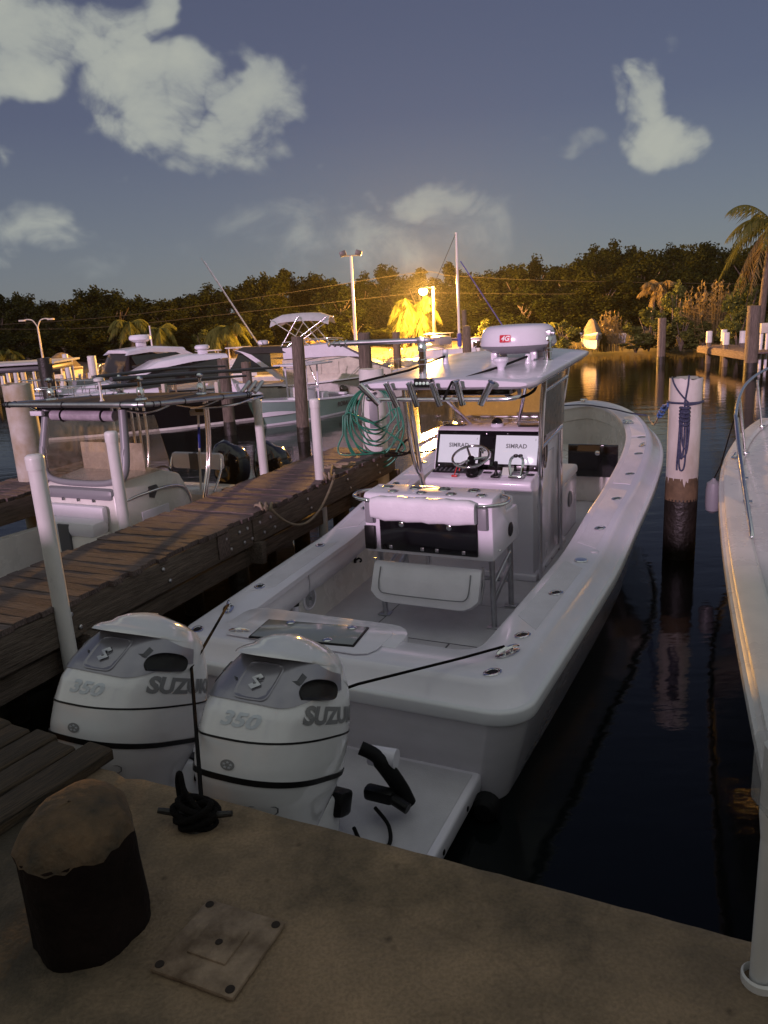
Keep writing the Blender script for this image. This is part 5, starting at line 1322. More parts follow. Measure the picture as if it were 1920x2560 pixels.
# windscreen enclosure: raked side frames, clear panel
for sx in (-1, 1):
    xtube(NB, 'screen_post', spline([(sx * .50, 2.34, cz(2.3) - .06), (sx * .54, 2.42, 1.50), (sx * .54, 2.47, 1.30), (sx * .45, 2.50, 1.18)], 5), .042, 'mgrey', 10)
    b = MB(); b.prism([(1.80, 1.22), (2.44, 1.22), (2.36, 1.80), (1.95, 1.78)], -.002, .002, basis((sx * .53, 0, 0), (0, 1, 0), (0, 0, 1), (1, 0, 0))); build('side_curtain', b, 'isin2', NB)
b = MB(); rows = []
for i in range(13):
    u = -1 + 2 * i / 12; x = u * .51; zb_ = 1.21 + .10 * abs(u) ** 4; rows.append([(x, 2.475, zb_), (x, 2.37, 1.80), (x, 2.375, 1.80), (x, 2.481, zb_)])
b.loft(rows); build('front_curtain', b, 'isin2', NB, smooth=60)
xtube(NB, 'curtain_seam', spline([(-.54, 2.43, 1.52), (-.50, 2.48, 1.29), (-.36, 2.495, 1.20), (0, 2.50, 1.18), (.36, 2.495, 1.20), (.50, 2.48, 1.29), (.54, 2.43, 1.52)], 5), .034, 'mgrey')
# console, seat ahead of it, helm seat behind
yz_prism(NB, 'console', [(1.50, .22), (1.45, .84), (1.62, 1.12), (1.95, 1.24), (2.50, 1.19), (2.56, 1.08), (2.60, .22)], -.47, .47, 'gelwarm', .03)
xbox(NB, 'console_apron', (0, 2.52, 1.09), (.90, .14, .12), 'mgrey', .05)
for x in (-.2, 0, .2): xbox(NB, 'apron_clip', (x, 2.585, 1.035), (.02, .01, .03), 'dgrey', .003)
b = MB(); b.prism([(-.06, -.05), (.0, -.07), (.07, .03), (.05, .06), (-.06, .06)], 0, .012, basis((-.471, 2.05, 1.02), (0, -1, 0), (0, 0, 1), (-1, 0, 0))); build('vent', b, 'dgrey', NB)
b = MB(); b.lathe([(.06, 0), (.055, .012), (.01, .008)], 18, c=(-.472, 1.68, .70), mtx=Matrix.Rotation(-PI / 2, 4, 'Y') @ Matrix.Diagonal((.7, 1, 1, 1))); build('round_vent', b, 'mgrey', NB)
b = MB(); b.rbox((-.476, 2.05, .62), (.012, .40, .46), .005); build('side_hatch', b, 'gel', NB)
xbox(NB, 'front_seat', (0, 2.68, .48), (.80, .22, .54), 'gelwarm', .05); xbox(NB, 'seat_cushion', (0, 2.70, .80), (.78, .22, .16), 'vinyl', .06)
xbox(NB, 'seat_back', (0, 2.62, .90), (.76, .08, .20), 'vinyl', .038)
xbox(NB, 'seat_stripe', (0, 2.800, .60), (.14, .032, .50), 'dgrey', .004)
plate_b = MB(); plate_b.rbox((0, 2.05, 1.36), (.84, .02, .30), .01); build('inner_apron', plate_b, 'curtain', NB)
xtube(NB, 'console_rail', spline([(-.45, 2.45, 1.0), (-.49, 2.2, 1.03), (-.49, 1.8, 1.02), (-.47, 1.55, .92), (-.46, 1.45, .6), (-.45, 1.42, .3)], 5), .016, 'alu')
xbox(NB, 'helm_seat', (0, .95, .70), (.74, .42, .14), 'gelwarm', .04); xbox(NB, 'helm_seat_base', (0, .95, .42), (.70, .36, .44), 'gelwarm', .03)
xbox(NB, 'helm_backrest', (0, .73, 1.06), (.74, .09, .20), 'vinyl', .045); xbox(NB, 'backrest_stripe', (.02, .778, 1.06), (.13, .006, .19), 'dgrey', .002); xbox(NB, 'backrest_stripe', (.02, .73, 1.06), (.13, .096, .205), 'dgrey', .046)
for sx in (-1, 1): xtube(NB, 'backrest_arm', spline([(sx * .36, .75, 1.10), (sx * .375, .80, .95), (sx * .37, .95, .75)], 4), .014, 'alu')
b = MB(); b.ring(.17, .012, (0, 1.43, .98), mtx=Matrix.Rotation(rad(-50), 4, 'X'), n=24, m=7); build('steering_wheel', b, 'dgrey', NB)
xbox(NB, 'transom_locker', (0, .34, .45), (1.5, .4, .40), 'gelwarm', .05)
for x in (-.62, .62): xbox(NB, 'transom_pad', (x, .545, .50), (.20, .01, .16), 'dgrey', .003)
def black_outboard(parent, x, y, z):
    K = [(0, .15, .11), (.08, .26, .16), (.20, .31, .18), (.34, .32, .18), (.46, .29, .165), (.55, .22, .13), (.59, .08, .06)]
    rings = [[(x + hw * math.copysign(abs(math.cos(a)) ** .8, math.cos(a)), y + .05 * (i / 6) + hl * math.copysign(abs(math.sin(a)) ** .8, math.sin(a)), z + zz - (.10 * math.sin(a) * zz * -1 if i > 3 else 0)) for a in [2 * PI * k / 28 for k in range(28)]] for i, (zz, hl, hw) in enumerate(K)]
    b = MB(); b.loft(rings); o_ = build('outboard_motor', b, 'blackgloss', parent, smooth=60)
    b = MB(); b.rbox((x, y + .05, z - .3), (.16, .34, .62), .05); build('outboard_leg', b, 'black', o_)
    b = MB(); b.rbox((x - .165, y, z + .36), (.012, .32, .05), .005); build('cowling_stripe', b, M['plank2'], o_)
black_outboard(NB, -.30, -.42, .48); black_outboard(NB, .36, -.42, .48)
# long-handled brush leaning in the cockpit
br = thing('deck_brush', 'deck brush with a long pale handle standing in the black-topped boat', 'brush', slip(-3.55, 3.42, .25))
b = MB(); b.tube([(0, 0, 0), (.10, .05, 1.38)], .013, 8); build('handle', b, 'mastpaint', br); b = MB(); b.tube([(.075, .035, 1.0), (.09, .045, 1.24)], .0145, 8); build('grip', b, 'bluecover', br)
b = MB(); b.rbox((.11, .05, 1.41), (.20, .07, .07), .015); build('brush_head', b, 'sunbrella', br); b = MB(); b.rbox((.14, .03, 1.44), (.13, .06, .06), .02); build('bristles', b, 'reed', br)

# ------------------------------------------------------------------ neighbour to starboard: foredeck with bow rail at the right edge
RB = thing('bow_rail_boat', 'white cruiser foredeck with a steel bow rail at the right edge', 'boat', slip(3.73, -1.25), -BOAT_A + rad(2.6))
M['hullside2'] = mat('dark_topside', (.030, .026, .022), .14, coat=.4)
hbR, zfR = gen_hull(RB, 10.4, 3.0, .80, 1.05, 'hullside2', 'gelwarm', 'gelwarm', fine=1.4, full_=2.6)
def rim(y, d=.0): return -(hbR(y) - d)
b = MB(); b.loft([[(rim(y, .02), y, zfR(y) + .03), (rim(y, .02), y, zfR(y) + .075), (rim(y, .05), y, zfR(y) + .09), (rim(y, .16), y, zfR(y) + .09), (rim(y, .185), y, zfR(y) + .06)] for y in [.4 + 8.2 * i / 40 for i in range(41)]]); build('toe_rail', b, 'gelwarm', RB, smooth=50)
st_pts = []
for (y, h_, d_) in ((3.65, .0, .17), (3.75, .05, .165), (4.5, .33, .12), (5.3, .54, .09), (5.6, .57, .09), (6.4, .60, .10), (7.3, .62, .10), (8.2, .64, .12), (9.2, .66, .15), (9.9, .66, .2)):
    st_pts.append((rim(y, d_) if y < 9.5 else -.15, y, zfR(y) + .09 + h_))
xtube(RB, 'bow_rail', spline(st_pts, 6), .0165, 'alu', 10)
for y in (4.6, 5.4, 6.5, 8.0, 9.2): xtube(RB, 'stanchion', [(rim(y, .19), y, zfR(y) + .06), (rim(y, .10), y, zfR(y) + (.43 if y < 5 else .65))], .014, 'alu', 10); xbox(RB, 'stanchion_foot', (rim(y, .19), y, zfR(y) + .095), (.07, .07, .02), 'steel', .005)
cleat(rim(6.3, .10), 6.3, rad(80), 'cleat', RB, zfR(6.3) + .095)
xtube(RB, 'hatch_strut', [(-.75, 5.9, zfR(6) + .10), (-.35, 6.35, zfR(6) + .45)], .013, 'alu'); 
b = MB(); b.loft([[(-.62 * k + .9 * (1 - k) * 0, y, zfR(y) + .07 + h_), (0.0, y, zfR(y) + .16 + h_ * 1.2), (.62 * k, y, zfR(y) + .07 + h_)] for (y, h_, k) in ((1.2, .10, 1.0), (3.0, .10, 1.0), (4.8, .10, .95), (6.2, .06, .8), (7.4, .0, .5))], closed=False, cap=False); build('trunk_cabin', b, 'gelwarm', RB, smooth=40)
b = MB(); b.rbox((-.98, 3.3, zfR(3.3) + .075), (.34, .62, .03), .01); vh = build('deck_hatch', b, 'gel', RB)
for k in range(5): b = MB(); b.rbox((-1.09 + .055 * k, 3.3, zfR(3.3) + .092), (.014, .50, .006), .002); build('hatch_slat', b, 'mgrey', vh)
for y in (2.55, 2.35): cleat(-1.02, y, rad(85), 'cleat', RB, zfR(y) + .075, .9)
fdr = MB(); fz = zfR(6.4); fdr.lathe([(.012, .17), (.025, .15), (.065, .12), (.072, .05), (.072, -.10), (.062, -.16), (.02, -.19)], 16, c=(rim(6.0, -.075), 6.0, fz - .24)); f_ = build('fender', fdr, 'mgrey'); f_.location = RB.location; f_.rotation_euler = RB.rotation_euler
tag(f_, 'grey fender hung over the side of the cruiser with the bow rail', 'fender')
ll = MB(); ll.tube([(rim(6.0, -.075), 6.0, fz - .08), (rim(6.0, -.02), 6.0, fz + .06), (rim(6.3, .1), 6.3, fz + .64)], .007, 6); o = build('fender_line', ll, 'rope_black', f_)
# ------------------------------------------------------------------ street lamp that lights the far bank
LAMP = at_y(1058, 727, 39.6)
M['sodium'] = mat('sodium_bulb', (1, .7, .3), .5, emit=(1.0, .55, .12), estr=60)
lamp = thing('street_lamp', 'lit sodium street lamp shining orange above the bright palm', 'street lamp', (LAMP.x + .5, LAMP.y + .5, .7))
def rel(p): return Vector(p) - lamp.location
b = MB(); b.tube([(0, 0, -.5), (.05, 0, LAMP.z - .5)], [.10, .07], 10); build('pole', b, 'bark', lamp)
b = MB(); b.tube(spline([(.05, 0, LAMP.z - .62), rel(LAMP + Vector((.3, .2, .16))), rel(LAMP + Vector((.1, .05, .16)))], 5), .03, 8); build('arm', b, 'alud', lamp)
b = MB(); b.lathe([(.05, .17), (.13, .14), (.15, .10)], 14, c=rel(LAMP)); build('head', b, 'alud', lamp)
b = MB(); b.lathe([(.02, -.24), (.16, -.17), (.23, -.03), (.19, .09), (.05, .13)], 14, c=rel(LAMP)); build('bulb', b, 'sodium', lamp, smooth=80)
ld = bpy.data.lights.new('lamp_light', 'POINT'); ld.energy = 65000; ld.color = (1.0, .47, .09); ld.shadow_soft_size = .33
lo = bpy.data.objects.new('lamp_light', ld); COL.objects.link(lo); lo.location = LAMP
# twin floodlight mast
pb = at_z(893, 1000, .5) if False else at_y(891, 895, 36.6)
mast = thing('floodlight_pole', 'tall white pole with two unlit floodlights behind the bimini boat', 'light pole', (pb.x, 36.6, .0))
tp = at_y(877, 640, 36.6) - mast.location
b = MB(); b.tube([(0, 0, -1.0), (tp.x, 0, tp.z)], [.085, .055], 12); build('pole', b, 'mastpaint', mast, smooth=60)
b = MB(); b.tube([(tp.x - .38, 0, tp.z + .02), (tp.x + .38, 0, tp.z + .02)], .03, 8); build('crossarm', b, 'alud', mast)
for sx in (-1, 1):
    b = MB(); b.rbox((tp.x + sx * .36, 0, tp.z + .12), (.30, .16, .23), .03, 2, Matrix.Rotation(sx * .35, 4, 'Y')); build('floodlight', b, 'dgrey', mast)
# double-arm lamp standard on the left
pb = at_y(107, 894, 40.0); t_ = at_y(97, 818, 40.0)
sl = thing('lamp_standard', 'thin unlit lamp standard with two curved arms at far left', 'lamp post', (pb.x, 40, .6))
hgt = t_.z - .6
b = MB(); b.tube([(0, 0, -.4), (0, 0, hgt)], [.06, .045], 10); build('pole', b, 'curtain', sl)
for sx in (-1, 1):
    b = MB(); b.tube(spline([(0, 0, hgt), (sx * .18, 0, hgt + .32), (sx * .42, 0, hgt + .40), (sx * .60, 0, hgt + .38)], 5), .032, 8); a_o = build('arm', b, 'curtain', sl)
    b = MB(); b.rbox((sx * .72, 0, hgt + .36), (.36, .16, .09), .035); build('lamp_head', b, 'curtain', sl)
# overhead wires
for i, pts in enumerate(([(-60, 815), (300, 790), (700, 735), (1040, 682), (1134, 690), (1400, 702), (1980, 712)], [(-60, 822), (250, 818), (700, 770), (1000, 737), (1068, 732), (1400, 735), (1980, 728)])):
    b = MB(); b.tube(spline([at_y(x, y, 45.5) for x, y in pts], 8), .012, 5)
    tag(build('overhead_wire', b, 'wire', smooth=60), ('upper' if i == 0 else 'lower') + ' power wire crossing before the dark trees', 'wire')

# ------------------------------------------------------------------ boats across the basin
def berth(name, label, stern_px, bow_px, L, B, k=None, anchor='stern'):
    s_ = at_z(*stern_px, 0); e_ = at_z(*bow_px, 0); d = e_ - s_; k = k or d.length / (L * .97)
    if anchor == 'bow': s_ = e_ - d.normalized() * L * .93 * k
    o = thing(name, label, 'boat', s_, math.atan2(-d.x, d.y)); o.scale = (k, k, k); return o
def cabin_loft(parent, name, secs, mt, smooth=40):
    """secs: (y, half width at foot, half width at top, z foot, z top)"""
    b = MB(); b.loft([[(-w0, y, z0), (-(w0 + w1) / 2 * 1.01, y, (z0 + z1) / 2), (-w1, y, z1 - .03), (-w1 * .85, y, z1), (w1 * .85, y, z1), (w1, y, z1 - .03), ((w0 + w1) / 2 * 1.01, y, (z0 + z1) / 2), (w0, y, z0)] for (y, w0, w1, z0, z1) in secs]); return build(name, b, mt, parent, smooth=smooth)
def plate(parent, name, pts, mt, th=.012, n=None):
    """thin plate through 3-D corner points, thickened along its normal"""
    P = [Vector(p) for p in pts]; nn = (P[1] - P[0]).cross(P[2] - P[0]).normalized() * th
    b = MB(); m_ = len(P); b.v = [tuple(p) for p in P] + [tuple(p + nn) for p in P]
    b.f = [tuple(range(m_))[::-1], tuple(range(m_, 2 * m_))] + [(i, (i + 1) % m_, m_ + (i + 1) % m_, m_ + i) for i in range(m_)]
    return build(name, b, mt, parent, smooth=0)
def bow_rail(parent, hb, zf, y0, y1, h=.55, n=5, m_='steel'):
    for sx in (-1, 1):
        xtube(parent, 'bow_rail', spline([(sx * max(0, hb(y0 + (y1 - y0) * i / 8) - .12), y0 + (y1 - y0) * i / 8, zf(y0 + (y1 - y0) * i / 8) + .05 + h * min(1, i / 2)) for i in range(9)], 3), .02, m_)
        for i in range(2, n + 2):
            y = y0 + (y1 - y0) * i / (n + 2); xtube(parent, 'stanchion', [(sx * (hb(y) - .12), y, zf(y) + .03), (sx * (hb(y) - .12), y, zf(y) + .05 + h)], .015, m_)

# 1. mint green centre console
MG = berth('mint_boat', 'mint green centre console with a white hardtop moored by the dark piling', (852, 1024), (634, 1071), 7.2, 2.6)
hb, zf = gen_hull(MG, 7.2, 2.7, .85, 1.35, 'mint', 'gel', 'gel', boot='gel', open_in=.22, floor=.5)
xbox(MG, 'console', (0, 3.1, 1.05), (1.0, 1.0, 1.2), 'gel', .06); xbox(MG, 'console_seat', (0, 3.9, .85), (.9, .6, .6), 'vinyl', .06)
xbox(MG, 'leaning_post', (0, 1.9, 1.0), (1.1, .6, .5), 'vinyl', .08)
for sx in (-1, 1):
    for y in (2.65, 3.55): xtube(MG, 'frame_tube', [(sx * .72, y, 2.75), (sx * .66, y, .5)], .045, 'gel')
    xtube(MG, 'frame_rail', [(sx * .70, 2.65, 1.6), (sx * .70, 3.55, 1.6)], .035, 'gel'); xtube(MG, 'frame_brace', [(sx * .68, 2.65, 1.6), (sx * .2, 2.65, 2.7)], .03, 'alu')
xbox(MG, 'hardtop', (0, 2.9, 2.80), (1.95, 2.6, .09), 'gel', .04); xtube(MG, 'front_rail', [(-.66, 3.55, 1.6), (.66, 3.55, 1.6)], .035, 'gel'); xtube(MG, 'front_rail', [(-.70, 3.55, 2.6), (.70, 3.55, 2.6)], .035, 'gel')
plate(MG, 'windshield', [(-.62, 3.57, 1.65), (.62, 3.57, 1.65), (.62, 3.55, 2.55), (-.62, 3.55, 2.55)], 'isin2')
b = MB(); b.lathe([(.30, 0), (.30, .02), (.02, .022)], 20, c=(.0, 3.605, 1.2), mtx=Matrix.Rotation(-PI / 2, 4, 'X')); build('console_door', b, 'gelwarm', MG)
black_outboard(MG, 0, -.45, .75); xbox(MG, 'transom_seat', (0, .45, 1.0), (1.6, .35, .12), 'vinyl', .05)
for x in (-.6, .6): xtube(MG, 'outrigger_pole', [(x, 2.9, 2.85), (x * 1.5, .3, 2.95)], [.035, .02], 'alu')
t = text_mesh('ROBALO', .34, .012); 
def side_txt(parent, hb, zf, t, yc, zc_, sx, mt):
    return build('hull_lettering', mapped(t, lambda x, y, z: (sx * (hb(yc - sx * -1 * 0 + (x if sx > 0 else -x)) * (1.0 - .02) + .012 - .06 * max(0, (zf(yc) - zc_ - y)) ), yc + (x if sx > 0 else -x), zc_ + y)), mt, parent, smooth=0, recalc=False)
side_txt(MG, hb, zf, t, 1.15, .55, -1, 'dgrey')
# 2. sport cruiser with the bimini
SB = berth('bimini_cruiser', 'white flybridge cruiser with a grey bimini and grey-covered windshield behind the mint boat', (640, 1012), (905, 1000), 8.4, 3.4, .60)
hb, zf = gen_hull(SB, 8.4, 3.5, .95, 1.5, 'gelwarm', 'gel', 'black', boot='hullblack')
cabin_loft(SB, 'deckhouse', [(1.9, 1.35, 1.2, 1.0, 2.35), (4.6, 1.38, 1.2, 1.1, 2.4), (5.3, 1.35, 1.15, 1.2, 2.36), (7.4, 1.0, .9, 1.35, 1.62)], 'curtain')
cabin_loft(SB, 'flybridge', [(2.0, 1.3, 1.35, 2.38, 2.95), (4.2, 1.3, 1.32, 2.40, 3.05), (4.8, 1.2, 1.15, 2.40, 3.0), (5.9, 1.0, .9, 2.30, 2.36)], 'gel')
plate(SB, 'windshield_cover', [(-1.0, 5.35, 2.42), (1.0, 5.35, 2.42), (.85, 7.35, 1.69), (-.85, 7.35, 1.69)], 'mgrey', .02)
plate(SB, 'bridge_cover', [(-1.05, 4.75, 3.06), (1.05, 4.75, 3.06), (.90, 5.95, 2.42), (-.90, 5.95, 2.42)], 'sunbrella', .02)
for sx in (-1, 1):
    for (y0, y1) in ((2.2, 3.0), (3.1, 3.9), (4.0, 4.8)): plate(SB, 'side_window', [(sx * 1.34, y0, 1.55), (sx * 1.34, y1, 1.55), (sx * 1.27, y1, 2.15), (sx * 1.27, y0, 2.15)], 'curtain', .015 * sx)
rows = []
for i in range(7):
    y = 1.4 + 3.0 * i / 6; rows.append([(-1.15 + 2.3 * j / 6, y, 4.35 + .16 * (1 - (j / 3 - 1) ** 2) + .10 * (1 - (i / 3 - 1) ** 2) - (.22 if j in (0, 6) else 0) - (.14 if i in (0, 6) else 0)) for j in range(7)])
b = MB(); b.loft([r + [(x, y, z - .02) for x, y, z in r][::-1] for r in rows]); build('bimini_canvas', b, 'sunbrella', SB, smooth=40)
for sx in (-1, 1):
    for (a0, a1) in (((1.45, 4.35), (3.4, 2.98)), ((4.35, 4.35), (2.2, 2.98)), ((2.9, 4.45), (1.9, 2.98)), ((2.9, 4.45), (4.0, 3.0))): xtube(SB, 'bimini_bow', [(sx * 1.14, a0[0], a0[1]), (sx * 1.2, a1[0], a1[1])], .03, 'alu')
    xtube(SB, 'bridge_rail', spline([(sx * 1.2, 2.0, 3.2), (sx * 1.2, 4.0, 3.25), (sx * .9, 4.8, 3.2)], 4), .025, 'steel')
bow_rail(SB, hb, zf, 5.2, 8.1)
# 3. express cruiser with black canvas and a blue light
EC = berth('black_top_cruiser', 'white express cruiser with black canvas and a blue light in its windscreen', (765, 1006), (626, 1016), 8.0, 3.0, .62)
hb, zf = gen_hull(EC, 8.0, 3.0, 1.0, 1.5, 'gelwarm', 'gel', 'black', boot='hullblack')
cabin_loft(EC, 'coachroof', [(3.6, 1.2, 1.1, 1.2, 1.75), (5.2, 1.0, .9, 1.3, 1.7), (6.6, .6, .5, 1.4, 1.52)], 'gel')
for sx in (-1, 1):
    plate(EC, 'side_screen', [(sx * 1.18, 1.6, 1.75), (sx * 1.2, 3.7, 1.78), (sx * .95, 3.1, 2.72), (sx * 1.0, 1.6, 2.78)], 'glassdark', .02 * sx)
    b = MB(); b.loft([[(sx * 1.22, .9 + d, z - .14), (sx * 1.1, .9 + d, z - .14), (sx * 1.1, .9 + d + .5, z), (sx * 1.22, .9 + d + .5, z)] for d, z in ((0, 1.4), (.9, 2.2), (1.6, 2.75), (2.0, 2.92))]); build('radar_arch', b, 'gel', EC)
plate(EC, 'windscreen', [(-1.1, 3.7, 1.78), (1.1, 3.7, 1.78), (.9, 3.05, 2.70), (-.9, 3.05, 2.70)], 'isin2', .02)
cabin_loft(EC, 'canvas_top', [(.7, 1.2, 1.1, 2.6, 2.92), (2.9, 1.1, 1.0, 2.68, 2.95), (3.3, 1.0, .9, 2.66, 2.80)], 'canvas'); xbox(EC, 'courtesy_light', (-.55, 2.9, 2.35), (.5, .08, .32), 'ledblue', .03)
b = MB(); b.lathe([(.26, 0), (.30, .05), (.29, .16), (.20, .22), (.02, .23)], 20, c=(0, 1.9, 3.02)); build('radar_dome', b, 'gel', EC); xbox(EC, 'swim_platform', (0, -.35, .45), (2.6, .7, .1), 'gel', .04)
for x in (-.7, .7): xtube(EC, 'outrigger_pole', [(x, 2.0, 2.8), (x * 1.6, 4.4, 7.2)], [.03, .015], 'alud')
# 4. black-hulled hardtop cruiser with lit windscreen
BC = berth('black_hull_cruiser', 'black-hulled express cruiser with a white hardtop and a warm lit windscreen', (640, 1040), (400, 1068), 10.0, 3.2, .60)
hb, zf = gen_hull(BC, 10.0, 3.2, 1.15, 1.6, 'hullblack', 'gel', 'steel', boot='gelwarm')
cabin_loft(BC, 'coachroof', [(4.6, 1.3, 1.2, 1.3, 1.9), (6.6, 1.1, 1.0, 1.4, 1.85), (8.4, .6, .5, 1.5, 1.65)], 'gel')
cabin_loft(BC, 'hardtop', [(1.4, 1.15, 1.0, 2.85, 3.02), (3.0, 1.25, 1.1, 2.80, 3.08), (4.4, 1.22, 1.1, 2.62, 2.90), (5.4, 1.1, 1.0, 2.28, 2.45)], 'gel')
for sx in (-1, 1): plate(BC, 'side_window', [(sx * 1.28, 1.6, 1.95), (sx * 1.28, 5.5, 1.85), (sx * 1.17, 5.2, 2.32), (sx * 1.2, 4.2, 2.66), (sx * 1.2, 1.8, 2.85)], 'glassdark', .02 * sx); xtube(BC, 'pillar', [(sx * 1.25, 1.2, 1.3), (sx * 1.1, 1.75, 2.9)], .06, 'gel')
plate(BC, 'windscreen', [(-1.15, 6.5, 1.88), (1.15, 6.5, 1.88), (1.02, 5.35, 2.36), (-1.02, 5.35, 2.36)], 'isin2', .02)
xbox(BC, 'lit_interior', (0, 4.6, 1.95), (2.0, .06, .55), 'ledglow', .01)
b = MB(); b.lathe([(.26, 0), (.33, .05), (.33, .14), (.25, .20), (.02, .21)], 22, c=(0, 2.2, 3.24)); build('radar_dome', b, 'gel', BC); xbox(BC, 'radar_pedestal', (0, 2.2, 3.14), (.3, .4, .2), 'gel', .04)
bow_rail(BC, hb, zf, 5.6, 9.7); xbox(BC, 'cockpit_seat', (0, .9, 1.4), (2.2, .5, .5), 'vinyl', .08)
# 5. white cruiser with arched hardtop and open array, bow to the left
WC = berth('arch_cruiser', 'white cruiser with a sweeping arched hardtop and radar at left', (372, 1048), (100, 1086), 10.4, 3.3, .62, 'bow')
hb, zf = gen_hull(WC, 10.4, 3.3, 1.15, 1.75, 'gel', 'gel', 'hullblack', boot='hullblack')
cabin_loft(WC, 'coachroof', [(4.0, 1.35, 1.25, 1.3, 2.0), (6.4, 1.15, 1.05, 1.5, 1.98), (8.6, .6, .5, 1.65, 1.80)], 'gel')
for sx in (-1, 1):
    b = MB(); pr = [(.4, 1.35), (1.4, 1.95), (2.4, 2.75), (3.3, 3.18), (4.6, 3.28), (5.7, 3.20)]
    b.loft([[(sx * 1.30, y, z), (sx * 1.12, y, z + .01), (sx * 1.12, y + .22, z - .15), (sx * 1.30, y + .22, z - .16)] for y, z in pr]); build('arch_side', b, 'gel', WC, smooth=50)
    plate(WC, 'side_window', [(sx * 1.26, 2.8, 2.05), (sx * 1.27, 5.3, 2.05), (sx * 1.15, 5.65, 3.0), (sx * 1.15, 3.6, 3.02), (sx * 1.2, 2.7, 2.6)], 'glassdark', .02 * sx)
cabin_loft(WC, 'hardtop', [(3.0, 1.18, 1.05, 3.06, 3.22), (4.4, 1.2, 1.05, 3.18, 3.36), (5.8, 1.12, 1.0, 3.12, 3.26)], 'gel')
plate(WC, 'windscreen', [(-1.18, 6.35, 2.0), (1.18, 6.35, 2.0), (1.08, 5.75, 3.1), (-1.08, 5.75, 3.1)], 'isin2', .02)
for x in (-.45, .45): xbox(WC, 'helm_chair', (x, 4.3, 2.35), (.5, .5, .9), 'vinyl', .12)
xbox(WC, 'radar_pedestal', (0, 4.6, 3.45), (.25, .45, .22), 'gel', .05); b = MB(); b.lathe([(.30, 0), (.50, .12), (.50, .24), (.42, .32), (.02, .34)], 24, c=(0, 4.6, 3.55)); build('radar_dome', b, 'gel', WC)
xbox(WC, 'tender_chock', (.2, 7.2, 1.95), (.9, 1.2, .3), 'mgrey', .12); bow_rail(WC, hb, zf, 6.2, 10.1)
b = MB(); b.lathe([(.04, 0), (.03, .9), (.05, .95)], 8, c=(1.0, 3.6, 3.3)); build('antenna', b, 'gel', WC)
# 6. small T-top boat between the cruisers
TT = berth('small_ttop_boat', 'small boat with a flat black T-top on white legs before the black-hulled cruiser', (560, 1040), (430, 1052), 6.0, 2.3, .60)
hb, zf = gen_hull(TT, 6.0, 2.3, .75, 1.1, 'gel', 'gel', open_in=.2, floor=.4)
xbox(TT, 'console', (0, 2.8, .95), (.8, .8, 1.1), 'gel', .05); xbox(TT, 'ttop_canvas', (0, 2.6, 2.62), (1.9, 2.6, .05), 'canvas', .02)
for sx in (-1, 1):
    for y in (2.0, 3.2): xtube(TT, 'leg', spline([(sx * .75, y, 2.6), (sx * .55, y, 2.3), (sx * .5, y + .1, 1.2), (sx * .5, y, .4)], 4), .04, 'gel')
for x in (-.6, -.2, .2, .6): xtube(TT, 'rod_holder', [(x, 1.3, 2.62), (x, 1.2, 2.9)], .05, 'gel')
black_outboard(TT, 0, -.4, .7)

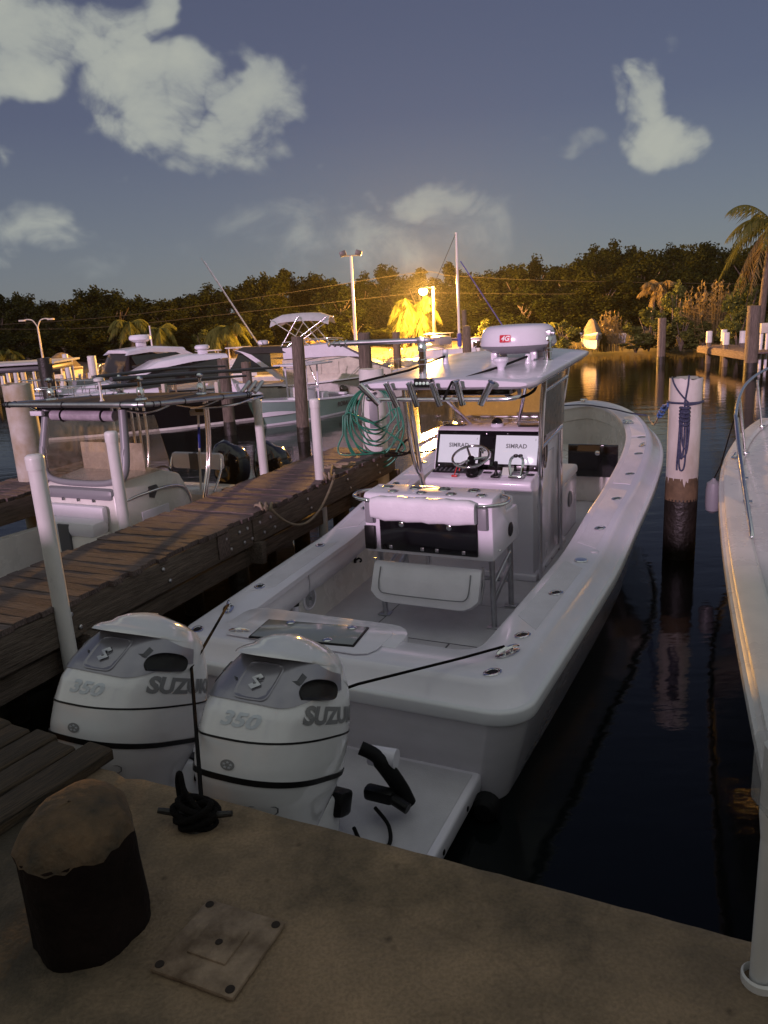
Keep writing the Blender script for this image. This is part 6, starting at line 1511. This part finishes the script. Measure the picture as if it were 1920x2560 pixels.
# small boats on and near the far bank, most of them warm in the lamp light
def far_boat(name, label, px, py, Y, rz, L, style, k=.62, hullm='gelwarm'):
    p = at_y(px, py, Y); p.z = 0.0 if Y < 36 else .62; k *= .74; o = thing(name, label, 'boat', p, rz); o.scale = (k, k, k)
    c = L / 2
    hb, zf = gen_hull(o, L, L * .34, .9, 1.25, hullm, 'gelwarm', 'rubber', fine=.5)
    if style == 'pilot':
        xbox(o, 'wheelhouse', (0, c, 1.75), (L * .24, L * .26, 1.3), 'gelwarm', .05); xbox(o, 'roof', (0, c, 2.46), (L * .28, L * .34, .09), 'gel', .03)
        for y, d in ((c + L * .135, 1), (c - L * .135, -1)): xbox(o, 'window', (0, y, 2.0), (L * .19, .03, .55), 'glassdark', .01)
        for sx in (-1, 1): xbox(o, 'window', (sx * L * .122, c, 2.0), (.03, L * .18, .5), 'glassdark', .01)
    elif style == 'fly':
        cabin_loft(o, 'deckhouse', [(c - L * .25, L * .14, L * .125, 1.1, 2.1), (c + L * .05, L * .14, L * .12, 1.15, 2.1), (c + L * .22, L * .1, L * .08, 1.2, 1.5)], 'gelwarm')
        cabin_loft(o, 'flybridge', [(c - L * .2, L * .12, L * .12, 2.1, 2.6), (c + L * .04, L * .11, L * .1, 2.12, 2.65)], 'gelwarm')
        for sx in (-1, 1):
            plate(o, 'window', [(sx * (L * .14 + .005), c - L * .2, 1.5), (sx * (L * .14 + .005), c + L * .03, 1.5), (sx * (L * .13 + .005), c + L * .02, 1.95), (sx * (L * .13 + .005), c - L * .2, 1.95)], 'glassdark', .02 * sx)
            for y in (c - L * .18, c + L * .02): xtube(o, 'top_post', [(sx * L * .11, y, 2.55), (sx * L * .11, y, 3.5)], .04, 'gelwarm')
        xbox(o, 'top', (0, c - L * .08, 3.53), (L * .26, L * .28, .07), 'gel', .03)
    elif style == 'hoop':
        cabin_loft(o, 'foredeck', [(c, L * .14, L * .12, 1.1, 1.5), (c + L * .3, L * .08, L * .06, 1.2, 1.35)], 'gelwarm')
        for y in (c - L * .12, c + L * .02): xtube(o, 'hoop', spline([(-L * .14, y, 1.2), (-L * .13, y, 2.2), (-L * .06, y, 2.5), (L * .06, y, 2.5), (L * .13, y, 2.2), (L * .14, y, 1.2)], 4), .035, 'alu')
        plate(o, 'windscreen', [(-L * .12, c + L * .06, 1.5), (L * .12, c + L * .06, 1.5), (L * .1, c, 1.95), (-L * .1, c, 1.95)], 'isin2', .02); xbox(o, 'seat', (0, c - L * .2, 1.35), (L * .22, .5, .5), 'vinyl', .1)
    elif style == 'work':
        for y in (c - L * .3, c - L * .1, c + L * .1):
            for sx in (-1, 1): xtube(o, 'post', [(sx * L * .12, y, 1.0), (sx * L * .12, y, 2.1)], .045, 'curtain')
        xtube(o, 'rail', [(-L * .12, c - L * .3, 2.1), (-L * .12, c + L * .1, 2.1)], .03, 'curtain'); xtube(o, 'rail', [(L * .12, c - L * .3, 2.1), (L * .12, c + L * .1, 2.1)], .03, 'curtain')
        xbox(o, 'engine_box', (0, c - L * .1, 1.35), (L * .14, L * .18, .5), 'tarp', .05); xbox(o, 'crate', (0, c + L * .2, 1.4), (.6, .7, .35), 'red', .03)
    elif style == 'tarp':
        rows = []
        for i in range(9):
            y = L * (.02 + .98 * i / 8); w_ = hb(min(y, L * .97)) * 1.06; zt = 1.1 + 1.55 * math.sin(PI * min(1, i / 6.5)) ** .6 if i < 7 else 1.5 - .15 * (i - 6); rows.append([(-w_, y, .65), (-w_ * .8, y, .75 + (zt - .65) * .45), (-w_ * .25, y, zt - .12 + .05 * (i % 2)), (0, y, zt), (w_ * .25, y, zt - .10), (w_ * .8, y, .75 + (zt - .65) * .45), (w_, y, .65)])
        b = MB(); b.loft(rows, closed=False, cap=False); b.v += []; build('tarpaulin', b, 'tarp', o, smooth=30)
    return o
far_boat('pilot_boat', 'small cabin boat with a square wheelhouse at far left, lit orange', 136, 960, 33, rad(20), 6.5, 'pilot')
far_boat('covered_boat', 'boat under a beige tarpaulin on the far left shore', 196, 935, 36, rad(160), 5.5, 'tarp', .55)
far_boat('flybridge_boat', 'small flybridge boat behind the radar of the arched cruiser', 318, 935, 33, rad(70), 6.5, 'hoop')
far_boat('runabout', 'orange-lit runabout with a hoop frame left of the small shrub tree', 432, 930, 33, rad(95), 7, 'hoop', .55)
far_boat('flybridge_boat', 'orange-lit flybridge boat with an open frame top left of the bimini', 615, 935, 31, rad(110), 7.5, 'fly', .60)
far_boat('flybridge_boat', 'pale flybridge boat with tall posts just behind the bimini cruiser', 700, 940, 31, rad(100), 8, 'fly', .62)
far_boat('work_boat', 'low white work skiff with upright posts across the basin', 985, 905, 30, rad(80), 8, 'work', .60)
far_boat('runabout', 'runabout with a folded hoop frame right of the bright palm', 1085, 880, 31, rad(75), 7.5, 'hoop', .62)
far_boat('cabin_boat', 'orange-lit cabin boat beside the radar dome', 1180, 890, 33, rad(60), 8, 'fly', .62)
far_boat('house_boat', 'brown cabin boat with a pale roof right of the radar dome', 1310, 888, 33, rad(80), 6.5, 'pilot', .75, 'tarp')
far_boat('covered_boat', 'boat under a rounded beige tarpaulin on the right bank', 1470, 858, 37.5, rad(175), 5.0, 'tarp', .62)
far_boat('runabout', 'white open runabout on the right bank behind the reeds', 1562, 850, 38.5, rad(85), 6, 'hoop', .50)
# sailing yacht
sy = at_y(1150, 905, 33.0)
SY = thing('sailing_yacht', 'sailing yacht with a tall white mast and blue furled sail', 'sailboat', (sy.x, sy.y, 0), rad(-70)); SY.scale = (.62, .62, .62)
hb, zf = gen_hull(SY, 9, 2.8, 1.0, 1.35, 'gel', 'gelwarm', fine=.6); cabin_loft(SY, 'coachroof', [(2.2, .9, .8, 1.1, 1.65), (5.5, .7, .6, 1.2, 1.6)], 'gel')
SY.location.x = sy.x; mt_ = at_y(1127, 582, 33.0); top_z = mt_.z / .62
b = MB(); b.tube([(0, 0, 1.2), (0, 0, top_z)], [.10, .075], 10); ms = build('mast', b, 'mastpaint', SY, smooth=60)
mtop = Vector((0, 0, top_z))
xtube(SY, 'boom', [(0, -.1, 2.2), (0, -3.6, 2.3)], .09, 'bluecover'); xtube(SY, 'furled_sail', [(0, 4.3, 1.6), (0, .25, top_z * .80)], .045, 'bluecover'); xtube(SY, 'backstay', [(0, -4.2, 1.3), (0, 0, top_z)], .02, 'wire')
xtube(SY, 'mast_cover', [(0, 0, 1.7), (0, 0, 2.6)], .16, 'bluecover')
xbox(SY, 'dodger', (0, -1.4, 2.2), (1.7, 1.0, .6), 'mgrey', .2)
# the yacht's hull is centred on its mast
for ch in SY.children:
    if ch.name.split('.')[0] in ('hull', 'hull_bottom', 'rub_rail', 'deck', 'coachroof'): ch.location.y = -4.6

# ------------------------------------------------------------------ pilings in the basin
def pil(label, px, top_py, Y, r, mt='pile', lean=(0, 0), cap=None, wet=.3):
    p = at_y(px, top_py, Y); return pile('piling', label, p.x, Y, p.z, r, mt, lean=lean, capmat=cap, group='pilings in the basin', wet=wet, n=14)
pil('dark timber piling standing before the mint green boat', 738, 842, 16.6, .135, lean=(.02, 0))
pil('short timber piling between the black-hulled cruiser and the mint boat', 557, 898, 18.2, .14)
pil('tall timber piling behind the left outrigger of the hardtop boat', 909, 832, 15.0, .125)
pil('timber piling beside the blue-lit cruiser', 614, 905, 21, .13)
pil('thin dark timber piling far behind the workboat', 990, 830, 27, .13)
pil('slim timber piling left of the sailing yacht mast', 1160, 775, 31, .10)
pil('dark timber piling right of the sailing yacht mast', 1166, 815, 29, .16)
pil('dark timber piling at far left behind the canvas top', 110, 895, 20, .17, 'pilewet')
pil('slim timber piling on the right water near the bushes', 1656, 795, 31, .16)
pil('tall timber piling at the right edge by the electric box', 1886, 764, 26, .21)
pil('white capped post right of the floodlight pole', 880, 872, 27, .15, 'pvc', cap='pvc')
pil('white piling between the arched cruiser and the black-hulled cruiser', 356, 885, 24, .17, 'pvc', cap='pvc')
pil('white pointed mooring buoy post at left of the arched cruiser', 228, 890, 26, .14, 'pvc')
pil('leaning white post left of the arched cruiser', 170, 885, 26, .09, 'pvc', lean=(-.06, 0))
rl = random.Random(21); ords = ['first', 'second', 'third', 'fourth', 'fifth', 'sixth', 'seventh', 'eighth', 'ninth', 'tenth', 'eleventh', 'twelfth', 'thirteenth', 'fourteenth', 'fifteenth', 'sixteenth', 'seventeenth', 'eighteenth', 'nineteenth', 'twentieth', 'twenty-first', 'twenty-second', 'twenty-third', 'twenty-fourth', 'twenty-fifth', 'twenty-sixth', 'twenty-seventh', 'twenty-eighth', 'twenty-ninth', 'thirtieth', 'thirty-first', 'thirty-second', 'thirty-third', 'thirty-fourth', 'thirty-fifth', 'thirty-sixth']
for i in range(18):
    px = 6 + i * 13.5 + rl.uniform(-4, 4); Y = rl.uniform(24, 32)
    pil(ords[i] + ' post from the left in the row of pale marina posts', px, 938 + rl.uniform(-18, 14), Y, rl.uniform(.05, .09), rl.choice(['pvc', 'curtain', 'pile']), lean=(rl.uniform(-.03, .03), 0))
# a low pier with rails behind them
lp_ = thing('low_pier', 'low timber pier among the pale posts on the far left', 'pier', (at_y(100, 960, 30).x, 30, .75), rad(4))
for k in range(16):
    b = MB(); b.rbox((0, 0, 0), (.62, 1.3, .06), .01); build('plank', b, 'plank2', lp_, loc=(-5 + k * .66, 0, 0))
for k in range(4): b = MB(); b.tube([(0, 0, -1.5), (0, 0, 0)], .1, 10); build('support_pile', b, 'pilewet', lp_, loc=(-4.5 + 2.8 * k, 0, 0))
# roofed dinghy rack: grey canopy at left edge
gc = at_y(60, 907, 22)
cnp = thing('boat_canopy', 'flat pale boat canopy on posts at the left edge', 'canopy', (gc.x - .6, 22, 0), rad(3))
b = MB(); b.rbox((0, 0, gc.z), (3.6, 2.2, .06), .02); build('roof', b, 'sunbrella', cnp)
for sx in (-1, 1):
    for sy_ in (-1, 1): b = MB(); b.tube([(sx * 1.6, sy_ * .9, -.3), (sx * 1.6, sy_ * .9, gc.z)], .04, 8); build('leg', b, 'alu', cnp)
b = MB(); b.rbox((0, 0, gc.z - .14), (3.3, 1.9, .16), .06); build('rolled_cover', b, 'dgrey', cnp)

# little jetty on the right with white-topped posts
jt = thing('side_jetty', 'small warm-lit timber jetty with white post tops at right', 'pier', (0, 0, 0))
A0 = at_z(1745, 866, .62); A1 = at_z(1872, 884, .62); d = (A1 - A0).normalized(); nrm = Vector((d.y, -d.x, 0)); 
for k in range(12):
    c_ = A0.lerp(A1, (k + .5) / 12); b = MB(); b.rbox((0, 0, 0), ((A1 - A0).length / 12 * .96, 1.2, .06), .01); o = build('plank', b, 'plank2', jt, loc=c_ - nrm * .6, rz=math.atan2(d.y, d.x))
b = MB(); b.rbox((0, 0, 0), ((A1 - A0).length, .08, .22), .01); build('side_beam', b, 'plank2', jt, loc=A0.lerp(A1, .5) + Vector((0, 0, -.12)), rz=math.atan2(d.y, d.x))
for k, u in enumerate((.05, .17, .42, .52, .72, .97)):
    c_ = A0.lerp(A1, u) - nrm * (.12 if k % 2 else .9)
    b = MB(); b.tube([c_ - Vector((0, 0, 1.6)), c_ + Vector((0, 0, .25))], .10, 10); o = build('post', b, 'pile', jt); b = MB(); b.tube([c_ + Vector((0, 0, .18)), c_ + Vector((0, 0, .62))], .115, 12); build('white_cap', b, 'pvc', jt)
eb = at_y(1912, 820, 27)
bx_ = thing('electric_box', 'pale electric box on two posts at the right edge', 'utility box', (eb.x, 27, .4))
b = MB(); b.rbox((0, 0, eb.z - .4), (.34, .22, .34), .02); build('box', b, 'curtain', bx_)
for sx in (-1, 1): b = MB(); b.tube([(sx * .1, 0, -1.2), (sx * .1, 0, eb.z - .5)], .05, 8); build('post', b, 'pvc', bx_)
# ------------------------------------------------------------------ trees
def leaf_cloud(seed, heads, clumps, per, leaf, low=.0, asp=.62):
    """unit crown: several leafy heads on an uneven dome, each a shell of leaf clumps; x,y within 1, z 0..1"""
    r = np.random.default_rng(seed); cs = []; sz = []
    H = []
    for k in range(heads):
        z = low + (1 - low) * (k + .5) / heads; a = k * 2.4 + seed; rr = (.62 * math.sin(PI * min(1, .18 + .74 * z)) + .12) * r.uniform(.65, 1.1)
        if k >= heads - 2: rr *= .45
        H.append((rr * math.cos(a), rr * math.sin(a), z * .86 + .02, r.uniform(.26, .42) * (1.0 - .25 * z)))
    for k in range(clumps):
        h = H[k % heads]; d = r.normal(0, 1, 3); d /= np.linalg.norm(d); d[2] = d[2] * .8 + .15
        q = h[3] * r.uniform(.55, 1.05); cs.append((h[0] + d[0] * q, h[1] + d[1] * q, max(.0, h[2] + d[2] * q * .55))); sz.append(r.uniform(.07, .14))
    cs = np.array(cs); sz = np.array(sz); N = clumps * per
    g = r.normal(0, 1, (N, 3)); g /= np.linalg.norm(g, axis=1)[:, None]; g *= (r.uniform(0, 1, N) ** .45)[:, None]; g[:, 2] *= .6
    c = np.repeat(cs, per, 0) + g * np.repeat(sz, per)[:, None] * 1.5
    u = r.normal(0, 1, (N, 3)); u /= np.linalg.norm(u, axis=1)[:, None]
    w = r.normal(0, 1, (N, 3)); w -= (w * u).sum(1)[:, None] * u; w /= np.linalg.norm(w, axis=1)[:, None]
    L = leaf * r.uniform(.6, 1.3, N)[:, None]; zs_ = np.array([1, 1, .42])
    v = np.empty((N, 4, 3)); v[:, 0] = c - u * L * zs_; v[:, 1] = c + w * L * asp * zs_; v[:, 2] = c + u * L * zs_; v[:, 3] = c - w * L * asp * zs_
    return v.reshape(-1, 3), N
def leaf_object(name, seed, mt, **k):
    v, N = leaf_cloud(seed, **k); me = bpy.data.meshes.new(name); me.vertices.add(len(v)); me.vertices.foreach_set('co', v.ravel())
    me.loops.add(N * 4); me.loops.foreach_set('vertex_index', np.arange(N * 4)); me.polygons.add(N); me.polygons.foreach_set('loop_start', np.arange(0, N * 4, 4))
    me.update(); me.validate(); me.materials.append(M[mt]); return me
def trunk_mesh(seed, h, r0, spread):
    r = random.Random(seed); b = MB(); b.tube(spline([(0, 0, -.3), (.05, .02, h * .3), (-.04, .05, h * .6), (.03, 0, h * .92)], 4), [r0 * (1 - .07 * i) for i in range(13)], 8)
    for k in range(7):
        a = 2 * PI * k / 7 + r.random(); z = h * r.uniform(.25, .6); d = Vector((math.cos(a), math.sin(a), 0)) * spread * r.uniform(.5, .9)
        b.tube(spline([(0, 0, z), tuple(d * .5 + Vector((0, 0, z + h * .15))), tuple(d + Vector((0, 0, z + h * .32)))], 3), [r0 * .45 * (1 - .1 * i) for i in range(7)], 6)
    return b
CROWNS = [leaf_object('crown', 100 + i, 'leaf' if i % 2 else 'leafd', heads=9 + i, clumps=150, per=60, leaf=.048) for i in range(6)]
TRUNKS = []
for i in range(3):
    o = build('trunk', trunk_mesh(i, 1.0, .028, .3), 'bark'); TRUNKS.append(o.data); bpy.data.objects.remove(o)
TOPS = [(-20,728),(48,722),(122,740),(172,738),(226,708),(285,724),(338,725),(400,736),(452,728),(514,706),(556,704),(604,690),(652,667),(696,666),(745,690),(790,673),(846,688),(902,682),(966,650),(1000,690),(1039,664),(1088,690),(1134,650),(1180,680),(1210,672),(1246,658),(1290,650),(1332,634),(1380,650),(1430,643),(1474,612),(1516,598),(1566,606),(1612,620),(1650,625),(1694,596),(1740,590),(1776,586),(1830,604),(1880,598),(1940,590)]
rt = random.Random(8)
names_ = ['first', 'second', 'third', 'fourth', 'fifth', 'sixth', 'seventh', 'eighth', 'ninth', 'tenth', 'eleventh', 'twelfth', 'thirteenth', 'fourteenth', 'fifteenth', 'sixteenth', 'seventeenth', 'eighteenth', 'nineteenth', 'twentieth', 'twenty-first']
def tree(px, py, Y, wid, label, group, z0=.8, k=None):
    top = at_y(px, py, Y); h = top.z - .8
    o = thing('tree', label, 'tree', (top.x, Y, .8), rt.uniform(0, 6.28), group)
    t = bpy.data.objects.new('trunk', TRUNKS[rt.randrange(3)]); COL.objects.link(t); t.parent = o; t.scale = (h * .95, h * .95, h * .8)
    c = bpy.data.objects.new('crown', CROWNS[rt.randrange(6) if k is None else k]); COL.objects.link(c); c.parent = o
    c.location = (0, 0, h * .08); c.scale = (wid, wid, h * .88)
    return o
for i, (px, py) in enumerate(TOPS):
    n_ = len(TOPS); lab = (names_[i] + ' tree from the left in the front of the dark tree line') if i < 21 else (names_[n_ - 1 - i] + ' tree from the right in the front of the dark tree line')
    tree(px, py + rt.uniform(-2, 8), rt.uniform(49, 56), rt.uniform(1.9, 2.5), lab, 'front row of the tree line')
for i in range(20):
    px = -60 + i * 106 + rt.uniform(-20, 20); base = float(np.interp(px, [p[0] for p in TOPS], [p[1] for p in TOPS]))
    lab = (names_[i] if i < 11 else names_[19 - i]) + ' tree from the ' + ('left' if i < 11 else 'right') + ' in the rear of the dark tree line'
    tree(px, base + 12 + rt.uniform(0, 20), rt.uniform(60, 66), rt.uniform(3.2, 4.0), lab, 'rear row of the tree line')
for i in range(20):
    px = -40 + i * 104 + rt.uniform(-20, 20); 
    lab = (names_[i] if i < 11 else names_[19 - i]) + ' low tree from the ' + ('left' if i < 11 else 'right') + ' under the dark tree line'
    base = float(np.interp(px, [p[0] for p in TOPS], [p[1] for p in TOPS]))
    tree(px, base + 78 + rt.uniform(-12, 25), rt.uniform(45.8, 48), rt.uniform(2.0, 2.7), lab, 'low trees under the tree line')

# ------------------------------------------------------------------ palms
def frond(r, ln, a, lift, droop, leafl, mb, w=.05, n=16):
    d = Vector((math.cos(a), math.sin(a), 0)); side = Vector((-d.y, d.x, 0)); pts = []
    for i in range(n + 1):
        u = i / n; pts.append(d * ln * (u * (1 - .18 * u * droop)) + Vector((0, 0, ln * (lift * u - droop * u * u))))
    mb.tube(pts, [.018 * (1 - .8 * i / n) + .003 for i in range(n + 1)], 4)
    for i in range(2, n + 1):
        for sg in (-1, 1):
            for q in range(2):
                u = (i - .5 * q) / n; p = pts[i].lerp(pts[i - 1], .5 * q); L = leafl * math.sin(PI * min(.97, .12 + u * .86)) ** .6 * r.uniform(.8, 1.15)
                t_ = (pts[i] - pts[i - 1]).normalized(); out = (side * sg * r.uniform(.5, .9) + t_ * .55 + Vector((0, 0, -r.uniform(.25, .9)))).normalized(); e = p + out * L + Vector((0, 0, -.22 * L))
                wv = t_ * w * .5; m_ = p.lerp(e, .5) + Vector((0, 0, .06 * L)); o_ = len(mb.v)
                mb.v += [tuple(p - wv), tuple(p + wv), tuple(m_ + wv), tuple(m_ - wv), tuple(e)]; mb.f += [(o_, o_ + 1, o_ + 2, o_ + 3), (o_ + 3, o_ + 2, o_ + 4)]
def palm(name, label, px, crown_py, Y, base_z, ln, nf, droop, seed, lean=(0, 0), trunks=1, leafl=.45, mt='palm', tr=.09, dry=4, lift=(.1, 1.0)):
    r = random.Random(seed); c = at_y(px, crown_py, Y); o = thing(name, label, 'palm tree', (c.x, Y, base_z)); h = c.z - base_z
    for k in range(trunks):
        dx = (k - (trunks - 1) / 2) * .42
        b = MB(); b.tube(spline([(dx * 1.3 - lean[0] * h, -lean[1] * h, -.4), (dx * 1.1 - lean[0] * h * .5, 0, h * .5), (dx * .6, 0, h)], 5), [tr * (1.15 - .03 * i) for i in range(11)], 9); build('trunk', b, 'bark', o, smooth=60)
    for k in range(nf):
        a = 2 * PI * k / nf + r.uniform(-.25, .25); lf = lift[0] + (lift[1] - lift[0]) * ((k * 7) % nf) / nf
        b = MB(); frond(r, ln * r.uniform(.8, 1.1), a, lf, droop * r.uniform(.8, 1.2), leafl, b); f = build('frond', b, mt, o, smooth=0, recalc=False)
        f.location = ((k % trunks - (trunks - 1) / 2) * .25, 0, h)
    for k in range(dry):
        a = 2 * PI * k / max(1, dry) + r.random(); b = MB(); frond(r, ln * .7, a, -.6, .9, leafl * .8, b); f = build('dry_frond', b, 'drypalm', o, smooth=0, recalc=False); f.location = (0, 0, h - .1)
    return o
palm('palm_tree', 'bright yellow-lit clump of drooping palms under the sodium lamp', 1030, 778, 43.6, .8, 1.75, 34, 1.25, 1, trunks=3, leafl=.8, lift=(.1, 1.35))
palm('palm_tree', 'drooping palm left of the pair at left of centre', 325, 812, 41, .8, 1.35, 16, .95, 2, leafl=.5, lean=(-.03, 0))
palm('palm_tree', 'lower drooping palm right of its taller twin on the left', 398, 826, 41, .8, 1.2, 15, .95, 3, leafl=.5)
palm('palm_tree', 'shaggy palm behind the blue-lit cruiser', 567, 825, 41, .8, 1.5, 20, 1.0, 4, trunks=3, leafl=.65)
palm('palm_tree', 'small palm at the far left edge', 18, 884, 40, .8, .9, 13, .8, 5, leafl=.4)
palm('palm_tree', 'dim palm seen through the bimini frame', 790, 862, 40, .8, 1.2, 16, 1.0, 6, trunks=2, leafl=.5, mt='drypalm')
palm('palm_tree', 'fan palm standing above the bushes on the right bank', 1645, 715, 39.5, .8, .95, 18, .75, 7, leafl=.45, mt='drypalm', trunks=2)
palm('palm_tree', 'young palm beside the right outrigger of the hardtop boat', 1372, 812, 38.6, .7, .85, 14, .7, 8, leafl=.35)
palm('coconut_palm', 'tall coconut palm leaning at the right edge above the tree line', 1932, 556, 29, .5, 2.2, 16, .75, 9, lean=(.06, 0), leafl=.62, tr=.13, dry=5, lift=(-.15, 1.0))
# ------------------------------------------------------------------ bushes, reeds, bank growth
BUSH = [leaf_object('foliage', 200 + i, 'shrub', heads=7, clumps=90, per=50, leaf=.08) for i in range(3)]
def bush(px, top_py, Y, wid, label, k=0, z0=.4, mt=None):
    t = at_y(px, top_py, Y); h = t.z - z0; o = thing('bush', label, 'bush', (t.x, Y, z0), rt.uniform(0, 6))
    b = MB(); r = random.Random(int(px))
    for j in range(6): a = r.uniform(0, 6.28); b.tube([(0, 0, -.2), (.25 * wid * math.cos(a), .25 * wid * math.sin(a), h * .45), (.5 * wid * math.cos(a), .5 * wid * math.sin(a), h * .8)], [.035, .025, .012], 6)
    build('stems', b, 'bark', o); c = bpy.data.objects.new('foliage', BUSH[k % 3]); COL.objects.link(c); c.parent = o; c.scale = (wid, wid, h)
bush(1625, 772, 36.2, 1.25, 'rounded green bush at the water left of the slim piling', 0); bush(1690, 705, 37.5, 1.1, 'tall light green bush right of the fan palm', 1); bush(1705, 790, 35.2, 1.0, 'low green bush right of the slim piling', 2)
bush(1410, 800, 37.6, .9, 'sparse bush by the right outrigger', 1); bush(1590, 850, 35.6, .8, 'small bush hanging over the water on the right bank', 2)
bush(1760, 805, 35.0, .9, 'dark bush below the tall reeds', 0); bush(1865, 690, 33.0, 1.1, 'tall dark bush under the coconut palm', 1); bush(1850, 760, 32.0, .8, 'lower bush under the coconut palm', 2)
bush(505, 822, 42.5, 1.05, 'dry orange shrub tree between two palms', 1)
bush(1215, 800, 40, .8, 'dim bush behind the radar dome', 0); bush(1290, 815, 40, .9, 'dim bush right of the radar dome', 2)
def reeds(px, py_top, Y, n, wid, label, seed, z0=.4):
    r = random.Random(seed); t = at_y(px, py_top, Y); h = t.z - z0; o = thing('reed_clump', label, 'reeds', (t.x, Y, z0))
    b = MB(); pl_ = MB()
    for k in range(n):
        x = r.gauss(0, wid * .5); y = r.gauss(0, wid * .35); hh = h * r.uniform(.55, 1.0) * (1 - .25 * min(1, abs(x) / wid)); lx = x * .25 + r.uniform(-.12, .12)
        b.tube([(x, y, -.2), (x + lx * .4, y, hh * .55), (x + lx, y + r.uniform(-.1, .1), hh)], [.014, .012, .006], 4)
        for q in range(7):
            z = hh * r.uniform(.15, .95); a = r.uniform(0, 6.28); L = r.uniform(.25, .5); o_ = len(b.v); px_ = x + lx * (z / hh) ** 1.5
            b.v += [(px_, y, z), (px_ + .025, y, z + .02), (px_ + L * math.cos(a), y + L * math.sin(a), z + L * r.uniform(-.2, .9))]; b.f.append((o_, o_ + 1, o_ + 2))
        if r.random() < .45:
            for q in range(5): o_ = len(pl_.v); a = r.uniform(0, 6.28); dd = .10; z = hh - .02 + .07 * q; pl_.v += [(x + lx, y, z), (x + lx + dd * math.cos(a), y + dd * math.sin(a), z + .05), (x + lx + .02, y, z + .16)]; pl_.f.append((o_, o_ + 1, o_ + 2))
    s_ = build('stalks', b, 'reed', o, smooth=0, recalc=False); s_['kind'] = 'stuff'
    if pl_.v: p_ = build('plumes', pl_, 'reed', o, smooth=0, recalc=False); p_['kind'] = 'stuff'
reeds(1790, 712, 35.5, 150, 1.15, 'tall pale reeds with feathery tops on the right bank', 1); reeds(1525, 792, 37.5, 70, .8, 'thin pale reeds beside the round tarpaulin', 2); reeds(1735, 760, 36, 60, .6, 'shorter pale reeds left of the tall ones', 3)
# rough grass along the bank: nobody could count it
r = np.random.default_rng(4); N = 9000; xs_ = r.uniform(-34, 30, N); ys_ = np.array([shore_y(x) for x in xs_]) + r.gamma(1.6, 1.0, N); zb = .25 + .12 * np.minimum(3, ys_ - np.array([shore_y(x) for x in xs_])); hh = r.uniform(.08, .32, N); an = r.uniform(0, 6.28, N)
v = np.empty((N, 3, 3)); v[:, 0] = np.stack([xs_, ys_, zb - .05], 1); v[:, 1] = v[:, 0] + np.stack([.05 * np.cos(an), .05 * np.sin(an), 0 * an], 1); v[:, 2] = v[:, 0] + np.stack([.10 * np.cos(an + 1), .10 * np.sin(an + 1), hh], 1)
me = bpy.data.meshes.new('bank_grass'); me.from_pydata(v.reshape(-1, 3).tolist(), [], [(3 * i, 3 * i + 1, 3 * i + 2) for i in range(N)]); me.materials.append(M['reed'])
o = bpy.data.objects.new('bank_grass', me); COL.objects.link(o); tag(o, 'dry grass fringing the far bank', 'grass', kind='stuff')
# ------------------------------------------------------------------ thin haze added to spread a glow round the lamp
hz_m = bpy.data.materials.new('haze'); hz_m.use_nodes = True; n = hz_m.node_tree; n.nodes.remove(n.nodes['Principled BSDF'])
pv = n.nodes.new('ShaderNodeVolumePrincipled'); pv.inputs['Color'].default_value = (.95, .95, .97, 1); pv.inputs['Density'].default_value = .0002; pv.inputs['Anisotropy'].default_value = .7
n.links.new(pv.outputs[0], n.nodes['Material Output'].inputs['Volume']); hz_m.cycles.volume_sampling = 'EQUIANGULAR'
b = MB(); b.box((0, 40, 7.0), (1100, 180, 17.0)); M['haze'] = hz_m
o = build('haze', b, 'haze', smooth=0); tag(o, 'thin haze added for the glow round the street lamp', 'haze', kind='stuff')
